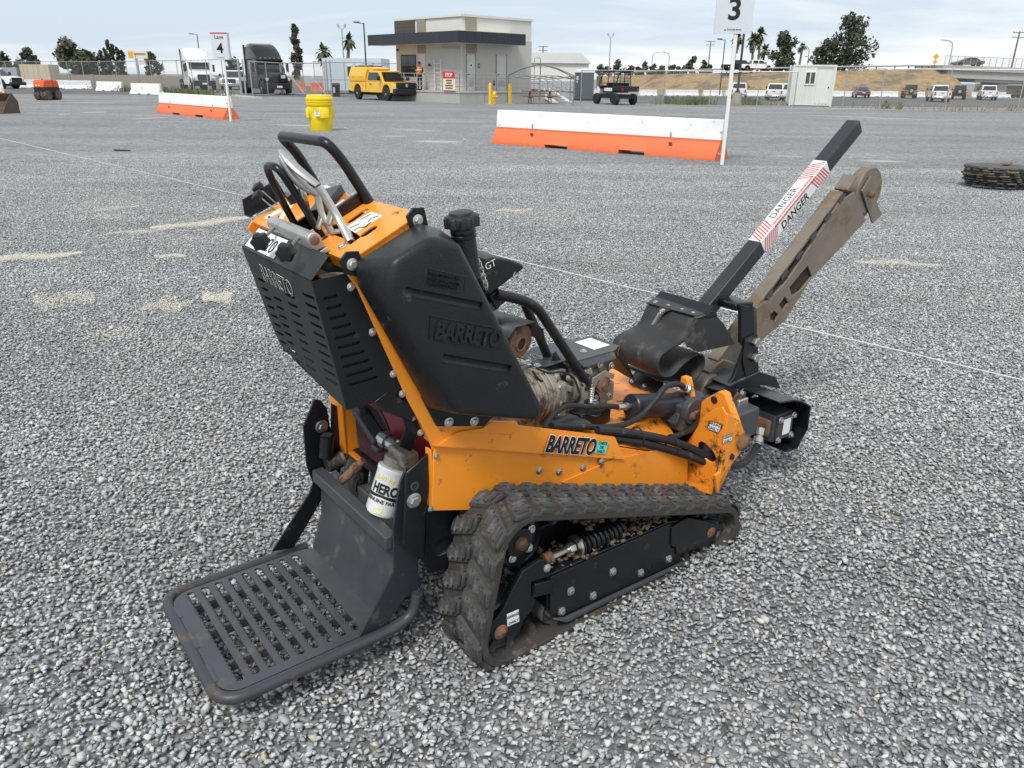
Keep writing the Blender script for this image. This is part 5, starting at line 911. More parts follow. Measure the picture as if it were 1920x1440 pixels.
# trencher drive motor in its cage
mo = MB().bb(1.56, 1.68, .205, .39, .205, .325).build('drive_motor', MT['worn_black'], T, bevel=.006)
MB().bb(1.57, 1.67, .19, .206, .215, .315).build('motor_cap', MT['worn_black'], mo, bevel=.004)
for x_, z_ in ((1.575, .22), (1.575, .31), (1.665, .22), (1.665, .31)): MB().hexbolt((x_, .19, z_), (0, -1, 0), .010, .012).build('bolt', MT['steel'], mo)
MB().prism([(1.60, .1888, .235), (1.65, .1888, .235), (1.65, .1888, .305), (1.60, .1888, .305)], (0, -.0006, 0)).build('motor_label', MT['white_print'], mo, sm=0)
MB().lathe([(.035, 0), (.035, .02), (.02, .03)], (1.56, .36, .28), (-1, 0, 0), 8).build('motor_flange', MT['rust'], mo); MB().bb(1.55, 1.562, .22, .30, .225, .30).build('port_plate', MT['rust'], mo, bevel=.003)
fitting((1.551, .255, .262), (1.515, 0.240, 0.193), .018, mo)
gpts = [(1.50, .42), (1.60, .405), (1.66, .385), (1.735, .345), (1.745, .24), (1.69, .165), (1.60, .175)]
cg = MB()
for (xa, za), (xb, zb) in zip(gpts[:-1], gpts[1:]): cg.prism([(xa, .16, za), (xb, .16, zb), (xb, .40, zb), (xa, .40, za)], (-.006 if abs(zb - za) > abs(xb - xa) else 0, 0, -.007))
cg.build('motor_cage', MT['black_paint'], T, bevel=.001)
plate('cage_end', [(p[0], p[1]) for p in gpts], [rrect(1.655, 1.71, .25, .33, .012)], (0, .395, 0), (1, 0, 0), (0, 0, 1), .006, MT['black_paint'], T)
MB().bar((1.46, .36, .40), (1.58, .36, .31), .06, .03).build('pivot_link', MT['rust'], T, bevel=.004); MB().hexbolt((1.50, .335, .40), (0, -1, 0), .014).build('bolt', MT['steel'], T); MB().bb(1.38, 1.44, .26, .275, .36, .42).build('latch_plate', MT['zinc'], T, bevel=.004)
MB().bb(1.10, 1.44, .20, .46, .28, .40).build('swing_frame', MT['worn_black'], T, bevel=.01); MB().lathe([(.05, 0), (.05, .24)], (1.16, .33, .24), (0, 0, 1), 20).build('swing_pin', MT['worn_black'], T)
# grease and mud on the front deck

# stones pushed up along the edge of the track
def pile():
    n = 420; a = rg.uniform(.30, 1.16, n); b = rg.normal(-.03, .035, n); z = .012 + rg.uniform(0, .030, n) * np.clip((a - .3) / .6, .1, 1) * np.exp(-(b + .01) ** 2 / .002)
    me = stones_mesh('gravel_pile', np.stack([a, b, z], -1), rg.uniform(.007, .017, n), rg, BASES); o = link('gravel_pile', me, None, None, sm=0); o.matrix_world = Matrix.Translation((-0.037, 1.752, 0)) @ Matrix.Rotation(math.radians(37.5), 4, 'Z'); kind(o, 'stuff'); tag(o, 'loose stones pushed up along the right track of the trencher', 'gravel')
pile()

# ================================================================== the yard around it
mat('white_paint', (.78, .78, .76), .55, nv=.06, ns=3, dirt=((.42, .40, .37), .12, 6, .8))
mat('barrier_white', (.86, .86, .85), .7, nv=.07, ns=2.2, dirt=((.46, .45, .43), .16, 5, .9), bump=.2, bs=60)
mat('barrier_orange', (.74, .17, .065), .7, nv=.08, ns=2.5, dirt=((.40, .13, .07), .14, 5, .9), bump=.25, bs=50)
mat('concrete', (.42, .41, .385), .85, nv=.1, ns=1.6, dirt=((.33, .32, .30), .3, 3, .9), bump=.15, bs=40)
mat('stucco', (.52, .50, .465), .85, nv=.05, ns=.8, bump=.1, bs=60)
mat('stucco_white', (.70, .68, .63), .85, nv=.04, ns=.8)
mat('stucco_tan', (.30, .27, .225), .85, nv=.06, ns=1.2)
mat('siding_brown', (.085, .072, .064), .6, nv=.12, ns=2)
mat('canopy_panel', (.026, .029, .038), .42, nv=.06, ns=1.5)
mat('door_paint', (.60, .59, .57), .5, nv=.04, ns=1.2)
mat('dark_glass', (.012, .017, .020), .07, nv=.1, spec=.6, coat=.4)
mat('galvanized', (.46, .47, .48), .45, .75, nv=.12, ns=4)
mat('chain_link', (.36, .365, .365), .6, .3, nv=.03, alpha=.14)
mat('pole_dark', (.030, .031, .034), .5, nv=.1)
mat('yellow_plastic', (.85, .62, .012), .42, nv=.04, ns=4)
mat('bollard_yellow', (.80, .50, .015), .5, nv=.05)
mat('truck_yellow', (.80, .43, .008), .28, nv=.02, ns=2, coat=.5)
mat('car_white', (.80, .80, .80), .25, nv=.01, coat=.5)
mat('car_black', (.010, .010, .011), .3, nv=.05, coat=.15, spec=.3)
mat('car_grey', (.10, .09, .095), .25, nv=.03, coat=.5)
mat('car_tan', (.42, .24, .08), .3, nv=.03, coat=.4)
mat('plastic_black', (.018, .018, .019), .55, nv=.1)
mat('tire', (.022, .022, .022), .8, nv=.15, ns=20, dirt=((.10, .09, .08), .2, 8, .9))
mat('chrome', (.72, .72, .72), .15, 1., nv=.03)
mat('lamp_red', (.45, .015, .015), .2, nv=.02, coat=.4)
mat('lamp_clear', (.75, .75, .72), .1, nv=.02, coat=.5)
mat('asphalt', (.115, .115, .113), .9, nv=.12, ns=.6, bump=.3, bs=40, dirt=((.17, .165, .155), .25, 1.2, .95))
mat('leaf_dark', (.070, .082, .052), .75, nv=.35, ns=1.5)
mat('leaf_olive', (.11, .115, .075), .75, nv=.35, ns=1.5)
mat('leaf_green', (.075, .10, .04), .75, nv=.3, ns=1.5)
mat('bark', (.16, .13, .105), .9, nv=.2, ns=6)
mat('dry_grass', (.33, .225, .11), .95, nv=.42, ns=.9, bump=1., bs=1.6, dirt=((.17, .125, .075), .52, .22, .95))
mat('weed', (.14, .17, .07), .8, nv=.3, ns=4)
mat('weed_dry', (.36, .27, .15), .85, nv=.3, ns=4)
mat('container_paint', (.66, .685, .64), .5, nv=.04, ns=1.5, dirt=((.42, .43, .40), .12, 4, .8))
mat('wood_brown', (.16, .085, .065), .7, nv=.15, ns=5)
mat('roller_orange', (.80, .12, .03), .35, nv=.04)
mat('roller_drum', (.14, .105, .08), .7, .3, nv=.25, ns=9, dirt=((.22, .17, .12), .35, 8, .95))
mat('bucket_steel', (.12, .085, .065), .55, .4, nv=.2, ns=4, dirt=((.20, .13, .09), .3, 5, .9))
mat('toilet_grey', (.085, .10, .115), .5, nv=.05)
mat('sign_white', (.62, .66, .70), .45, nv=.02)
mat('sign_red', (.55, .03, .06), .5, nv=.03)
mat('sign_cream', (.78, .68, .52), .5, nv=.03)
mat('sign_yellow', (.75, .42, .02), .5, nv=.03)
mat('skin', (.38, .22, .15), .55, nv=.05)
mat('cloth_dark', (.03, .032, .045), .85, nv=.1)
mat('vest_orange', (.80, .17, .04), .7, nv=.05)
mat('vest_band', (.72, .74, .30), .5, nv=.03)
mat('hill_far', (.20, .205, .19), .95, nv=.1, ns=.1)
mat('roof_white', (.66, .66, .64), .5, nv=.05, ns=.6)
mat('wall_blue', (.55, .63, .69), .6, nv=.03, ns=.6)
mat('wall_beige', (.55, .48, .34), .7, nv=.05, ns=.6)
mat('track_rubber', (.085, .080, .075), .8, nv=.3, ns=9, dirt=((.20, .16, .11), .3, 9, .95))

def place(o, p, rz=0.): o.location = (p[0], p[1], gh(p[0], p[1]) if len(p) < 3 else p[2]); o.rotation_euler = (0, 0, rz); return o
def head(dx, dy): return math.atan2(dy, dx)

# ---- string line stretched over the gravel
sa, sb = (-14.530, 21.793, 3.032, 3.928, 0, 0)[:2], (-14.530, 21.793, 3.032, 3.928, 0, 0)[2:4]
MB_s = MB(); pts_ = [(sa[0] + (sb[0] - sa[0]) * k / 60, sa[1] + (sb[1] - sa[1]) * k / 60 + .010 * math.sin(k * 1.3), .034 + .003 * math.sin(k * 2.1)) for k in range(61)]
MB_s.tube(pts_, .0030, 6)
tag(MB_s.build('string_line', mat('string_white', (.80, .80, .77), .8, nv=.04), None), 'thin white string stretched straight across the gravel behind the trencher', 'string')

# ---- asphalt beyond the fences
def sheet(name, x0, x1, y0, y1, dz, m, n=24):
    b = MB(); xs_, ys_ = np.linspace(x0, x1, n), np.linspace(y0, y1, n)
    for j in ys_:
        for i in xs_: b.v.append((float(i), float(j), float(gh(i, j)) + dz))
    b.f = [(j * n + i, j * n + i + 1, (j + 1) * n + i + 1, (j + 1) * n + i) for j in range(n - 1) for i in range(n - 1)]
    return kind(b.build(name, MT[m], sm=60, fixn=False))
sheet('parking_lot', 8.5, 95, 57, 124, .012, 'asphalt', 40)
sheet('road', -64, -11.8, 63.5, 120, .012, 'asphalt', 20)

# ---- concrete barriers
def barrier(L_, two, name, label, grp, p, rz, broken=()):
    B = thing(name, label, 'barrier', (p[0], p[1], gh(p[0], p[1])), rz, grp)
    pr_ = [(.305, 0), (.305, .075), (.155, .33), (.125, .36), (.085, .81)]
    def sec(zlo, zhi, off=0):
        pts = [(w, z) for w, z in pr_ if zlo <= z <= zhi]
        def at(z):
            for (w0, z0), (w1, z1) in zip(pr_[:-1], pr_[1:]):
                if z0 <= z <= z1: return w0 + (w1 - w0) * (z - z0) / max(1e-6, z1 - z0)
        pts = ([(at(zlo), zlo)] if not pts or pts[0][1] > zlo else []) + pts + ([(at(zhi), zhi)] if not pts or pts[-1][1] < zhi else [])
        return [(w, z) for w, z in pts] + [(-w, z) for w, z in reversed(pts)]
    def part(zlo, zhi, m, nm, notches):
        b = MB(); xs_ = [-L_ / 2]
        for c, hw, hz in notches: xs_ += [c - hw, c + hw]
        xs_.append(L_ / 2)
        for k in range(len(xs_) - 1):
            lo = zlo if k % 2 == 0 else zlo + notches[k // 2][2]; s_ = sec(lo, zhi); b.loft([[(x, w, z) for w, z in s_] for x in (xs_[k], xs_[k + 1])])
        return b.build(nm, MT[m], B, bevel=.012 if not notches else 0)
    no = [(-L_ * .17, L_ * .055, .075), (L_ * .17, L_ * .055, .085)]
    if two:
        bs = part(0, .40, 'barrier_orange', 'barrier_base', no); tp = part(.4005, .81, 'barrier_white', 'barrier_top', [])
    else: bs = part(0, .30, 'barrier_white', 'barrier_base', no); tp = part(.3005, .81, 'barrier_white', 'barrier_top', [])
    for s in (-1, 1):
        for sx in (-.31, .31):
            MB().box((L_ * sx, s * .1245, .47), (.05, .02, .10)).build('lift_slot', MT['concrete'], tp, bevel=.01); MB().box((L_ * sx + .06, s * .205, .25), (.07, .03, .15), Matrix.Rotation(s * -.53, 3, 'X')).build('lift_slot', mat('barrier_shade', (.36, .085, .035), .8) if two else MT['concrete'], bs)  # proud blocks for the lift recesses, their shade put into the darker colour
    for s in (-1, 1):
        for z in (.18, .58): MB().tube([(s * (L_ / 2 - .02), -.03, z), (s * (L_ / 2 + .07), -.03, z), (s * (L_ / 2 + .07), .03, z), (s * (L_ / 2 - .02), .03, z)], .012, 6).build('steel_loop', MT['galvanized'], B)
    rg2 = np.random.default_rng(int(abs(p[0] * 100)))
    return B
def between(a, b): return ((a[0] + b[0]) / 2, (a[1] + b[1]) / 2), math.atan2(b[1] - a[1], b[0] - a[0]), math.hypot(a[0] - b[0], a[1] - b[1])
c_, r_, l_ = between((-0.40, 20.87, -0.000), (4.40, 16.99, 0.000)); barrier(l_, True, 'lane_barrier', 'long orange and white concrete barrier with the lane 3 sign at its right end', 'orange and white barriers at the lane ends', c_, r_)
c_, r_, l_ = between((-15.29, 35.33, -0.000), (-10.66, 30.49, 0.000)); barrier(l_, True, 'lane_barrier', 'orange and white concrete barrier with the lane 4 sign at its right end', 'orange and white barriers at the lane ends', c_, r_)
c_, r_, l_ = between((-39.20, 58.08, 0.000), (-31.95, 51.11, 0.000)); barrier(l_, True, 'lane_barrier', 'orange and white barrier cut off by the left edge of the picture', 'orange and white barriers at the lane ends', c_, r_)
# ---- lane signs
def lane_sign(p, num, label, w, h, z0, rz, top=True):
    S = thing('lane_sign', label, 'sign', (p[0], p[1], 0), rz, 'lane number signs'); ht = z0 + h
    MB().bb(-.035, .035, -.035, .035, 0, ht - .02).build('sign_post', MT['white_paint'], S, bevel=.004)
    xo = -.10 * w
    pn = MB().add([(xo - w / 2, -.05, z0), (xo + w / 2, -.05, z0), (xo + w / 2 - .02, .16, z0 + .03), (xo - w / 2, .05, z0), (xo - w / 2, -.05, ht), (xo + w / 2, -.05, ht), (xo + w / 2 - .02, .16, ht), (xo - w / 2, .05, ht)], [(0, 3, 2, 1), (4, 5, 6, 7), (0, 1, 5, 4), (1, 2, 6, 5), (2, 3, 7, 6), (3, 0, 4, 7)]).build('sign_panel', MT['sign_white'], S)
    MB().bb(xo - w / 2 - .004, xo + w / 2 + .004, -.056, -.046, ht - .035, ht + .004).build('red_edge', MT['sign_red'], pn)
    text('lettering', num, w * .74, (xo, -.052, z0 + h * .25), (1, 0, 0), (0, 0, 1), MT['black_print'], pn, align='CENTER', bold=.012, sx=1.05, th=.002)
    text('lettering', 'Lane', w * .30, (xo, -.052, z0 + h * .77), (1, 0, 0), (0, 0, 1), MT['black_print'], pn, align='CENTER', bold=.002, th=.002)
    text('lettering', 'RITCHIE BROS.', w * .058, (xo + .04 * w, -.052, z0 + h * .055), (1, 0, 0), (0, 0, 1), MT['black_print'], pn, align='CENTER', bold=.0005, th=.002)
    lg_ = MB()
    for k in range(3): lg_.ring([(xo - w * .22 + w * .014 * k - .012, -.0525, z0 + h * .058), (xo - w * .22 + w * .014 * k + .004, -.0525, z0 + h * .08), (xo - w * .22 + w * .014 * k + .012, -.0525, z0 + h * .058)], .0022, 5)
    lg_.build('emblem', MT['sign_red'], pn)
    for z in (.2, .60): MB().bb(-.10, .03, -.02, .05, z, z + .03).build('post_clamp', MT['galvanized'], S)
lane_sign((4.17, 16.01, 0.000), '3', 'white lane sign with a large black 3 on a white post', .69, .98, 2.40, -.18)
lane_sign((-10.20, 29.10, 0.000), '4', 'white lane sign with a black 4 on a white post', .60, .86, 2.05, -.12)
sp5 = thing('sign_post', 'white sign post leaning at the left edge beside the cut off barrier', 'post', (-31.92, 51.13, 0.000)); MB().bb(-.035, .035, -.035, .035, 0, 2.0).build('post', MT['white_paint'], sp5, bevel=.004); MB().bb(-.1, .02, -.02, .05, .3, .33).build('post_clamp', MT['galvanized'], sp5)

# ---- plain white barriers
WB = [((34, 165), (70, 165), 'white concrete barrier next to the white pickup at the left edge'), ((93, 166), (117, 166), 'white concrete barrier partly hidden behind the orange trench roller'), ((123, 167), (172, 167), 'white concrete barrier just right of the orange trench roller'), ((180, 170), (236, 172), 'white concrete barrier in the middle of the left row, second from its right end'), ((243, 176), (310, 178), 'white concrete barrier at the right end of the left row, behind the lane 4 barrier')]
WBP = [((-51.19, 84.58, 0.000), (-49.85, 85.69, 0.000)), ((-47.47, 83.63, 0.000), (-46.52, 84.38, 0.000)), ((-44.86, 81.93, 0.000), (-42.98, 83.35, 0.000)), ((-38.98, 76.32, 0.000), (-35.32, 74.43, 0.000)), ((-31.11, 66.14, 0.000), (-27.37, 64.11, 0.000))]
for (a, b, lab), (pa, pb) in zip(WB, WBP):
    c_, r_, l_ = between(pa, pb); barrier(max(2.4, min(l_, 3.4)), False, 'concrete_barrier', lab, 'white barriers along the left fence', c_, r_)
RB = [((17.48, 116.00, -0.700), (20.11, 117.29, -0.700), 'white concrete barrier directly behind the dark utility cart'), ((21.61, 118.02, -0.700), (26.76, 120.54, -0.700), 'white concrete barrier right of the utility cart, standing alone'), ((27.21, 119.07, -0.700), (30.20, 120.51, -0.700), 'white concrete barrier half hidden by the lane 3 sign post'), ((30.91, 120.85, -0.700), (35.93, 123.27, -0.700), 'white barrier behind the left white pickup'), ((36.02, 123.32, -0.700), (40.48, 123.73, -0.700), 'white barrier behind the middle white pickup'), ((48.50, 125.81, -0.700), (53.78, 128.28, -0.700), 'white barrier between the site office and the grey car'), ((54.82, 128.77, -0.700), (60.18, 129.52, -0.700), 'white barrier between the grey car and the tan jeep'), ((62.78, 128.99, -0.700), (64.51, 129.78, -0.700), 'white barrier just right of the tan jeep'), ((73.12, 131.96, -0.700), (74.49, 132.58, -0.700), 'white barrier behind the rightmost white pickup'), ((77.33, 132.13, -0.700), (80.84, 133.69, -0.700), 'white barrier right of the rightmost white pickup')]
for pa, pb, lab in RB:
    c_, r_, l_ = between(pa, pb); barrier(max(1.5, l_), False, 'concrete_barrier', lab, 'white barriers along the far lot', c_, r_)

# ---- chain-link fences
def fence(name, label, path, h, step=3.05, mid=False, mesh=True, r=.032, topw=True):
    F = thing(name, label, 'fence', (path[0][0], path[0][1], 0), 0, 'chain link fences'); o = vec((path[0][0], path[0][1], 0)); carry = 0
    for (a, b) in zip(path[:-1], path[1:]):
        a, b = Vector((a[0], a[1], 0)), Vector((b[0], b[1], 0)); d = (b - a).length; n = max(1, round(d / step))
        za, zb = gh(a.x, a.y), gh(b.x, b.y); za_, zb_ = Vector((0, 0, za)), Vector((0, 0, zb))
        for k in range(n + (1 if b == vec((path[-1][0], path[-1][1], 0)) else 0)):
            p = a.lerp(b, k / n) - o; z = za + (zb - za) * k / n; MB().cyl(p + Vector((0, 0, z)), p + Vector((0, 0, z + h)), r, 8).build('fence_post', MT['galvanized'], F)
        MB().cyl(a - o + za_ + Vector((0, 0, h - .02)), b - o + zb_ + Vector((0, 0, h - .02)), r * .8, 8).build('top_rail', MT['galvanized'], F)
        if mid: MB().cyl(a - o + za_ + Vector((0, 0, h * .5)), b - o + zb_ + Vector((0, 0, h * .5)), r * .7, 8).build('mid_rail', MT['galvanized'], F)
        if mesh: MB().add([a - o + za_ + Vector((0, 0, .04)), b - o + zb_ + Vector((0, 0, .04)), b - o + zb_ + Vector((0, 0, h)), a - o + za_ + Vector((0, 0, h))], [(0, 1, 2, 3)]).build('wire_mesh', MT['chain_link'], F, sm=0)
    return F
fence('chain_link_fence', 'grey chain link fence behind the white barriers on the left', [(-64, 95), (-53.5, 90), (-46.5, 86), (-38.4, 79.6), (-28.4, 69.6), (-20.1, 60.4)], 2.6)
fence('chain_link_fence', 'chain link fence running behind the yellow pickup to the building', [(-14.9, 61.3), (-13.0, 63.0), (-9.2, 66.5)], 2.5, mid=True)
fence('chain_link_fence', 'chain link fence from the stairs past the site office to the right edge', [(4.6, 57.6), (9.85, 54.6), (15.7, 53.2), (17.9, 52.6)], 2.1, 2.9)
fence('chain_link_fence', 'chain link fence right of the site office in front of the parked cars', [(21.0, 52.5), (21.9, 49.2), (25.0, 47.6), (28.2, 45.9), (31.5, 44.4)], 2.28, 3.4)
fence('chain_link_fence', 'far chain link fence at the foot of the dry bank', [(44, 121), (62, 119), (80, 116), (100, 112)], 1.9, 5.5)
def gate(p0, p1, h, label):
    G = thing('gate', label, 'gate', (p0[0], p0[1], 0), 0, 'rolling gates'); d = Vector((p1[0] - p0[0], p1[1] - p0[1], 0)); z = Vector((0, 0, 1))
    MB().ring([z * .1, d + z * .1, d + z * h, z * h], .04, 8).build('gate_frame', MT['galvanized'], G); MB().cyl(d * .5 + z * .1, d * .5 + z * h, .03, 8).build('gate_stile', MT['galvanized'], G)
    for s0_, s1_ in ((0, .5), (1, .5)): MB().cyl(d * s0_ + z * (h if s0_ == 0 else .1) * (1 if s0_ == 0 else 1), d * s1_ + z * (.1 if s0_ == 0 else h), .014, 6).build('gate_brace', MT['galvanized'], G)
    MB().add([z * .1, d + z * .1, d + z * h, z * h], [(0, 1, 2, 3)]).build('wire_mesh', MT['chain_link'], G, sm=0)
    for f_ in (.08, .92): MB().lathe([(.10, -.03), (.10, .03)], d * f_ + z * .1, (-d.y, d.x, 0), 12).build('gate_wheel', MT['plastic_black'], G)
gate((-19.73, 61.60, 0.000), (-19.35, 68.21, 0.000), 2.45, 'open chain link gate standing in front of the black truck tractor')
gate((-19.27, 68.25, 0.000), (-15.28, 66.34, 0.000), 2.45, 'chain link gate right of the black truck tractor')
for (p, h, lab) in (((-19.78, 59.19, 0.000), 2.55, 'galvanized gate post left of the black truck tractor'), ((-19.47, 59.32, 0.000), 2.5, 'galvanized gate post beside the black truck tractor with a latch bar'), ((-14.58, 63.99, 0.000), 2.6, 'galvanized gate post left of the black bin'), ((-14.14, 63.33, 0.000), 2.55, 'galvanized gate post directly beside the black bin')):
    g_ = thing('gate_post', lab, 'post', p, 0, 'gate posts'); MB().cyl((0, 0, 0), (0, 0, h), .055, 10).build('post', MT['galvanized'], g_); MB().lathe([(.06, 0), (.06, .03), (.02, .06)], (0, 0, h), (0, 0, 1), 10).build('post_cap', MT['galvanized'], g_)
# kerb at the gate
MB_k = MB().prism([(-25.85, 66.88, 0.000), (-19.17, 57.23, 0.000), (-17.65, 57.16, 0.000), (-23.48, 66.10, 0.000)], (0, 0, .12)); kind(MB_k.build('kerb', MT['concrete'], None))

# ---- trees
def leaves(n, fn, size, rng_):
    P = np.array([fn(rng_) for _ in range(n)]); a = rng_.normal(size=(n, 3)); a /= np.linalg.norm(a, axis=1)[:, None]; b = np.cross(a, rng_.normal(size=(n, 3))); b /= np.linalg.norm(b, axis=1)[:, None]
    s = size * rng_.uniform(.5, 1.3, (n, 1)); V = np.stack([P - a * s - b * s * .5, P + a * s - b * s * .5, P + a * s * .8 + b * s * .5, P - a * s * .8 + b * s * .5], 1).reshape(-1, 3)
    return MB().add(V.tolist(), [(4 * i, 4 * i + 1, 4 * i + 2, 4 * i + 3) for i in range(n)])
def tree(label, p, h, w, m, seed, trunk_h=.3, clumps=14, n=900, size=.35, lean=0., grp='trees beyond the yard', name='tree', narrow=False):
    r = np.random.default_rng(seed); T_ = thing(name, label, 'tree', (p[0], p[1], p[2] if len(p) > 2 else 0), 0, grp)
    C = []
    for k in range(clumps):
        t = (k + .5) / clumps; z = h * (trunk_h + (1 - trunk_h) * t * .96); rr = w / 2 * (math.sin(PI * min(1, .18 + .80 * t)) ** .7) * (.45 if narrow else .75); an = r.uniform(0, 2 * PI)
        C.append((math.cos(an) * rr * r.uniform(.3, 1), math.sin(an) * rr * r.uniform(.3, 1), z - h * .04, w * r.uniform(.12, .25) * (.7 if narrow else 1)))
    tb = MB().tube([(0, 0, 0), (lean * .3, 0, h * .3), (lean * .6, .0, h * .6), (lean * .8, 0, h * .85)], h * .022 + .05, 8, r1=h * .004)
    for c in C[::2]: tb.tube([(lean * c[2] / h * .8, 0, c[2] * .72), (c[0] * .5, c[1] * .5, c[2] * .86), (c[0], c[1], c[2])], h * .006 + .02, 6, r1=.02)
    tb.build('trunk', MT['bark'], T_)
    def fn(q):
        c = C[q.integers(len(C))]; v = q.normal(size=3); v /= np.linalg.norm(v); u = q.uniform() ** .45
        return (c[0] + v[0] * c[3] * u, c[1] + v[1] * c[3] * u, c[2] + v[2] * c[3] * u * (1.25 if narrow else .85))
    leaves(n, fn, size, r).build('crown', MT[m], T_, sm=0, fixn=False); return T_
def palm(label, p, h, seed, grp='palm trees', fr=1.9, skirt=True):
    r = np.random.default_rng(seed); T_ = thing('palm_tree', label, 'palm tree', p, 0, grp); ln = r.uniform(-.5, .5)
    MB().tube([(0, 0, 0), (ln * .3, 0, h * .5), (ln, 0, h)], .30, 8, r1=.2).build('trunk', MT['bark'], T_); b = MB(); nf = 46
    for k in range(nf):
        an = r.uniform(0, 2 * PI); el = r.uniform(-1.1, 1.35); L_ = fr * r.uniform(.75, 1.1); d = Vector((math.cos(an) * math.cos(el), math.sin(an) * math.cos(el), math.sin(el))); p0 = Vector((ln, 0, h)); sd = d.cross(Vector((0, 0, 1))).normalized()
        pts = [p0, p0 + d * L_ * .5 + Vector((0, 0, .05)), p0 + d * L_ - Vector((0, 0, .35 * L_ * math.cos(el)))]
        for i in range(2):
            w0, w1 = (.06, .42 * fr / 1.9) if i == 0 else (.42 * fr / 1.9, .05); b.add([pts[i] - sd * w0, pts[i] + sd * w0, pts[i + 1] + sd * w1, pts[i + 1] - sd * w1], [(0, 1, 2, 3)])
    b.build('fronds', MT['leaf_green'], T_, sm=0, fixn=False)
    if skirt:
        s = MB()
        for k in range(30):
            an = r.uniform(0, 2 * PI); z = h - r.uniform(.2, h * .28); c = Vector((ln * z / h, 0, z)); d = Vector((math.cos(an), math.sin(an), 0)); sd = Vector((-d.y, d.x, 0)); s.add([c + d * .15 - sd * .05, c + d * .15 + sd * .05, c + d * .55 + sd * .22 - Vector((0, 0, .9)), c + d * .55 - sd * .22 - Vector((0, 0, .9))], [(0, 1, 2, 3)])
        s.build('dead_fronds', MT['bark'], T_, sm=0, fixn=False)
def at(p, h_): return p
tree('tall dark narrow tree behind the fence right of the black truck', (-27.56, 105.00, 0.94), 6.6, 2.6, 'leaf_dark', 1, .12, 26, 1500, .20, narrow=True)
tree('dark round tree at the far left edge behind the fence', (-80.94, 130.00, 0.29), 4.4, 5.0, 'leaf_dark', 2, .2, 12, 900, .32); tree('dark tree left of the beige container behind the fence', (-70.20, 120.00, 0.44), 4.3, 2.8, 'leaf_dark', 3, .25, 11, 800, .28)
tree('small tree above the beige container behind the fence', (-77.90, 130.00, 0.33), 3.0, 3.2, 'leaf_olive', 33, .25, 8, 400, .28)
tree('tall spreading tree with bare stems behind the left fence', (-66.80, 125.00, 0.46), 5.7, 5.2, 'leaf_olive', 4, .35, 16, 1300, .28); tree('dark dense tree left of the sharp cypress row', (-66.78, 130.00, 0.44), 3.6, 7.0, 'leaf_dark', 5, .1, 16, 1500, .35)
for k, (u_, hh) in enumerate(((198, 4.2), (206, 4.6), (214, 5.8), (221, 5.2), (229, 4.6), (236, 4.2))):
    pp_ = {198: (-59.62, 120.00, 0.55), 206: (-59.00, 120.00, 0.56), 214: (-58.38, 120.00, 0.56), 221: (-57.83, 120.00, 0.57), 229: (-57.21, 120.00, 0.58), 236: (-56.66, 120.00, 0.58)}[u_]
    tree('dark pointed cypress, number %s from the left in the row behind the fence' % ('one', 'two', 'three', 'four', 'five', 'six')[k], pp_, hh, 1.5, 'leaf_dark', 20 + k, .02, 12, 420, .22, grp='cypress row', name='cypress', narrow=True)
tree('bushy tree under the roadside sign behind the left fence', (-57.01, 130.00, 0.54), 4.2, 3.2, 'leaf_olive', 6, .2, 9, 600, .25); tree('low bushy tree between the two truck tractors', (-37.84, 110.00, 0.81), 3.0, 3.2, 'leaf_green', 7, .1, 8, 500, .25)
palm('stout palm tree left of the yellow pickup behind the gate', (-27.47, 120.00, 0.89), 3.7, 8, fr=1.6); palm('slim palm tree above the yellow pickup', (-24.29, 120.00, 0.92), 5.2, 10, fr=1.3, skirt=False)
palm('left tall palm of the pair behind the lane 3 sign', (48.26, 170.00, 2.51), 6.6, 11, fr=1.7); palm('right tall palm of the pair behind the lane 3 sign', (49.46, 170.00, 2.52), 7.6, 12, fr=1.7); palm('short palm right of the tall pair', (48.75, 165.00, 2.50), 4.4, 13, fr=1.6, skirt=False); palm('palm hidden half behind the lane 3 sign post', (45.75, 175.00, 2.50), 7.0, 14, fr=1.7); palm('thin palm between the two dark eucalyptus trees', (61.27, 180.00, 2.67), 5.4, 15, fr=1.3, skirt=False)
tree('large dark eucalyptus behind the site office', (65.22, 165.00, 2.97), 10.6, 11.5, 'leaf_dark', 16, .1, 24, 2600, .30); tree('lower left part of the eucalyptus group behind the site office', (61.41, 165.00, 2.93), 6.0, 8.0, 'leaf_dark', 17, .1, 14, 1300, .30); tree('dark rounded eucalyptus left of the site office', (51.25, 160.00, 2.71), 7.2, 6.0, 'leaf_dark', 18, .08, 18, 1800, .28)
rr_ = random.Random(5)
FT = [(23.47, 230.00, 2.26), (25.24, 230.00, 2.28), (28.20, 230.00, 2.31), (30.52, 220.00, 2.18), (32.36, 220.00, 2.20), (34.06, 220.00, 2.22), (34.55, 210.00, 2.09), (36.98, 210.00, 2.11), (38.05, 200.00, 2.12), (40.36, 200.00, 2.14), (42.55, 200.00, 2.17), (45.25, 200.00, 2.19), (46.79, 200.00, 2.21)]
for k, p in enumerate(FT): tree('%s small far tree from the left on the skyline behind the utility cart' % ('first', 'second', 'third', 'fourth', 'fifth', 'sixth', 'seventh', 'eighth', 'ninth', 'tenth', 'eleventh', 'twelfth', 'thirteenth')[k], p, [2.5, 2.2, 3.8, 2.2, 2.0, 3.4, 2.6, 2.4, 2.4, 2.0, 4.6, 3.6, 2.4][k] * 1.0, rr_.uniform(2.8, 4.2), 'leaf_olive' if k % 2 else 'leaf_dark', 40 + k, .1, 8, 320, .34, grp='far skyline trees')
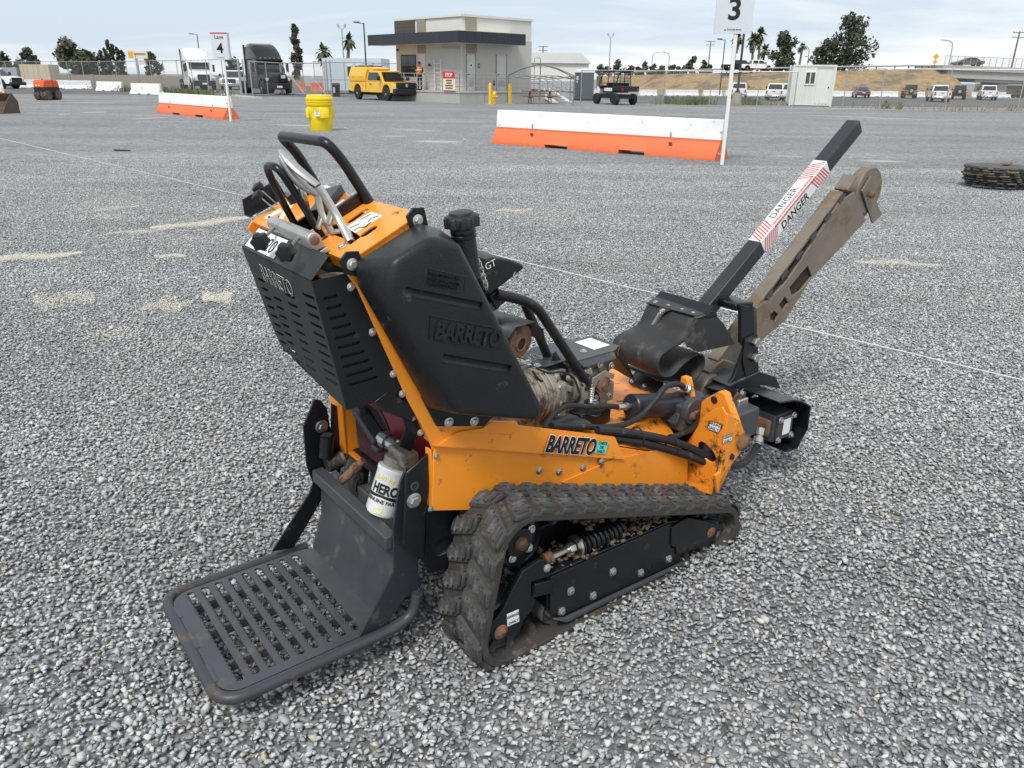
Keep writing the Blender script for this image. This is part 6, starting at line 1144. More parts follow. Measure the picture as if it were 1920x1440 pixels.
# ---- dry bank with the road on top
def bank():
    b = MB(); us = np.linspace(0, 1, 60); rg3 = np.random.default_rng(9); foot, crest = [], []
    ctl = [((18.53, 175.00, 0.11)), ((25.59, 150.00, 0.16)), ((32.95, 140.00, 0.18)), ((46.61, 135.00, 0.30)), ((61.69, 130.00, 0.45)), ((71.45, 128.00, 0.65))]
    top = [((19.48, 185.00, 1.92)), ((27.46, 162.00, 2.28)), ((35.04, 150.00, 2.59)), ((49.65, 145.00, 2.98)), ((65.82, 140.00, 3.41)), ((72.03, 139.00, 3.43))]
    def ev(c, u):
        t = u * (len(c) - 1); i = min(int(t), len(c) - 2); f_ = t - i; return [c[i][k] * (1 - f_) + c[i + 1][k] * f_ for k in range(3)]
    nr = 9
    for u in us:
        A_, B_ = ev(ctl, u), ev(top, u); A_[2] = float(gh(A_[0], A_[1])) - .1
        for k in range(nr):
            t = k / (nr - 1); s_ = t ** .85; j = 0 if k in (0, nr - 1) else rg3.normal(0, .12); b.v.append((A_[0] + (B_[0] - A_[0]) * t, A_[1] + (B_[1] - A_[1]) * t + j, A_[2] + (B_[2] - A_[2]) * s_ + j * .5))
        b.v.append((B_[0], B_[1] + 14, B_[2])); b.v.append((B_[0], B_[1] + 14.1, -1.2))
    nr += 2
    b.f = [(i * nr + k, (i + 1) * nr + k, (i + 1) * nr + k + 1, i * nr + k + 1) for i in range(len(us) - 1) for k in range(nr - 1)] + [tuple((len(us) - 1) * nr + k for k in range(nr))]
    kind(b.build('dry_bank', MT['dry_grass'], None, sm=70, fixn=False))
    rail_pts = [vec(ev(top, u)) + Vector((0, .4, .0)) for u in us]
    g = thing('guard_rail', 'low steel guard rail along the road on top of the dry bank', 'guard rail'); MB().tube([p + Vector((0, 0, .62)) for p in rail_pts], .13, 4).build('rail', MT['galvanized'], g)
    for p in rail_pts[::2]: MB().bb(p.x - .08, p.x + .08, p.y - .05, p.y + .1, p.z - .05, p.z + .7).build('rail_post', MT['bark'], g)
bank()
# ---- overpass
BD = 137.
def overpass():
    o = (70.38, 137.00, 3.39); O_ = thing('overpass', 'concrete road overpass with a mesh railing at the right edge', 'bridge', (o[0], o[1], o[2])); L_ = 40.; sl = -.028
    def seg(x0, x1, y0, y1, z0, z1, m, nm, par=None, bev=0.): return MB().add([(x, y, z + sl * x) for x in (x0, x1) for y in (y0, y1) for z in (z0, z1)], [(0, 1, 3, 2), (4, 6, 7, 5), (0, 4, 5, 1), (2, 3, 7, 6), (0, 2, 6, 4), (1, 5, 7, 3)]).build(nm, MT[m], par or O_)
    seg(-.2, L_, -.2, 9, .02, .72, 'concrete', 'parapet'); seg(1.0, L_, .2, 8.6, -1.15, .015, 'concrete', 'girder'); seg(6.0, L_, .6, 8.4, -1.6, -1.16, 'concrete', 'soffit')
    for x in (10.6,): seg(x, x + 1.5, 1.5, 3, -6.5, -1.61, 'concrete', 'pier'); seg(x, x + 1.5, 5.5, 7, -6.5, -1.61, 'concrete', 'pier')
    seg(-4, 6.2, 9.3, 12, -6.5, -1.7, 'dry_grass', 'abutment'); seg(12.5, L_, 10, 12, -6.5, -1.7, 'stucco_tan', 'far_wall')
    rl = thing('bridge_railing', 'tall mesh railing on the overpass', 'railing', (o[0], o[1], o[2])); 
    for k in range(27):
        x = k * 1.06; MB().bb(x - .03, x + .03, -.02, .04, .72 + sl * x, 2.15 + sl * x).build('rail_post', MT['galvanized'], rl)
    for z in (.75, 2.15): MB().bar((0, .01, z), (27.6, .01, z + sl * 27.6), .06, .06).build('rail_bar', MT['galvanized'], rl)
    MB().add([(0, .0, .75), (27.6, 0, .75 + sl * 27.6), (27.6, 0, 2.15 + sl * 27.6), (0, 0, 2.15)], [(0, 1, 2, 3)]).build('mesh_panel', MT['chain_link'], rl, sm=0)
overpass()

# ---- inspection building on its loading dock
BR = math.radians(43); BO = (-3.45, 53.5, 0)
bd_ = thing('inspection_building', 'small pale stucco building with a dark flat canopy on a loading dock', 'building', BO, BR)
def bx(nm, x0, x1, y0, y1, z0, z1, m, par=None, bev=0.): return MB().bb(x0, x1, y0, y1, z0, z1).build(nm, MT[m], par or bd_, bevel=bev)
bx('wall', 0, 6.22, 0, 7.28, .70, 3.86, 'stucco'); up_ = bx('upper_wall', .03, 6.19, .03, 7.25, 3.862, 5.10, 'stucco_white'); bx('parapet_cap', -.06, 6.28, -.06, 7.34, 5.102, 5.24, 'stucco_white')
bx('accent_stripe', .35, 1.23, -.045, .028, 4.21, 5.10, 'stucco_tan'); bx('accent_stripe', .38, 1.24, -.045, -.002, 3.0, 3.6, 'stucco_tan'); bx('accent_stripe', -.045, .028, 3.77, 4.68, 4.22, 5.10, 'stucco_tan'); bx('accent_stripe', -.045, -.002, 3.82, 4.70, 3.02, 3.6, 'stucco_tan')
for k in range(4): bx('siding_board', -.05, .028, 4.97, 7.29, 4.21 + .222 * k, 4.425 + .222 * k, 'siding_brown')
cn = bx('canopy', -1.19, 4.49, -1.19, -.002, 3.56, 4.18, 'canopy_panel'); bx('canopy_wing', -1.19, -.002, -.001, 8.94, 3.56, 4.18, 'canopy_panel', cn)
for k in range(9): bx('fascia_panel', -1.20 + .632 * k + .006, -1.20 + .632 * (k + 1) - .006, -1.215, -1.192, 3.53, 4.21, 'canopy_panel', cn)
for k in range(16): bx('fascia_panel', -1.215, -1.192, -1.20 + .634 * k + .006, -1.20 + .634 * (k + 1) - .006, 3.53, 4.21, 'canopy_panel', cn)
bx('canopy_flashing', -.10, 4.2, -.7, -.05, 4.182, 4.26, 'stucco_white', cn); bx('soffit', -1.15, 4.45, -1.15, -.01, 3.545, 3.558, 'stucco_white', cn); bx('soffit', -1.15, -.01, .0, 8.9, 3.545, 3.558, 'stucco_white', cn)
wd = bx('window', -.03, .01, 4.95, 6.70, 1.54, 2.94, 'plastic_black'); bx('pane', -.036, -.031, 5.02, 5.80, 1.62, 2.87, 'dark_glass', wd); bx('pane', -.036, -.031, 5.87, 6.62, 1.62, 2.87, 'dark_glass', wd)
def door(nm, plane, a0, a1, z1=2.9, vent=True):
    if plane == 'R': d = bx(nm, a0, a1, -.03, .01, .705, z1, 'door_paint', None, .01)
    else: d = bx(nm, -.03, .01, a0, a1, .705, z1, 'door_paint', None, .01)
    if plane == 'R':
        bx('door_frame', a0 - .06, a0 - .005, -.04, .01, .705, z1 + .06, 'stucco_tan', d); bx('door_frame', a1 + .005, a1 + .06, -.04, .01, .705, z1 + .06, 'stucco_tan', d); MB().lathe([(.03, 0), (.03, .05), (.04, .06), (.02, .09)], (a0 + .10, -.03, 1.72), (0, -1, 0), 10).build('handle', MT['pole_dark'], d)
        if vent:
            for k in range(5): bx('vent_slat', a0 + .14, a1 - .14, -.045, -.031, 1.02 + .07 * k, 1.06 + .07 * k, 'galvanized', d)
    else: MB().lathe([(.03, 0), (.03, .05), (.04, .06), (.02, .09)], (-.03, a0 + .10, 1.72), (-1, 0, 0), 10).build('handle', MT['pole_dark'], d)
    return d
d1 = door('door', 'R', .40, 1.10, 2.88); door('door', 'R', 2.98, 3.82); door('door', 'L', 3.86, 4.66, 2.95, False)
MB().lathe([(.17, 0), (.17, .006)], (.74, -.031, 2.28), (0, -1, 0), 24).build('restroom_sign', MT['white_paint'], d1); MB().prism([(.64, -.038, 2.20), (.84, -.038, 2.20), (.74, -.038, 2.40)], (0, -.004, 0)).build('triangle_symbol', MT['black_print'], d1)
bx('wall_plaque', 1.34, 1.50, -.02, -.002, 2.12, 2.38, 'pole_dark'); bx('plaque_mark', 1.38, 1.46, -.024, -.021, 2.18, 2.3, 'stucco_white'); bx('wall_box', 2.70, 2.78, -.06, -.002, 1.05, 1.35, 'pole_dark')
for y in (7.0, 3.35): MB().box((-.10, y, 3.25 if y > 5 else 2.28), (.12, .12, .14)).build('wall_lamp', MT['pole_dark'], bd_, bevel=.02)
MB().cyl((-.05, .2, 3.3), (-.05, 2.0, 3.3), .03, 8).build('conduit', MT['galvanized'], bd_); bx('lintel_bar', 3.84, 3.87, -.04, -.002, .7, 2.95, 'galvanized'); bx('corner_strip', -.012, .012, -.012, .012, .70, 3.55, 'stucco_white')
lad = MB()
for y in (2.05, 2.75): lad.cyl((-.12, y, .72), (-.12, y, 2.62), .03, 6)
for k in range(6): lad.cyl((-.12, 2.05, .95 + .28 * k), (-.12, 2.75, .95 + .28 * k), .02, 6)
lad.build('wall_ladder', MT['white_paint'], bd_)
dock = thing('loading_dock', 'raised concrete loading dock around the small stucco building', 'dock', BO, BR)
bx('dock_slab', -1.25, 6.4, -1.25, 7.9, -.1, .60, 'concrete', dock); bx('dock_edge', -1.29, 6.44, -1.29, 7.94, .602, .70, 'concrete', dock, .01)
for k in range(3): bx('dock_joint', .8 + 2.0 * k, .83 + 2.0 * k, -1.262, -1.252, 0, .60, 'stucco_tan', dock)
rail_ = thing('dock_railing', 'grey pipe railing along the edge of the loading dock', 'railing', (BO[0], BO[1], .70), BR)
for (a, b, n) in (((-1.15, -1.15), (4.9, -1.15), 6), ((-1.15, -1.15), (-1.15, 6.0), 6)):
    for k in range(n + 1): x, y = a[0] + (b[0] - a[0]) * k / n, a[1] + (b[1] - a[1]) * k / n; MB().cyl((x, y, 0), (x, y, 1.05), .024, 8).build('rail_post', MT['galvanized'], rail_)
    for z in (.3, .55, .8, 1.05): MB().cyl((a[0], a[1], z), (b[0], b[1], z), .02, 8).build('rail_bar', MT['galvanized'], rail_)
ss = thing('stop_sign_board', 'red and cream STOP notice board on the dock railing', 'sign', (BO[0], BO[1], 0), BR); pn = MB().bb(-1.36, -1.33, -.95, .25, .72, 1.86).build('board', MT['sign_cream'], ss)
MB().bb(-1.375, -1.362, -.95, .25, 1.50, 1.86).build('red_header', MT['sign_red'], pn); text('lettering', 'STOP', .30, (-1.378, -.35, 1.57), (0, -1, 0), (0, 0, 1), MT['white_print'], pn, align='CENTER', th=.004, bold=.008)
for z0, z1 in ((.72, .76), (1.46, 1.498)): MB().bb(-1.37, -1.362, -.95, .25, z0, z1).build('red_edge', MT['sign_red'], pn)
for i, w in enumerate((.62, .55, .78, .70)): MB().bb(-1.367, -1.362, -.35 - w / 2, -.35 + w / 2, 1.30 - .15 * i, 1.385 - .15 * i).build('printed_line', MT['wood_brown'], pn)
# stairs at the right end of the dock
st_ = thing('dock_stairs', 'white edged concrete stairs with handrails leading up to the dock', 'stairs', (BO[0], BO[1], 0), BR)
s_o = Vector((5.0, -1.6, 0))
for k in range(5): MB().bb(6.45 + .0, 7.75, -.6 - .32 * k - .32, -.6 - .32 * k, -.2, .62 - .14 * k).build('step', MT['concrete'], st_, bevel=.01)
for x in (6.42, 7.78):
    MB().prism([(x - .06, -.6, .45), (x - .06, -2.5, -.25), (x - .06, -2.5, -.02), (x - .06, -.6, .74)], (.12, 0, 0)).build('stringer', MT['white_paint'], st_)
    for z in (.5, .75, 1.0): MB().tube(fillet([(x, .3, .70 + z), (x, -.6, .70 + z), (x, -2.3, -.05 + z), (x, -2.75, -.05 + z)], .1, 3), .025, 8).build('hand_rail', MT['galvanized'], st_)
    for y, z in ((-.6, .7), (-1.45, .3), (-2.3, -.05)): MB().cyl((x, y, z - .1), (x, y, z + 1.0), .026, 8).build('rail_post', MT['galvanized'], st_)
bx('landing', 6.42, 7.8, -.6, 4, -.1, .66, 'concrete', dock)
for p, lab in (((-1.55, 50.79, 0.000), 'yellow bollard beside the yellow fire hydrant'), ((-0.33, 51.71, 0.000), 'yellow bollard beside the leg of the bare canopy frame')):
    b_ = thing('bollard', lab, 'bollard', p, 0, 'yellow bollards'); MB().lathe([(.10, 0), (.10, 1.10), (.095, 1.16), (.06, 1.22), (.01, 1.24)], (0, 0, 0), (0, 0, 1), 16).build('post', MT['bollard_yellow'], b_); MB().lathe([(.28, 0), (.28, .03)], (0, 0, -.01), (0, 0, 1), 16).build('footing', MT['concrete'], b_); MB().lathe([(.102, 0), (.102, .04)], (0, 0, 1.0), (0, 0, 1), 16).build('band', MT['yellow_plastic'], b_)
hy = thing('fire_hydrant', 'yellow fire hydrant behind the left yellow bollard', 'hydrant', (-1.32, 51.89, 0.000)); MB().lathe([(.10, 0), (.10, .14), (.13, .15), (.13, .19), (.10, .2), (.10, .52), (.14, .53), (.14, .57), (.12, .62), (.06, .72), (.03, .74), (.03, .78)], (0, 0, 0), (0, 0, 1), 14).build('barrel', MT['bollard_yellow'], hy)
for d_ in ((1, 0, 0), (-1, 0, 0), (0, -1, 0)): MB().lathe([(.07, .08), (.07, .18), (.05, .2)], (0, 0, .42), d_, 10).build('outlet', MT['bollard_yellow'], hy)
# picnic table
pt_ = thing('picnic_table', 'brown wooden picnic table with papers and bottles under the bare canopy frame', 'table', (1.61, 53.43, 0.000), .12)
for k in range(4): MB().bb(-1.2, 1.2, -.37 + .187 * k, -.20 + .187 * k, .72, .765).build('tabletop_board', MT['wood_brown'], pt_, bevel=.006)
for s in (-1, 1):
    MB().bb(-1.2, 1.2, s * .72 - .13, s * .72 + .13, .42, .46).build('bench_board', MT['wood_brown'], pt_, bevel=.006)
    MB().bar((s * .65, -.62, 0), (s * .65, -.15, .71), .09, .05, (1, 0, 0)).build('leg', MT['wood_brown'], pt_); MB().bar((s * .65, .62, 0), (s * .65, .15, .71), .09, .05, (1, 0, 0)).build('leg', MT['wood_brown'], pt_); MB().bb(s * .65 - .045, s * .65 + .045, -.84, .84, .33, .415).build('cross_beam', MT['wood_brown'], pt_)
for x, y, h, m, lab in ((-.45, -.1, .12, 'sign_red', 'red packet on the picnic table'), (.3, .05, .16, 'white_paint', 'white cup on the picnic table, left one'), (.62, -.05, .15, 'white_paint', 'white cup on the picnic table, right one')):
    pz_ = vec(pt_.location) + Matrix.Rotation(.12, 3, 'Z') @ Vector((x, y, .766)); c_ = MB().lathe([(.06, 0), (.07, .02), (.075, h), (.03, h + .01)], (0, 0, 0), (0, 0, 1), 12).build('cup' if m != 'sign_red' else 'packet', MT[m], None); c_.location = pz_; tag(c_, lab, 'cup' if m != 'sign_red' else 'packet')
# bare canopy frame
mat('pole_grey', (.16, .165, .17), .5, .3)
cf = thing('canopy_frame', 'bare folding canopy frame without its cover over the picnic table', 'canopy frame', (1.59, 52.89, 0.000), .0)
W_, D_ = 2.05, 1.6; cor = [(-W_, -D_), (W_, -D_), (W_, D_), (-W_, D_)]
for x, y in cor: MB().bb(x - .025, x + .025, y - .025, y + .025, 0, 1.72).build('leg', MT['pole_grey'], cf)
for (a, b) in zip(cor, cor[1:] + cor[:1]):
    n = 4
    for k in range(n):
        p = Vector(a + (0,)).lerp(Vector(b + (0,)), k / n); q = Vector(a + (0,)).lerp(Vector(b + (0,)), (k + 1) / n); z = Vector((0, 0, 1))
        MB().cyl(p + z * 1.68, q + z * 1.5, .024, 6).build('scissor_bar', MT['pole_grey'], cf); MB().cyl(p + z * 1.5, q + z * 1.68, .024, 6).build('scissor_bar', MT['pole_grey'], cf)
for x, y in cor: MB().tube([(x, y, 1.70), (x * .55, y * .55, 2.08), (0, 0, 2.38)], .03, 6).build('roof_rib', MT['pole_grey'], cf)
MB().cyl((0, 0, 1.75), (0, 0, 2.40), .025, 8).build('centre_post', MT['pole_grey'], cf)
tl = thing('pipe_frame', 'tall narrow pipe frame beside the picnic table', 'frame', (1.40, 53.36, 0.000), .2); MB().tube(fillet([(-.2, 0, 0), (-.2, 0, 2.75), (.2, 0, 2.75), (.2, 0, 0)], .08, 3), .03, 8).build('pipe', MT['galvanized'], tl)
# portable toilet
to = thing('portable_toilet', 'dark grey portable toilet with a white domed roof', 'toilet', (5.20, 62.38, -0.023), .35)
MB().bb(-.55, .55, -.55, .55, .08, 1.95).build('cabin', MT['toilet_grey'], to, bevel=.03); MB().bb(-.58, .58, -.58, .58, 0, .10).build('skid', MT['plastic_black'], to)
MB().loft([[(x * s, y * s, z) for x, y in ((-.6, -.6), (.6, -.6), (.6, .6), (-.6, .6))] for s, z in ((1, 1.95), (1, 2.02), (.85, 2.15), (.5, 2.24), (.1, 2.27))]).build('roof', MT['roof_white'], to, bevel=.02)
MB().bb(-.45, .45, -.575, -.552, .14, 1.85).build('door', MT['toilet_grey'], to, bevel=.01); MB().bb(-.565, -.552, -.40, .40, .3, 1.1).build('side_panel', MT['toilet_grey'], to, bevel=.01); MB().bb(-.57, -.553, -.15, .18, 1.45, 1.72).build('notice', MT['sign_cream'], to); MB().bb(-.575, -.555, -.05, .10, 1.25, 1.38).build('notice', MT['white_paint'], to)
# black bin
bi = thing('waste_bin', 'black wheeled waste bin beside the gate post left of the yellow pickup', 'bin', (-14.01, 64.25, 0.000), .3)
MB().loft([[(x * s, y * s, z) for x, y in ((-.30, -.34), (.30, -.34), (.30, .34), (-.30, .34))] for s, z in ((.85, .05), (1, .85))]).build('body', MT['plastic_black'], bi); MB().prism([(-.32, -.38, .86), (-.32, .36, .95), (-.32, .36, 1.02), (-.32, -.38, .90)], (.64, 0, 0)).build('lid', MT['plastic_black'], bi, bevel=.02); MB().bb(-.25, -.1, -.345, -.33, .3, .7).build('label_strip', MT['sign_white'], bi)
for s in (-1, 1): MB().lathe([(.1, -.03), (.1, .03)], (s * .28, .34, .1), (1, 0, 0), 12).build('wheel', MT['tire'], bi)
# drum
dr = thing('salvage_drum', 'bright yellow plastic overpack drum with a white label on the gravel', 'drum', (-5.97, 24.94, 0.000), .2)
def drum_ring(r, z, f=0.): return [(math.cos(2 * PI * k / 48) * (r + f * (1 if (k // 6) % 2 == 0 else 0)), math.sin(2 * PI * k / 48) * (r + f * (1 if (k // 6) % 2 == 0 else 0)), z) for k in range(48)]
MB().loft([drum_ring(.335, 0), drum_ring(.345, .02), drum_ring(.36, .33), drum_ring(.365, .36, .015), drum_ring(.365, .38, .06), drum_ring(.372, .62, .06), drum_ring(.375, .66, .02), drum_ring(.375, .70), drum_ring(.375, .76)]).build('body', MT['yellow_plastic'], dr, sm=45)
MB().lathe([(.40, .73), (.41, .75), (.41, .79), (.385, .80), (.385, .815), (.41, .825), (.41, .86), (.385, .87), (.385, .885), (.41, .895), (.41, .94), (.38, .96), (.37, 1.02), (.36, 1.03), (.02, 1.035)], (0, 0, 0), (0, 0, 1), 48).build('lid', MT['yellow_plastic'], dr)
lbm = MB()
for k in range(6):
    t0, t1 = [(-1.94 + .36 * q / 6) for q in (k, k + 1)]; lbm.add([(math.cos(t) * .437, math.sin(t) * .437, z) for t, z in ((t0, .43), (t1, .43), (t1, .60), (t0, .60))], [(0, 1, 2, 3)])
lo_ = lbm.build('label_sheet', MT['white_print'], dr, sm=0, fixn=False); lb2 = MB()
for k in range(6):
    t0, t1 = [(-1.92 + .32 * q / 6) for q in (k, k + 1)]; lb2.add([(math.cos(t) * .438, math.sin(t) * .438, z) for t, z in ((t0, .57), (t1, .57), (t1, .59), (t0, .59))], [(0, 1, 2, 3)])
lb2.build('label_stripe', mat('print_blue', (.10, .14, .42), .5), lo_, sm=0, fixn=False)
for i in range(3): MB().box((math.cos(-1.76) * .4385, math.sin(-1.76) * .4385, .54 - .03 * i), (.085, .002, .006), Matrix.Rotation(-1.76 + PI / 2, 3, 'Z')).build('label_line', mat('print_blue'), lo_)
# litter
for p, lab, s in (((-5.32, 25.45, 0.000), 'crumpled white paper scrap right of the yellow drum', .07), ((-1.35, 21.64, 0.000), 'small white scrap on the gravel between the drum and the long barrier', .05)):
    sc_ = stones_mesh('paper_scrap', np.array([[0, 0, s * .6], [s * .7, .02, s * .4]]), np.array([s, s * .8]), np.random.default_rng(4), BASES); sc_.materials.clear(); o_ = link('paper_scrap', sc_, MT['white_paint'], None, sm=0); o_.location = p; tag(o_, lab, 'litter', 'paper scraps on the gravel')
bo_ = MB().bb(-.16, .16, -.05, .05, 0, .03).build('board_scrap', MT['pole_dark'], None, bevel=.004); bo_.location = (-8.61, 17.53, 0.000); bo_.rotation_euler = (0, .05, .1); tag(bo_, 'short dark board lying on the gravel left of the trencher', 'board')
# ---- stacked rubber track sections
sk = thing('track_stack', 'stack of notched dark rubber track pieces on the gravel at the right edge', 'track stack', (7.85, 12.87, 0.000), .3)
rk = random.Random(3)
for k in range(9):
    z0 = .03 + k * .036; n = 16 + k % 3; a0 = rk.uniform(0, .3); ln = thing; pv = MB(); r0 = .50 * (1 - .012 * abs(k - 5)) * (.93 if k < 2 else 1); ox, oy = rk.uniform(-.03, .03), rk.uniform(-.03, .03)
    pv.lathe([(r0 - .05, 0), (r0 - .035, 0), (r0 - .035, .030), (r0 - .06, .032), (.01, .033)], (ox, oy, z0), (0, 0, 1), 44); ly = pv.build('layer', MT['track_rubber'], sk)
    for i in range(n):
        t = a0 + 2 * PI * i / n; w = rk.uniform(.07, .16); q9 = rk.uniform(-.02, .015); MB().box((ox + math.cos(t) * (r0 - .02 + q9), oy + math.sin(t) * (r0 - .02 + q9), z0 + .015 + rk.uniform(-.003, .003)), (.06, w, rk.uniform(.012, .026)), Matrix.Rotation(t + rk.uniform(-.12, .12), 3, 'Z')).build('track_block', MT[rk.choice(['track_rubber', 'track_rubber', 'boom_steel'])], ly)
MB().box((.15, .02, .375), (.26, .10, .012), Matrix.Rotation(.5, 3, 'Z')).build('loose_strip', MT['rust'], sk)
# ---- bucket at the left edge
bk = thing('loader_bucket', 'brown steel loader bucket cut off by the left edge', 'bucket', (-21.39, 33.25, 0.000), -.25)
MB().prism([(-.9, .45, 0), (-.9, -.38, 0), (-.9, -.42, .03), (-.9, .30, .10), (-.9, .38, .45), (-.9, .20, .75), (-.9, .26, .78), (-.9, .47, .46)], (1.8, 0, 0)).build('shell', MT['bucket_steel'], bk)
for x in (-.92, .89): MB().prism([(x, .46, 0), (x, -.40, 0), (x, -.05, .5), (x, .22, .78), (x, .47, .46)], (.03, 0, 0)).build('side_plate', MT['bucket_steel'], bk)
MB().bb(-.93, .93, -.47, -.36, .0, .035).build('cutting_edge', MT['rust'], bk)
# ---- trench roller
ro = thing('trench_roller', 'orange and black remote controlled trench roller with padfoot drums', 'roller', (-28.29, 49.60, 0.000), math.radians(-100))
def padfoot(x, y): 
    d = MB().lathe([(.05, 0), (.24, 0), (.26, .02), (.26, .36), (.24, .38), (.05, .38)], (x, y, .28), (0, 1, 0), 24).build('drum', MT['roller_drum'], ro)
    for k in range(10):
        for j in range(3): t = 2 * PI * (k + .5 * (j % 2)) / 10; MB().box((x + .28 * math.cos(t), y + .07 + .12 * j, .28 + .28 * math.sin(t)), (.05, .09, .07), Matrix.Rotation(-t, 3, 'Y')).build('pad', MT['roller_drum'], d)
for x in (-.42, .42):
    padfoot(x, -.42); padfoot(x, .04)
MB().prism([(-.62, -.36, .40), (.62, -.36, .40), (.66, -.36, .72), (-.66, -.36, .72)], (0, .72, 0)).build('lower_body', MT['plastic_black'], ro, bevel=.03); MB().prism([(-.66, -.36, .722), (.66, -.36, .722), (.60, -.36, 1.05), (.50, -.36, 1.14), (-.50, -.36, 1.14), (-.60, -.36, 1.05)], (0, .72, 0)).build('hood', MT['roller_orange'], ro, bevel=.04)
for x in (-.13,): MB().bb(x - .015, x + .015, -.365, .365, .72, 1.145).build('hood_gap', MT['plastic_black'], ro)
for y in (-.18, .0): MB().bb(.655, .668, y, y + .11, .80, .86).build('lamp', MT['lamp_clear'], ro)
MB().lathe([(.04, 0), (.05, .03), (.03, .07)], (.30, .05, 1.14), (0, 0, 1), 12).build('beacon', MT['rust'], ro)
# ---- site office container
co = thing('site_office', 'pale green corrugated container office with a white window and a door', 'container', (18.26, 54.69, -0.014), math.radians(-14))
cw, cdp, chh = 2.70, 3.0, 2.55
MB().bb(.05, cw - .05, .05, cdp - .05, .12, chh - .06).build('shell', MT['container_paint'], co)
for x in (0, cw - .12):
    for y in (0, cdp - .12): MB().bb(x, x + .12, y, y + .12, 0, chh).build('corner_post', MT['container_paint'], co, bevel=.01)
for z in (.05, chh - .11):
    MB().bb(.12, cw - .12, 0, .06, z, z + .11).build('frame_rail', MT['container_paint'], co); MB().bb(cw - .06, cw, .12, cdp - .12, z, z + .11).build('frame_rail', MT['container_paint'], co)
for k in range(7): MB().bb(.20 + .19 * k, .29 + .19 * k, .02, .052, .18, chh - .13).build('corrugation', MT['container_paint'], co, bevel=.012)
for k in range(13): MB().bb(cw - .052, cw - .022, .22 + .205 * k, .32 + .205 * k, .18, chh - .13).build('corrugation', MT['container_paint'], co, bevel=.012)
wn_ = MB().bb(.80, 1.48, -.03, .05, 1.32, 2.16).build('window_frame', MT['white_paint'], co, bevel=.01)
for x in (.86, 1.17): MB().bb(x, x + .25, -.036, -.031, 1.40, 2.08).build('pane', MT['dark_glass'], wn_)
for k in range(8): MB().bb(.88 + .072 * k, .89 + .072 * k, -.045, -.037, 1.40, 2.08).build('window_bar', MT['galvanized'], wn_)
dr_ = MB().bb(1.58, 2.46, -.012, .05, .16, 2.28).build('door', MT['container_paint'], co, bevel=.008); MB().bb(1.55, 2.49, -.004, .04, 2.285, 2.33).build('door_head', MT['stucco_tan'], dr_); MB().lathe([(.035, 0), (.03, .05), (.04, .07)], (2.34, -.012, 1.18), (0, -1, 0), 10).build('handle', MT['pole_dark'], dr_)
for y in (.7, 1.7): MB().bb(cw - .01, cw + .002, y, y + .3, .06, .14).build('fork_pocket', MT['grille_dark'], co)
# ---- poles
def lamp_post(label, p, h, arm, m='pole_dark', base=0, r=.07, name='street_lamp'):
    L_ = thing(name, label, 'street lamp', p, 0, 'lamp posts'); MB().tube([(0, 0, base), (0, 0, h)], r, 10, r1=r * .7).build('pole', MT[m], L_)
    if arm: MB().bar((0, 0, h - .03), (arm, -.05, h + .04), .09, .05).build('arm', MT[m], L_); MB().loft([[(arm * (.45 + .55 * t), y - .05, h + .05 + z) for y, z in ((-.13, -.02), (.13, -.02), (.10, .06), (-.10, .06))] for t in (0, 1.05)]).build('lamp_head', MT[m], L_)
    if base: MB().lathe([(.30, 0), (.30, base)], (0, 0, -.05), (0, 0, 1), 16).build('concrete_base', MT['concrete'], L_); MB().lathe([(.18, 0), (.18, .06), (.1, .12)], (0, 0, base - .05), (0, 0, 1), 12).build('base_cover', MT[m], L_)
lamp_post('dark street lamp left of the stucco building behind the yellow pickup', (-11.87, 66.00, 0.36), 5.0, -.75); lamp_post('tall dark lamp pole on a concrete base right of the lane 3 sign', (14.72, 54.51, -0.012), 6.6, -.9, base=.85, r=.085); lamp_post('small dark street lamp seen just left of the lane 3 sign post', (19.88, 80.00, 0.17), 4.9, -.75, r=.06); lamp_post('dark street lamp behind the white truck tractor', (-45.45, 120.00, 0.34), 6.4, -1.1, r=.08)
for p, h, lab in (((-26.81, 130.00, 0.86), 7.3, 'tall thin floodlight mast above the yellow pickup'), ((18.57, 165.00, 1.40), 7.6, 'tall thin floodlight mast above the portable toilet')):
    f_ = thing('floodlight_mast', lab, 'mast', p, 0, 'floodlight masts'); MB().tube([(0, 0, 0), (0, 0, h)], .13, 8, r1=.09).build('pole', MT['galvanized'], f_)
    for s in (-1, 1): MB().bar((0, 0, h - .1), (s * .45, 0, h + .2), .08, .08).build('arm', MT['galvanized'], f_); MB().box((s * .5, 0, h + .45), (.28, .3, .5), Matrix.Rotation(s * .4, 3, 'Y')).build('floodlight', MT['galvanized'], f_)
for p, h, lab in (((48.63, 210.00, 1.86), 8.6, 'wooden utility pole left of the lane 3 sign'), ((6.19, 190.00, 1.78), 6.4, 'utility pole with insulators behind the canopy frame'), ((89.27, 150.00, 1.99), 8.0, 'utility pole behind the overpass')):
    f_ = thing('utility_pole', lab, 'pole', p, 0, 'utility poles'); MB().tube([(0, 0, 0), (0, 0, h)], .17, 8, r1=.12).build('pole', MT['bark'], f_)
    for z in (h - .25, h - 1.0): MB().bb(-1.1, 1.1, -.06, .06, z, z + .12).build('cross_arm', MT['bark'], f_)
    for x in (-1, -.5, .5, 1): MB().lathe([(.05, 0), (.07, .1), (.03, .2)], (x, 0, h - .13), (0, 0, 1), 8).build('insulator', MT['galvanized'], f_)
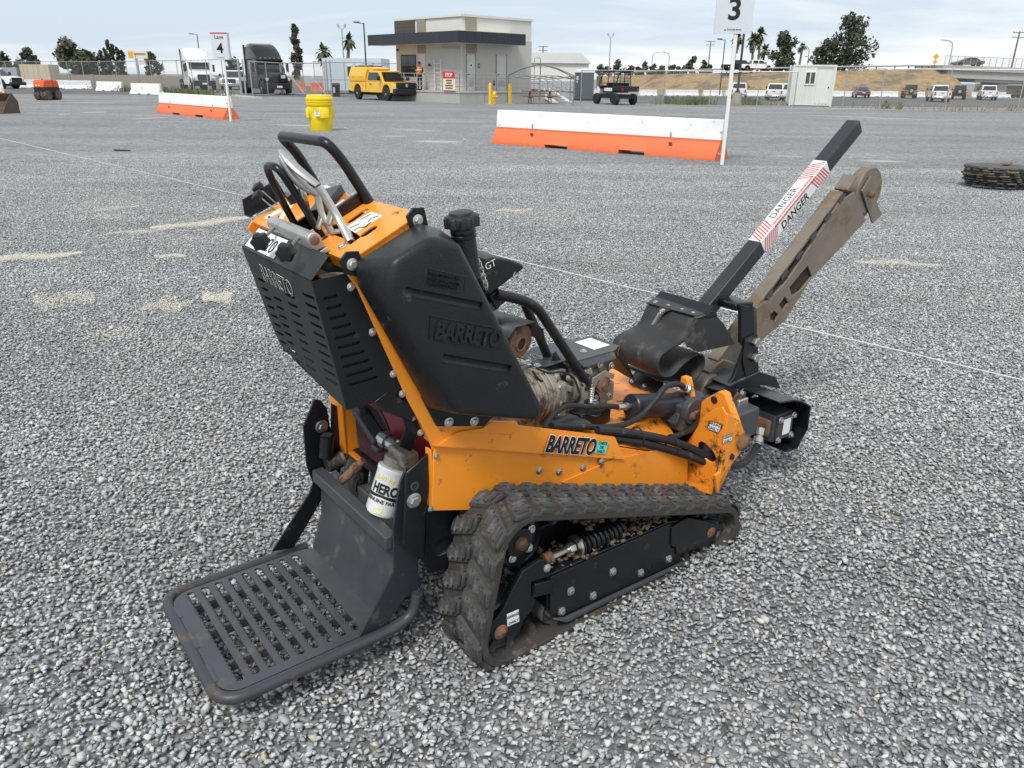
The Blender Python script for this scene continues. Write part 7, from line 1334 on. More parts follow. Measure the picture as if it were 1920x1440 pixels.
for p, h, a, lab in (((34.41, 210.00, 2.09), 5.6, 1.5, 'curved highway lamp on the skyline right of the utility cart'), ((38.60, 210.00, 2.13), 5.6, -1.5, 'curved highway lamp on the skyline left of the power pole'), ((59.50, 170.00, 2.63), 5.4, -1.6, 'curved highway lamp between the two eucalyptus groups'), ((77.90, 150.00, 3.66), 4.8, -1.9, 'curved highway lamp at the start of the overpass railing')):
    f_ = thing('highway_lamp', lab, 'street lamp', p, 0, 'curved highway lamps'); MB().tube(smooth_path([(0, 0, 0), (0, 0, h * .75), (a * .25, 0, h * .95), (a, 0, h)], 5), .09, 8).build('pole', MT['galvanized'], f_); MB().box((a * 1.1, 0, h), (abs(a) * .3, .2, .12)).build('lamp_head', MT['galvanized'], f_)
ys_ = thing('warning_sign', 'yellow diamond warning sign beside the overpass', 'sign', (69.79, 139.00, 3.48)); MB().cyl((0, 0, 0), (0, 0, 2.0), .06, 8).build('post', MT['galvanized'], ys_); MB().box((0, -.08, 1.95), (.72, .04, .72), Matrix.Rotation(PI / 4, 3, 'Y')).build('diamond', MT['sign_yellow'], ys_); MB().box((0, -.08, 1.15), (.6, .04, .5)).build('plaque', MT['sign_yellow'], ys_)
bb_ = thing('roadside_sign', 'yellow and white roadside sign on a post above the left fence', 'sign', (-52.37, 115.00, 0.65)); MB().cyl((.0, 0, 0), (.0, 0, 3.4), .18, 8).build('post', MT['galvanized'], bb_); MB().bb(-1.0, 1.6, -.15, .15, 2.75, 3.75).build('panel', MT['sign_cream'], bb_); MB().bb(-.95, -.35, -.17, -.155, 2.85, 3.65).build('logo_patch', MT['sign_yellow'], bb_); MB().bb(-.2, 1.4, -.17, -.155, 3.2, 3.45).build('printed_line', MT['stucco_tan'], bb_); MB().bb(-.2, 1.2, -.15, .15, 2.0, 2.5).build('lower_panel', MT['stucco_white'], bb_)
# ---- low buildings behind
def shed(nm, label, cat, p, w, d, h, m, rz=0., roof=None, rh=0.):
    S = thing(nm, label, cat, p, rz); MB().bb(-w / 2, w / 2, 0, d, 0, h).build('wall', MT[m], S)
    if roof: MB().prism([(-w / 2 - .3, -.3, h), (w / 2 + .3, -.3, h), (w / 2 - w * .12, -.3, h + rh), (-w / 2 + w * .1, -.3, h + rh)], (0, d + .6, 0)).build('roof', MT[roof], S)
    return S
s1_ = shed('portable_office', 'pale blue flat portable office behind the yellow pickup', 'building', (-14.60, 74.00, 0.29), 5.4, 3, 2.7, 'wall_blue', -.1)
for x in (-.4, .4): MB().bb(x, x + .5, -.02, -.002, 1.2, 2.0).build('window', MT['dark_glass'], s1_); MB().bb(x, x + .5, -.025, -.021, 2.02, 2.3).build('notice', MT['white_paint'], s1_)
shed('warehouse', 'low white roofed warehouse behind the portable toilet', 'building', (4.99, 105.00, 1.15), 8.5, 8, 2.1, 'stucco_white', 0, 'roof_white', 1.2)
b1_ = shed('storage_box', 'beige storage container behind the left fence', 'container', (-60.99, 105.00, 0.08), 3.7, 2.4, 2.35, 'wall_beige'); 
for k in range(5): MB().bb(-1.75 + .78 * k, -1.70 + .78 * k, -.03, -.002, .1, 2.3).build('rib', MT['wall_beige'], b1_)
shed('storage_box', 'grey storage container at the far left behind the fence', 'container', (-64.95, 105.00, 0.04), 3.4, 2.4, 2.0, 'galvanized')
w_ = thing('block_wall', 'long low grey wall behind the left fence', 'wall', (-62.87, 112.00, 0.01), 0); MB().bb(-4, 34, 0, .3, -.3, 1.25).build('wall_face', MT['stucco_tan'], w_)
for k in range(12): MB().bb(-4 + 3.1 * k, -3.7 + 3.1 * k, -.06, .36, -.3, 1.32).build('pilaster', MT['stucco_tan'], w_)
for pa, pb, lab in (((-22.07, 84.33, -0.000), (-21.60, 84.64, 0.000), 'plain orange barrier just right of the black truck tractor'), ((-20.47, 82.29, -0.000), (-19.40, 82.95, 0.000), 'plain orange barrier behind the gate above the yellow drum')):
    q_, r_, l_ = between(pa, pb); ob_ = thing('plastic_barrier', lab, 'barrier', (q_[0], q_[1], 0), r_, 'plain orange barriers'); MB().prism([(-l_ / 2, -.25, 0), (-l_ / 2, -.10, .35), (-l_ / 2, -.07, .85), (-l_ / 2, .07, .85), (-l_ / 2, .10, .35), (-l_ / 2, .25, 0)], (l_, 0, 0)).build('shell', MT['barrier_orange'], ob_, bevel=.02); MB().bb(-l_ * .42, l_ * .42, -.10, -.06, .55, .70).build('panel_recess', MT['barrier_orange'], ob_)
# ---- weeds along the fences
def weeds(nm, lab, spots, m, seed, hgt):
    r = np.random.default_rng(seed); b = MB()
    for (p, w, n) in spots:
        for _ in range(n):
            x, y = p[0] + r.normal(0, w), p[1] + r.normal(0, w * .5); z = float(gh(x, y)); h = hgt * r.uniform(.4, 1.2); a = r.uniform(0, 2 * PI); d = Vector((math.cos(a), math.sin(a), 0)); l = Vector((r.normal(0, .3), r.normal(0, .3), 1)) * h; q = Vector((x, y, z)); b.add([q - d * .03, q + d * .03, q + l], [(0, 1, 2)]); 
            if r.uniform() < .6: b.add([q + l * .5, q + l * .75 + d * .10, q + l * .8], [(0, 1, 2)])
    o = b.build(nm, MT[m], None, sm=0, fixn=False); kind(o, 'stuff'); tag(o, lab, 'weeds')
weeds('green_weeds', 'green weeds growing along the fence lines', [((-27.70, 65.91, 0.000), .9, 260), ((-24.26, 62.01, 0.000), .6, 200), ((-21.70, 58.33, 0.000), .5, 120), ((-30.68, 70.85, 0.000), .7, 160), ((10.57, 56.10, -0.021), .4, 140), ((11.26, 54.96, -0.012), .5, 110), ((12.83, 55.88, -0.025), .4, 180), ((16.00, 56.03, -0.031), .45, 220), ((11.73, 53.85, -0.005), .3, 60), ((-34.86, 73.37, 0.000), .5, 90), ((22.91, 50.57, 0.000), .2, 40), ((23.45, 49.89, 0.000), .15, 25), ((-21.08, 60.17, 0.000), .3, 50)], 'weed', 1, .55)
weeds('dry_weeds', 'dry tan weeds growing along the fence lines', [((17.65, 57.11, -0.048), .8, 77), ((14.71, 53.83, -0.006), .5, 35), ((9.50, 54.14, -0.005), .4, 21), ((-41.52, 80.91, 0.000), .6, 31), ((-49.57, 81.98, 0.000), .5, 21), ((23.53, 49.09, 0.000), 1.5, 42), ((25.57, 48.09, 0.000), 1.5, 49), ((29.88, 49.26, 0.000), .5, 42), ((21.06, 50.90, 0.000), 1.2, 21), ((29.25, 50.69, 0.000), 1.0, 31), ((-27.87, 67.90, 0.000), .8, 42)], 'weed_dry', 2, .38)

# ================================================================== vehicles (local x forward, y left, z up; origin on the ground under the middle)
def wheel_part(V_, x, y, r, w, rim='alloy', out=1, name='wheel'):
    wp = MB().lathe([(r * .55, -w / 2), (r * .92, -w / 2), (r, -w * .32), (r, w * .32), (r * .92, w / 2), (r * .55, w / 2)], (x, y, r), (0, 1, 0), 24).build(name, MT['tire'], V_)
    MB().lathe([(.02, .03), (r * .18, .04), (r * .22, -.02), (r * .48, -.035), (r * .56, .01), (r * .58, 0)], (x, y + out * (w / 2 - .03), r), (0, out, 0), 18).build('rim', MT[rim], wp); return wp
def slab(V_, nm, prof, y0, y1, m, taper=0., bev=.03, par=None, seg=2):
    """side profile (x, z) spanned from y0 to y1, upper points pulled in by taper"""
    zs = [z for _, z in prof]; lo, hi = min(zs), max(zs)
    def ring(y, s): return [(x, y - s * taper * (z - lo) / max(1e-6, hi - lo), z) for x, z in prof]
    return MB().loft([ring(y0, -1), ring(y1, 1)]).build(nm, MT[m], par or V_, bevel=bev, seg=seg)
def arch(cx, r, z0, n=8): return [(cx + r * math.cos(t), z0 + r * math.sin(t)) for t in [PI * k / n for k in range(n + 1)]]
def pickup(label, p, rz, m, grp, crew=True, cap=False, bumper='chrome', wheelr=.40, L_=5.9, grille=False, name='pickup_truck', rim='alloy', sil=True):
    V_ = thing(name, label, 'truck', (p[0], p[1], p[2] if len(p) > 2 else gh(p[0], p[1])), rz, grp); hw = 1.0; f, r = L_ / 2, -L_ / 2; wf, wr = f - 1.0, r + 1.15; zb, zt = .50, 1.18
    lower = [(r, zb + .05), (r, zt), (f - 1.45, zt + .02), (f - .25, zt - .04), (f, zt - .16), (f, zb)] + arch(wf, wheelr + .10, zb) + arch(wr, wheelr + .10, zb)
    body = slab(V_, 'body', lower, -hw, hw, m, .05, .04)
    c0 = r + (1.85 if crew else 2.35); c1 = f - 1.45
    slab(V_, 'cab', [(c0, zt), (c0 + .12, zt + .66), (c0 + .35, zt + .73), (c1 - .75, zt + .72), (c1 - .55, zt + .66), (c1 + .12, zt)], -hw + .04, hw - .04, m, .15, .05, body)
    for s in (-1, 1):
        yy = s * (hw - .075); n_ = 2 if crew else 1; span = (c1 - .35) - (c0 + .18)
        for k in range(n_):
            a, b = c0 + .2 + span * k / n_, c0 + .2 + span * (k + 1) / n_ - .08
            MB().add([(a + .03, yy + s * .033, zt + .10), (b + (.25 if k == n_ - 1 else 0), yy + s * .033, zt + .10), (b - (.28 if k == n_ - 1 else 0), yy - s * .075, zt + .60), (a + .08, yy - s * .075, zt + .60)], [(0, 1, 2, 3)]).build('side_window', MT['dark_glass'], body, sm=0)
        MB().bb(c1 - .22, c1 - .06, s * 1.06, s * 1.26 if s > 0 else s * 1.26 + .0, zt + .10, zt + .38).build('mirror', MT['plastic_black'], body, bevel=.03) if s > 0 else MB().bb(c1 - .22, c1 - .06, -1.26, -1.06, zt + .10, zt + .38).build('mirror', MT['plastic_black'], body, bevel=.03)
        MB().bb(c0 + span * .35, c0 + span * .35 + .18, s * hw - .01 if s > 0 else -hw - .02, s * hw + .02 if s > 0 else -hw + .01, zt - .16, zt - .11).build('door_handle', MT['plastic_black'], body)
        MB().bb(c0 + .01, c0 + .022, s * hw - .004 if s > 0 else -hw - .004, s * hw + .004 if s > 0 else -hw + .004, zb + .06, zt).build('door_seam', MT['plastic_black'], body)
        wheel_part(V_, wf, s * (hw - .12), wheelr, .26, rim, s); wheel_part(V_, wr, s * (hw - .12), wheelr, .26, rim, s)
        if s: MB().bb(r - .012, r + .08, s * .80 - .085, s * .80 + .085, zt - .42, zt - .06).build('tail_lamp', MT['lamp_red'], body)
        MB().bb(f - .30, f + .012, s * .80 - .13, s * .80 + .13, zt - .46, zt - .20).build('headlight', MT['lamp_clear'], body, bevel=.02)
    MB().add([(c1 + .10, -.86, zt + .06), (c1 + .10, .86, zt + .06), (c1 - .50, .72, zt + .63), (c1 - .50, -.72, zt + .63)], [(0, 1, 2, 3)]).build('windshield', MT['dark_glass'], body, sm=0)
    for v in body.children[-1].data.vertices: v.co.x += .03
    MB().add([(c0 - .012, -.80, zt + .08), (c0 - .012, .80, zt + .08), (c0 + .105, .70, zt + .62), (c0 + .105, -.70, zt + .62)], [(0, 1, 2, 3)]).build('rear_window', MT['dark_glass'], body, sm=0)
    MB().bb(r - .02, r + .02, -.70, .70, zb + .12, zt - .02).build('tailgate', MT[m], body, bevel=.015); MB().bb(r - .03, r - .015, -.16, .16, zt - .20, zt - .12).build('tailgate_handle', MT['plastic_black'], body); MB().bb(r - .16, r + .02, -.98, .98, zb - .08, zb + .12).build('rear_bumper', MT[bumper], body, bevel=.03); MB().bb(r - .17, r - .161, -.16, .16, zb - .03, zb + .09).build('number_plate', MT['white_print'], body)
    MB().bb(f - .10, f + .16, -1.0, 1.0, zb - .12, zb + .16).build('front_bumper', MT[bumper if not grille else 'plastic_black'], body, bevel=.03); MB().bb(f - .02, f + .03, -.66, .66, zb + .17, zt - .10).build('grille', MT['plastic_black'], body, bevel=.02)
    MB().bb(r + .3, f - .3, -.45, .45, .32, .56).build('chassis', MT['plastic_black'], body)
    return V_, body, dict(f=f, r=r, c0=c0, c1=c1, zt=zt, hw=hw, zb=zb)
W = 'white pickups parked in the lot behind the fence'
pickup('white pickup parked left of the dark lamp pole, seen from behind', (28.92, 106.46, -0.700), math.radians(74), 'car_white', W)
pickup('white pickup in the middle of the lot left of the site office', (31.24, 98.82, -0.700), math.radians(69), 'car_white', W)
pickup('white pickup showing only its tail beside the left wall of the site office', (32.46, 97.08, -0.700), math.radians(68), 'car_white', W)
pickup('white pickup between the tan jeep and the black jeep', (52.07, 101.23, -0.700), math.radians(71), 'car_white', W)
pickup('white pickup at the right end of the parked row', (65.09, 113.47, -0.700), math.radians(66), 'car_white', W)
pickup('white pickup cut off by the left edge of the picture', (-51.04, 80.00, -0.04), math.radians(-8), 'car_white', W, bumper='plastic_black')
V_, body, q = pickup('yellow pickup with a yellow utility cap and black front bumper beside the dock', (-9.20, 57.21, 0.000), math.radians(-50), 'truck_yellow', None, crew=False, bumper='plastic_black', wheelr=.43, L_=6.0, grille=True)
f, r, c0, c1, zt, hw = [q[k] for k in ('f', 'r', 'c0', 'c1', 'zt', 'hw')]
cp = MB().loft([[(xx, -hw + .03, zt + .01), (xx, -hw + .03, zt + .42), (xx, -hw + .26, zt + .96), (xx, hw - .26, zt + .96), (xx, hw - .03, zt + .42), (xx, hw - .03, zt + .01)] for xx in (r + .02, c0 - .03)]).build('utility_cap', MT['truck_yellow'], body, bevel=.02)
MB().loft([[(c0 - .03, -hw + .26, zt + .70), (c0 - .03, -hw + .26, zt + .96), (c0 - .03, hw - .26, zt + .96), (c0 - .03, hw - .26, zt + .70)], [(c0 + .62, -.62, zt + .76), (c0 + .62, -.62, zt + .86), (c0 + .62, .62, zt + .86), (c0 + .62, .62, zt + .76)]]).build('cap_visor', MT['truck_yellow'], cp, bevel=.02)
for s in (-1, 1):
    for k in range(2): MB().bb(r + .10 + 1.1 * k, r + 1.12 + 1.1 * k, s * (hw - .03) - .012, s * (hw - .03) + .012, zt + .06, zt + .38).build('cap_door', MT['truck_yellow'], cp, bevel=.008); MB().bb(r + .58 + 1.1 * k, r + .64 + 1.1 * k, s * (hw - .03) - .03, s * (hw - .03) + .03, zt + .24, zt + .32).build('cap_latch', MT['galvanized'], cp)
for x in (r + .3, c0 - .4): MB().bb(x, x + .10, -.6, .6, zt + .965, zt + 1.03).build('roof_bar', MT['plastic_black'], cp)
MB().bb(r + .3, c0 - .3, -.3, -.1, zt + 1.03, zt + 1.09).build('ladder_rack', MT['galvanized'], cp)
MB().bb(f - .02, f + .32, -1.06, 1.06, .42, .78).build('push_bumper', MT['plastic_black'], body, bevel=.04); MB().prism([(f - .04, -.80, .80), (f + .06, -.80, .80), (f + .06, -.80, zt - .08), (f - .02, -.80, zt)], (0, 1.60, 0)).build('grille_surround', MT['plastic_black'], body, bevel=.04); MB().ring([(f + .2, .80, .78), (f + .2, 1.0, .78), (f + .2, 1.0, 1.12), (f + .2, .80, 1.12)], .02, 6).build('step_loop', MT['galvanized'], body)
for x in (f + .325,): MB().bb(x, x + .006, -.45, -.15, .58, .66).build('tow_slot', MT['grille_dark'], body); MB().bb(x, x + .006, .15, .45, .58, .66).build('tow_slot', MT['grille_dark'], body)
MB().lathe([(.10, 0), (.10, .006)], (f + .065, 0, .98), (1, 0, 0), 20).build('emblem', MT['chrome'], body)
# ---- jeeps and car
def jeep(label, p, rz, m, top):
    V_ = thing('jeep', label, 'jeep', (p[0], p[1], gh(p[0], p[1])), rz, 'jeeps parked in the lot'); r, f = -1.9, 1.9
    body = slab(V_, 'body', [(r, .48), (r, 1.12), (.55, 1.14), (.65, 1.16), (1.75, 1.08), (1.75, .55)] + arch(1.2, .48, .5) + arch(-1.15, .48, .5), -.72, .72, m, .02, .03)
    for s in (-1, 1):
        for x in (1.2, -1.15): wheel_part(V_, x, s * .74, .40, .26, 'alloy', s); MB().prism([(x - .55, s * .62, .86), (x - .45, s * .62, .96), (x + .45, s * .62, .96), (x + .55, s * .62, .84), (x + .42, s * .62, .90), (x - .42, s * .62, .90)], (0, s * .30, 0)).build('fender', MT['plastic_black'], body)
        MB().bb(r - .02, r + .05, s * .60 - .07, s * .60 + .07, .92, 1.06).build('tail_lamp', MT['lamp_red'], body); MB().bb(.35, .5, s * .84 - .09, s * .84 + .09, 1.18, 1.38).build('mirror', MT['plastic_black'], body, bevel=.03)
    slab(V_, 'hard_top', [(r + .02, 1.125), (r + .05, 1.80), (r + .15, 1.85), (.15, 1.85), (.25, 1.80), (.52, 1.145)], -.70, .70, top, .07, .03, body)
    MB().add([(r - .004, -.55, 1.24), (r - .004, .55, 1.24), (r + .028, .52, 1.72), (r + .028, -.52, 1.72)], [(0, 1, 2, 3)]).build('rear_window', MT['dark_glass'], body, sm=0)
    sw_ = MB().lathe([(.20, -.12), (.36, -.12), (.39, -.06), (.39, .06), (.36, .12), (.20, .12)], (r - .15, .05, 1.05), (1, 0, 0), 26).build('spare_wheel', MT['tire'], body); MB().lathe([(.02, 0), (.19, .0), (.21, -.04)], (r - .27, .05, 1.05), (1, 0, 0), 20).build('rim', MT['alloy'], sw_)
    MB().bb(r - .14, r + .02, -.72, .72, .46, .60).build('rear_bumper', MT['plastic_black'], body, bevel=.02); MB().bb(1.75, 1.92, -.70, .70, .46, .60).build('front_bumper', MT['plastic_black'], body, bevel=.02)
jeep('tan jeep with black top and spare wheel right of the grey car', (56.63, 118.33, -0.700), math.radians(72), 'car_tan', 'car_black'); jeep('black jeep with spare wheel between two white pickups', (61.84, 114.84, -0.700), math.radians(66), 'car_black', 'car_black')
def sedan(label, p, rz, m, name='sedan', grp=None, cat='car'):
    V_ = thing(name, label, cat, p, rz, grp); r, f = -2.4, 2.4
    body = slab(V_, 'body', [(r, .45), (r - .02, .92), (-1.6, 1.0), (.9, .96), (2.2, .78), (f, .60), (f, .32)] + arch(1.5, .38, .32) + arch(-1.45, .38, .32), -.93, .93, m, .06, .06); slab(V_, 'cabin', [(-1.75, .985), (-.95, 1.44), (.1, 1.46), (1.1, .955)], -.84, .84, m, .16, .06, body)
    MB().add([(-1.80, -.70, 1.02), (-1.80, .70, 1.02), (-1.02, .60, 1.43), (-1.02, -.60, 1.43)], [(0, 1, 2, 3)]).build('rear_window', MT['dark_glass'], body, sm=0); MB().add([(1.12, -.72, 1.0), (1.12, .72, 1.0), (.16, .60, 1.45), (.16, -.60, 1.45)], [(0, 1, 2, 3)]).build('windshield', MT['dark_glass'], body, sm=0)
    for s in (-1, 1):
        for x in (1.5, -1.45): wheel_part(V_, x, s * .84, .34, .22, 'alloy', s)
        MB().add([(-1.5, s * .825, 1.04), (.95, s * .825, 1.02), (.1, s * .705, 1.40), (-.9, s * .705, 1.40)], [(0, 1, 2, 3)]).build('side_window', MT['dark_glass'], body, sm=0); MB().bb(r - .035, r + .05, s * .62 - .24, s * .62 + .24, .72, .86).build('tail_lamp', MT['lamp_red'], body)
    MB().bb(r - .04, r - .022, -.2, .2, .66, .78).build('number_plate', MT['white_print'], body)
sedan('dark grey car parked between the site office and the tan jeep', (49.71, 118.31, -0.700), math.radians(76), 'car_grey')
sedan('dark car driving over the overpass behind the mesh railing', (75.21, 139.00, 3.91), math.radians(178), 'car_grey', grp='traffic on the raised road')
V_, *_ = pickup('dark pickup on the raised road behind the lane 3 sign pole', (39.68, 148.00, 2.85), math.radians(3), 'car_black', 'traffic on the raised road')
V_, *_ = pickup('white pickup on the raised road between the palms', (42.71, 148.00, 2.93), math.radians(3), 'car_white', 'traffic on the raised road')
V_, *_ = pickup('silver pickup parked between the two truck tractors behind the fence', (-29.94, 88.00, 0.02), math.radians(-82), 'car_white', None)
# flat trailer at the right edge
tl_ = thing('flat_trailer', 'rusty flat trailer with dark wheels at the right edge of the lot', 'trailer', (79.70, 129.83, -0.700), .1); MB().bb(-1.8, 1.8, -.9, .9, .55, .66).build('bed', MT['rust'], tl_)
for x in (-.5, .4): 
    for s in (-1, 1): wheel_part(tl_, x, s * .95, .36, .22, 'plastic_black', s)
for x in (-1.75, 1.75): MB().bb(x - .04, x + .04, -.9, .9, .66, 1.3).build('end_rail', MT['rust'], tl_)
MB().bb(-1.8, 1.8, -.9, -.84, 1.2, 1.3).build('side_rail', MT['rust'], tl_)
# ---- truck tractors
def tractor(label, p, rz, m, glossy, fair, z=0.):
    V_ = thing('truck_tractor', label, 'truck', (p[0], p[1], z), rz, 'truck tractors behind the fence'); hw = 1.2
    body = slab(V_, 'cab', [(-2.5, .75), (-2.5, 2.75), (.55, 2.75), (.95, 1.95), (1.0, .75)], -hw, hw, m, .06, .05)
    def rg_(x, w, z0, z1): return [(x, -w, z0), (x, -w * .96, z0 + (z1 - z0) * .75), (x, -w * .72, z1), (x, w * .72, z1), (x, w * .96, z0 + (z1 - z0) * .75), (x, w, z0)]
    MB().loft([rg_(-2.5, 1.2, 2.74, 3.95), rg_(-1.6, 1.2, 2.74, 4.0), rg_(-.7, 1.17, 2.74, 3.85), rg_(.0, 1.12, 2.74, 3.45), rg_(.55, 1.08, 2.74, 3.0), rg_(.95, 1.0, 2.70, 2.78)]).build('roof_fairing', MT[m], body, bevel=.06)
    MB().bb(.35, 1.02, -1.05, 1.05, 2.62, 2.72).build('sun_visor', MT['plastic_black'] if m == 'car_black' else MT[m], body, bevel=.03)
    if fair: MB().bb(-2.75, -2.45, -1.22, -1.12, .8, 3.9).build('side_extender', MT['plastic_black'], body); MB().bb(-2.75, -2.45, 1.12, 1.22, .8, 3.9).build('side_extender', MT['plastic_black'], body)
    def hr(x, w, z0, z1): return [(x, -w, z0), (x, -w, z0 + (z1 - z0) * .6), (x, -w * .75, z1), (x, w * .75, z1), (x, w, z0 + (z1 - z0) * .6), (x, w, z0)]
    MB().loft([hr(.95, 1.10, .85, 1.98), hr(1.7, 1.02, .85, 1.86), hr(2.5, .92, .85, 1.70), hr(2.85, .78, .85, 1.52)]).build('hood', MT[m], body, bevel=.06)
    MB().bb(2.80, 2.90, -.58, .58, .95, 1.50).build('grille', MT['plastic_black'], body, bevel=.04)
    for k in range(6): MB().bb(2.902, 2.915, -.52, .52, 1.0 + .085 * k, 1.03 + .085 * k).build('grille_bar', MT['plastic_black'] if m == 'car_black' else MT['chrome'], body)
    MB().prism([(2.55, -1.18, .42), (3.02, -1.0, .42), (3.02, 1.0, .42), (2.55, 1.18, .42)], (0, 0, .50)).build('bumper', MT['plastic_black'], body, bevel=.06)
    MB().add([(1.0, -1.0, 1.98), (1.0, 1.0, 1.98), (.62, .92, 2.66), (.62, -.92, 2.66)], [(0, 1, 2, 3)]).build('windshield', MT['dark_glass'], body, sm=0)
    for s in (-1, 1):
        MB().add([(-.35, s * 1.205, 1.92), (.72, s * 1.205, 1.80), (.50, s * 1.165, 2.58), (-.35, s * 1.165, 2.58)], [(0, 1, 2, 3)]).build('side_window', MT['dark_glass'], body, sm=0); MB().add([(-1.5, s * 1.205, 2.0), (-1.1, s * 1.205, 2.0), (-1.1, s * 1.17, 2.5), (-1.5, s * 1.17, 2.5)], [(0, 1, 2, 3)]).build('sleeper_window', MT['dark_glass'], body, sm=0)
        MB().bb(.72, .90, s * 1.42 - .10, s * 1.42 + .10, 1.75, 2.45).build('mirror', MT['plastic_black'], body, bevel=.03); MB().bb(2.55, 2.80, s * .86 - .12, s * .86 + .12, 1.08, 1.30).build('headlight', MT['lamp_clear'], body, bevel=.04)
        MB().prism([(x, s * .88, zz) for x, zz in [(1.05, .80)] + [(1.85 + .66 * math.cos(t), .62 + .66 * math.sin(t)) for t in [PI - PI * k / 8 for k in range(9)]] + [(2.62, .8), (2.62, 1.2), (1.05, 1.4)]], (0, s * .30, 0)).build('wheel_arch', MT[m], body, bevel=.02)
        wheel_part(V_, 1.85, s * 1.05, .52, .30, 'chrome', s); wheel_part(V_, -3.4, s * 1.0, .52, .5, 'chrome', s); wheel_part(V_, -4.7, s * 1.0, .52, .5, 'chrome', s)
        MB().prism([(-2.4, s * 1.0, .45), (1.0, s * 1.0, .45), (1.0, s * 1.0, .95), (-2.4, s * 1.0, .95)], (0, s * .2, 0)).build('side_fairing', MT[m], body, bevel=.04); MB().bb(.2, .45, s * 1.22 - .015, s * 1.22 + .015, 1.45, 1.52).build('door_handle', MT['chrome'], body); MB().bb(-.4, -.38, s * 1.2 - .008, s * 1.2 + .008, .95, 2.7).build('door_seam', MT['plastic_black'], body)
    for k in range(5): MB().bb(.80, .92, -.8 + .38 * k, -.72 + .38 * k, 2.80, 2.86).build('marker_lamp', MT['sign_yellow'], body)
    MB().bb(-5.4, 1.0, -.45, .45, .60, .95).build('chassis', MT['plastic_black'], V_)
    MB().bb(3.021, 3.03, -.22, .22, .55, .72).build('number_plate', MT['white_print'], body)
    return V_, body
tractor('white sleeper cab truck tractor behind the left fence', (-32.94, 86.00, 0.02), math.radians(-60), 'car_white', True, True)
V_, bb2 = tractor('black sleeper cab truck tractor behind the gate', (-20.90, 70.00, -0.03), math.radians(-58), 'car_black', True, True)
MB().bb(2.916, 2.93, .2, .55, 1.28, 1.52).build('paper_notice', MT['sign_white'], bb2)
# ---- utility cart
ut = thing('utility_cart', 'black and white side by side utility cart with a dark roof', 'utility cart', (6.48, 53.43, -0.001), math.radians(116)); 
def ub(nm, x0, x1, y0, y1, z0, z1, m, bev=.02, par=None): return MB().bb(x0, x1, y0, y1, z0, z1).build(nm, MT[m], par or ut, bevel=bev)
fr_ = ub('chassis', -1.5, 1.45, -.55, .55, .38, .62, 'plastic_black'); ub('cargo_bed', -1.72, -.72, -.70, .70, .80, 1.12, 'plastic_black', .03); slab(ut, 'front_cowl', [(.95, .62), (.85, 1.12), (1.0, 1.16), (1.45, 1.0), (1.62, .78), (1.60, .55)], -.66, .66, 'car_white', .06, .05); ub('front_bumper', 1.58, 1.72, -.5, .5, .42, .66, 'plastic_black'); ub('dash', .80, .95, -.62, .62, .95, 1.15, 'plastic_black')
for x in (-.55, .20): ub('seat', x - .10, x + .32, -.6, .6, .72, .86, 'plastic_black'); ub('seat_back', x - .16, x - .06, -.6, .6, .86, 1.32, 'plastic_black')
for s in (-1, 1):
    for x in (1.12, -1.12): wheel_part(ut, x, s * .66, .34, .26, 'plastic_black', s)
    ub('side_panel', -.65, .25, s * .66 - .03, s * .66 + .03, .80, 1.0, 'car_white', .02); ub('sill', -.7, .9, s * .64 - .05, s * .64 + .05, .40, .62, 'plastic_black')
    MB().tube(fillet([(1.0, s * .64, 1.05), (.55, s * .62, 1.92), (-.75, s * .62, 1.95), (-.80, s * .64, 1.0)], .10, 4), .03, 8).build('cage_tube', MT['plastic_black'], ut); MB().cyl((-.10, s * .64, .9), (-.10, s * .62, 1.93), .028, 8).build('cage_post', MT['plastic_black'], ut); ub('headlight', 1.52, 1.60, s * .42 - .1, s * .42 + .1, .82, .92, 'lamp_clear', .01); ub('tail_lamp', -1.735, -1.715, s * .58 - .06, s * .58 + .06, .86, .98, 'lamp_red', 0)
ub('roof', -.95, .70, -.70, .70, 1.96, 2.02, 'plastic_black', .03); ub('beacon', .15, .27, -.06, .06, 2.02, 2.10, 'vest_orange', .02)
for z in (1.25, 1.42, 1.6, 1.78): MB().cyl((-.78, -.62, z), (-.78, .62, z), .018, 6).build('screen_bar', MT['plastic_black'], ut)
for y in (-.4, -.15, .15, .4): MB().cyl((-.78, y, 1.15), (-.78, y, 1.92), .014, 6).build('screen_bar', MT['plastic_black'], ut)
ring_ = [(.72, .32 + .17 * math.cos(t * PI / 8), 1.12 + .17 * math.sin(t * PI / 8)) for t in range(16)]; MB().ring(ring_, .018, 6).build('steering_wheel', MT['plastic_black'], ut); ub('red_badge', 1.2, 1.3, .665, .69, .95, 1.02, 'sign_red', 0)
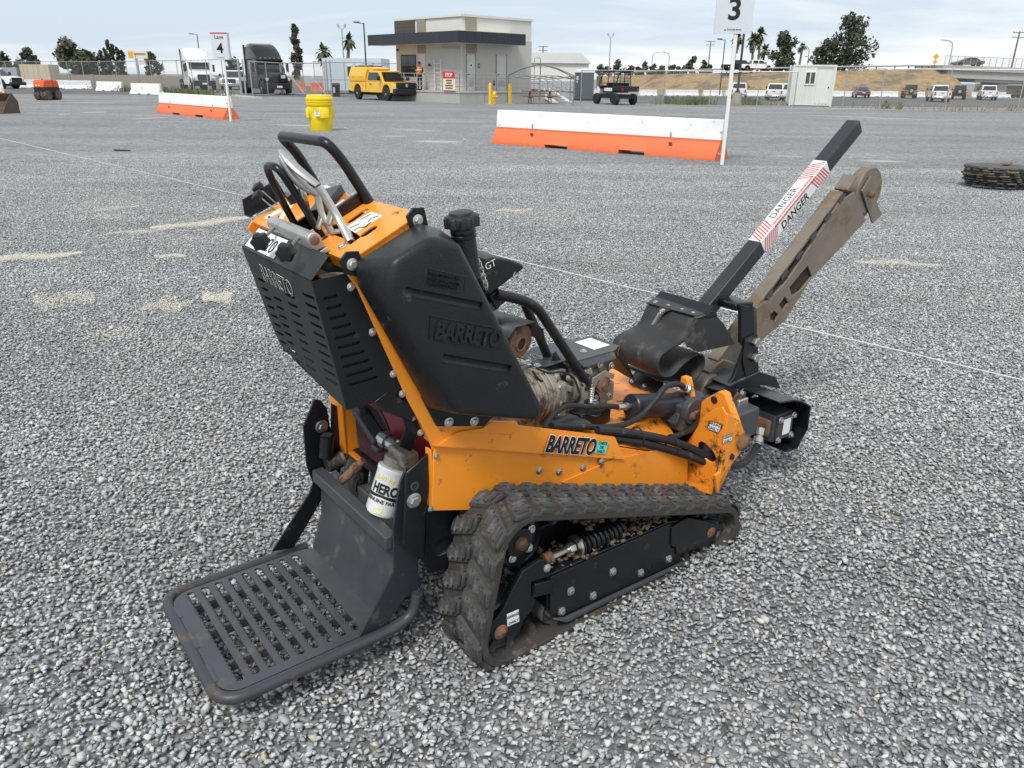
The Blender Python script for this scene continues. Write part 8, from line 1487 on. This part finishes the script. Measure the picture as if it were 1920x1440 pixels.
# ---- person on the dock
pe = thing('person', 'person in an orange safety vest and dark trousers reading papers on the dock', 'person', (BO[0], BO[1], .70), BR)
pc = Vector((-.75, 3.55, 0)); fwd = Vector((-.60, -.35, 0)).normalized(); lft = Vector((-fwd.y, fwd.x, 0)); Z = Vector((0, 0, 1))
def J(f_, l_, z_): return pc + fwd * f_ + lft * l_ + Z * z_
joints = dict(pelvis=(J(0, 0, .95), .125), waist=(J(.01, 0, 1.10), .115), chest=(J(.02, 0, 1.32), .135), neck=(J(.0, 0, 1.48), .055), head=(J(.03, 0, 1.60), .085), crown=(J(.035, 0, 1.70), .075))
for s, nm in ((1, 'l'), (-1, 'r')):
    joints.update({nm + 'hip': (J(0, s * .09, .90), .095), nm + 'knee': (J(.03, s * .10, .50), .062), nm + 'ankle': (J(0, s * .11, .10), .045), nm + 'toe': (J(.16, s * .12, .045), .040), nm + 'sh': (J(.0, s * .19, 1.41), .058), nm + 'el': (J(.04, s * .25, 1.13), .045), nm + 'wr': (J(.26, s * .12, 1.10), .032), nm + 'hand': (J(.34, s * .09, 1.11), .034)})
names = list(joints); eds = [('pelvis', 'waist'), ('waist', 'chest'), ('chest', 'neck'), ('neck', 'head'), ('head', 'crown')] + [(n + a, n + b) for n in 'lr' for a, b in (('hip', 'knee'), ('knee', 'ankle'), ('ankle', 'toe'), ('sh', 'el'), ('el', 'wr'), ('wr', 'hand'))] + [('pelvis', n + 'hip') for n in 'lr'] + [('chest', n + 'sh') for n in 'lr']
me = bpy.data.meshes.new('body'); me.from_pydata([joints[n][0] for n in names], [(names.index(a), names.index(b)) for a, b in eds], []); po = bpy.data.objects.new('body', me); COL.objects.link(po); po.parent = pe
md_ = po.modifiers.new('skin', 'SKIN'); sv = me.skin_vertices[0].data
for i, n in enumerate(names): sv[i].radius = (joints[n][1], joints[n][1] * (.8 if n in ('chest', 'waist', 'pelvis') else 1)); sv[i].use_root = n == 'pelvis'
po.modifiers.new('sub', 'SUBSURF').levels = 2; po.modifiers['sub'].render_levels = 2
dg = bpy.context.evaluated_depsgraph_get(); me2 = bpy.data.meshes.new_from_object(po.evaluated_get(dg)); po.modifiers.clear(); po.data = me2
me2.materials.clear()
for n in ('skin', 'cloth_dark'): me2.materials.append(MT[n])
for pl in me2.polygons:
    c = pl.center; hand = (c - joints['lhand'][0]).length < .11 or (c - joints['rhand'][0]).length < .11; pl.material_index = 0 if (c.z > 1.47 or hand) else 1; pl.use_smooth = True
def torso(z, w, d): return [J(.015 + d * math.cos(t), w * math.sin(t), z) for t in [2 * PI * k / 16 for k in range(16)]]
vs_ = MB().loft([torso(.98, .175, .145), torso(1.12, .165, .14), torso(1.30, .195, .15), torso(1.42, .19, .12), torso(1.46, .10, .07)], cap=False).build('safety_vest', MT['vest_orange'], po)
for z, w, d in ((1.06, .178, .150), (1.25, .195, .155)): MB().loft([torso(z, w, d), torso(z + .05, w, d)], cap=False).build('reflective_band', MT['vest_band'], vs_)
def hr_(z, r_): return [J(.025 + r_ * 1.1 * math.cos(t), r_ * math.sin(t), z) for t in [2 * PI * k / 14 for k in range(14)]]
cp_ = MB().loft([hr_(1.655, .098), hr_(1.70, .102), hr_(1.76, .085), hr_(1.79, .03)]).build('cap', MT['cloth_dark'], po); MB().prism([J(.10, -.08, 1.66), J(.21, -.05, 1.65), J(.21, .05, 1.65), J(.10, .08, 1.66)], (0, 0, .015)).build('cap_peak', MT['cloth_dark'], cp_)
for s in (-1, 1): MB().lathe([(.010, -.004), (.012, .004), (.004, .010)], J(.108, s * .032, 1.62), fwd, 8).build('eye', MT['plastic_black'], po); MB().lathe([(.02, 0), (.024, .01), (.01, .018)], J(.02, s * .085, 1.60), lft * s, 8).build('ear', MT['skin'], po)
MB().lathe([(.012, 0), (.016, -.02), (.005, -.03)], J(.125, 0, 1.61), (0, 0, 1), 8).build('nose', MT['skin'], po)
pp2 = MB().prism([J(.28, -.11, 1.13), J(.28, .11, 1.13), J(.50, .11, 1.25), J(.50, -.11, 1.25)], (0, 0, .008)).build('papers', MT['white_print'], None); pp2.matrix_world = Matrix.Translation((BO[0], BO[1], .70)) @ Matrix.Rotation(BR, 4, 'Z'); tag(pp2, 'white sheets of paper held by the person on the dock', 'papers')
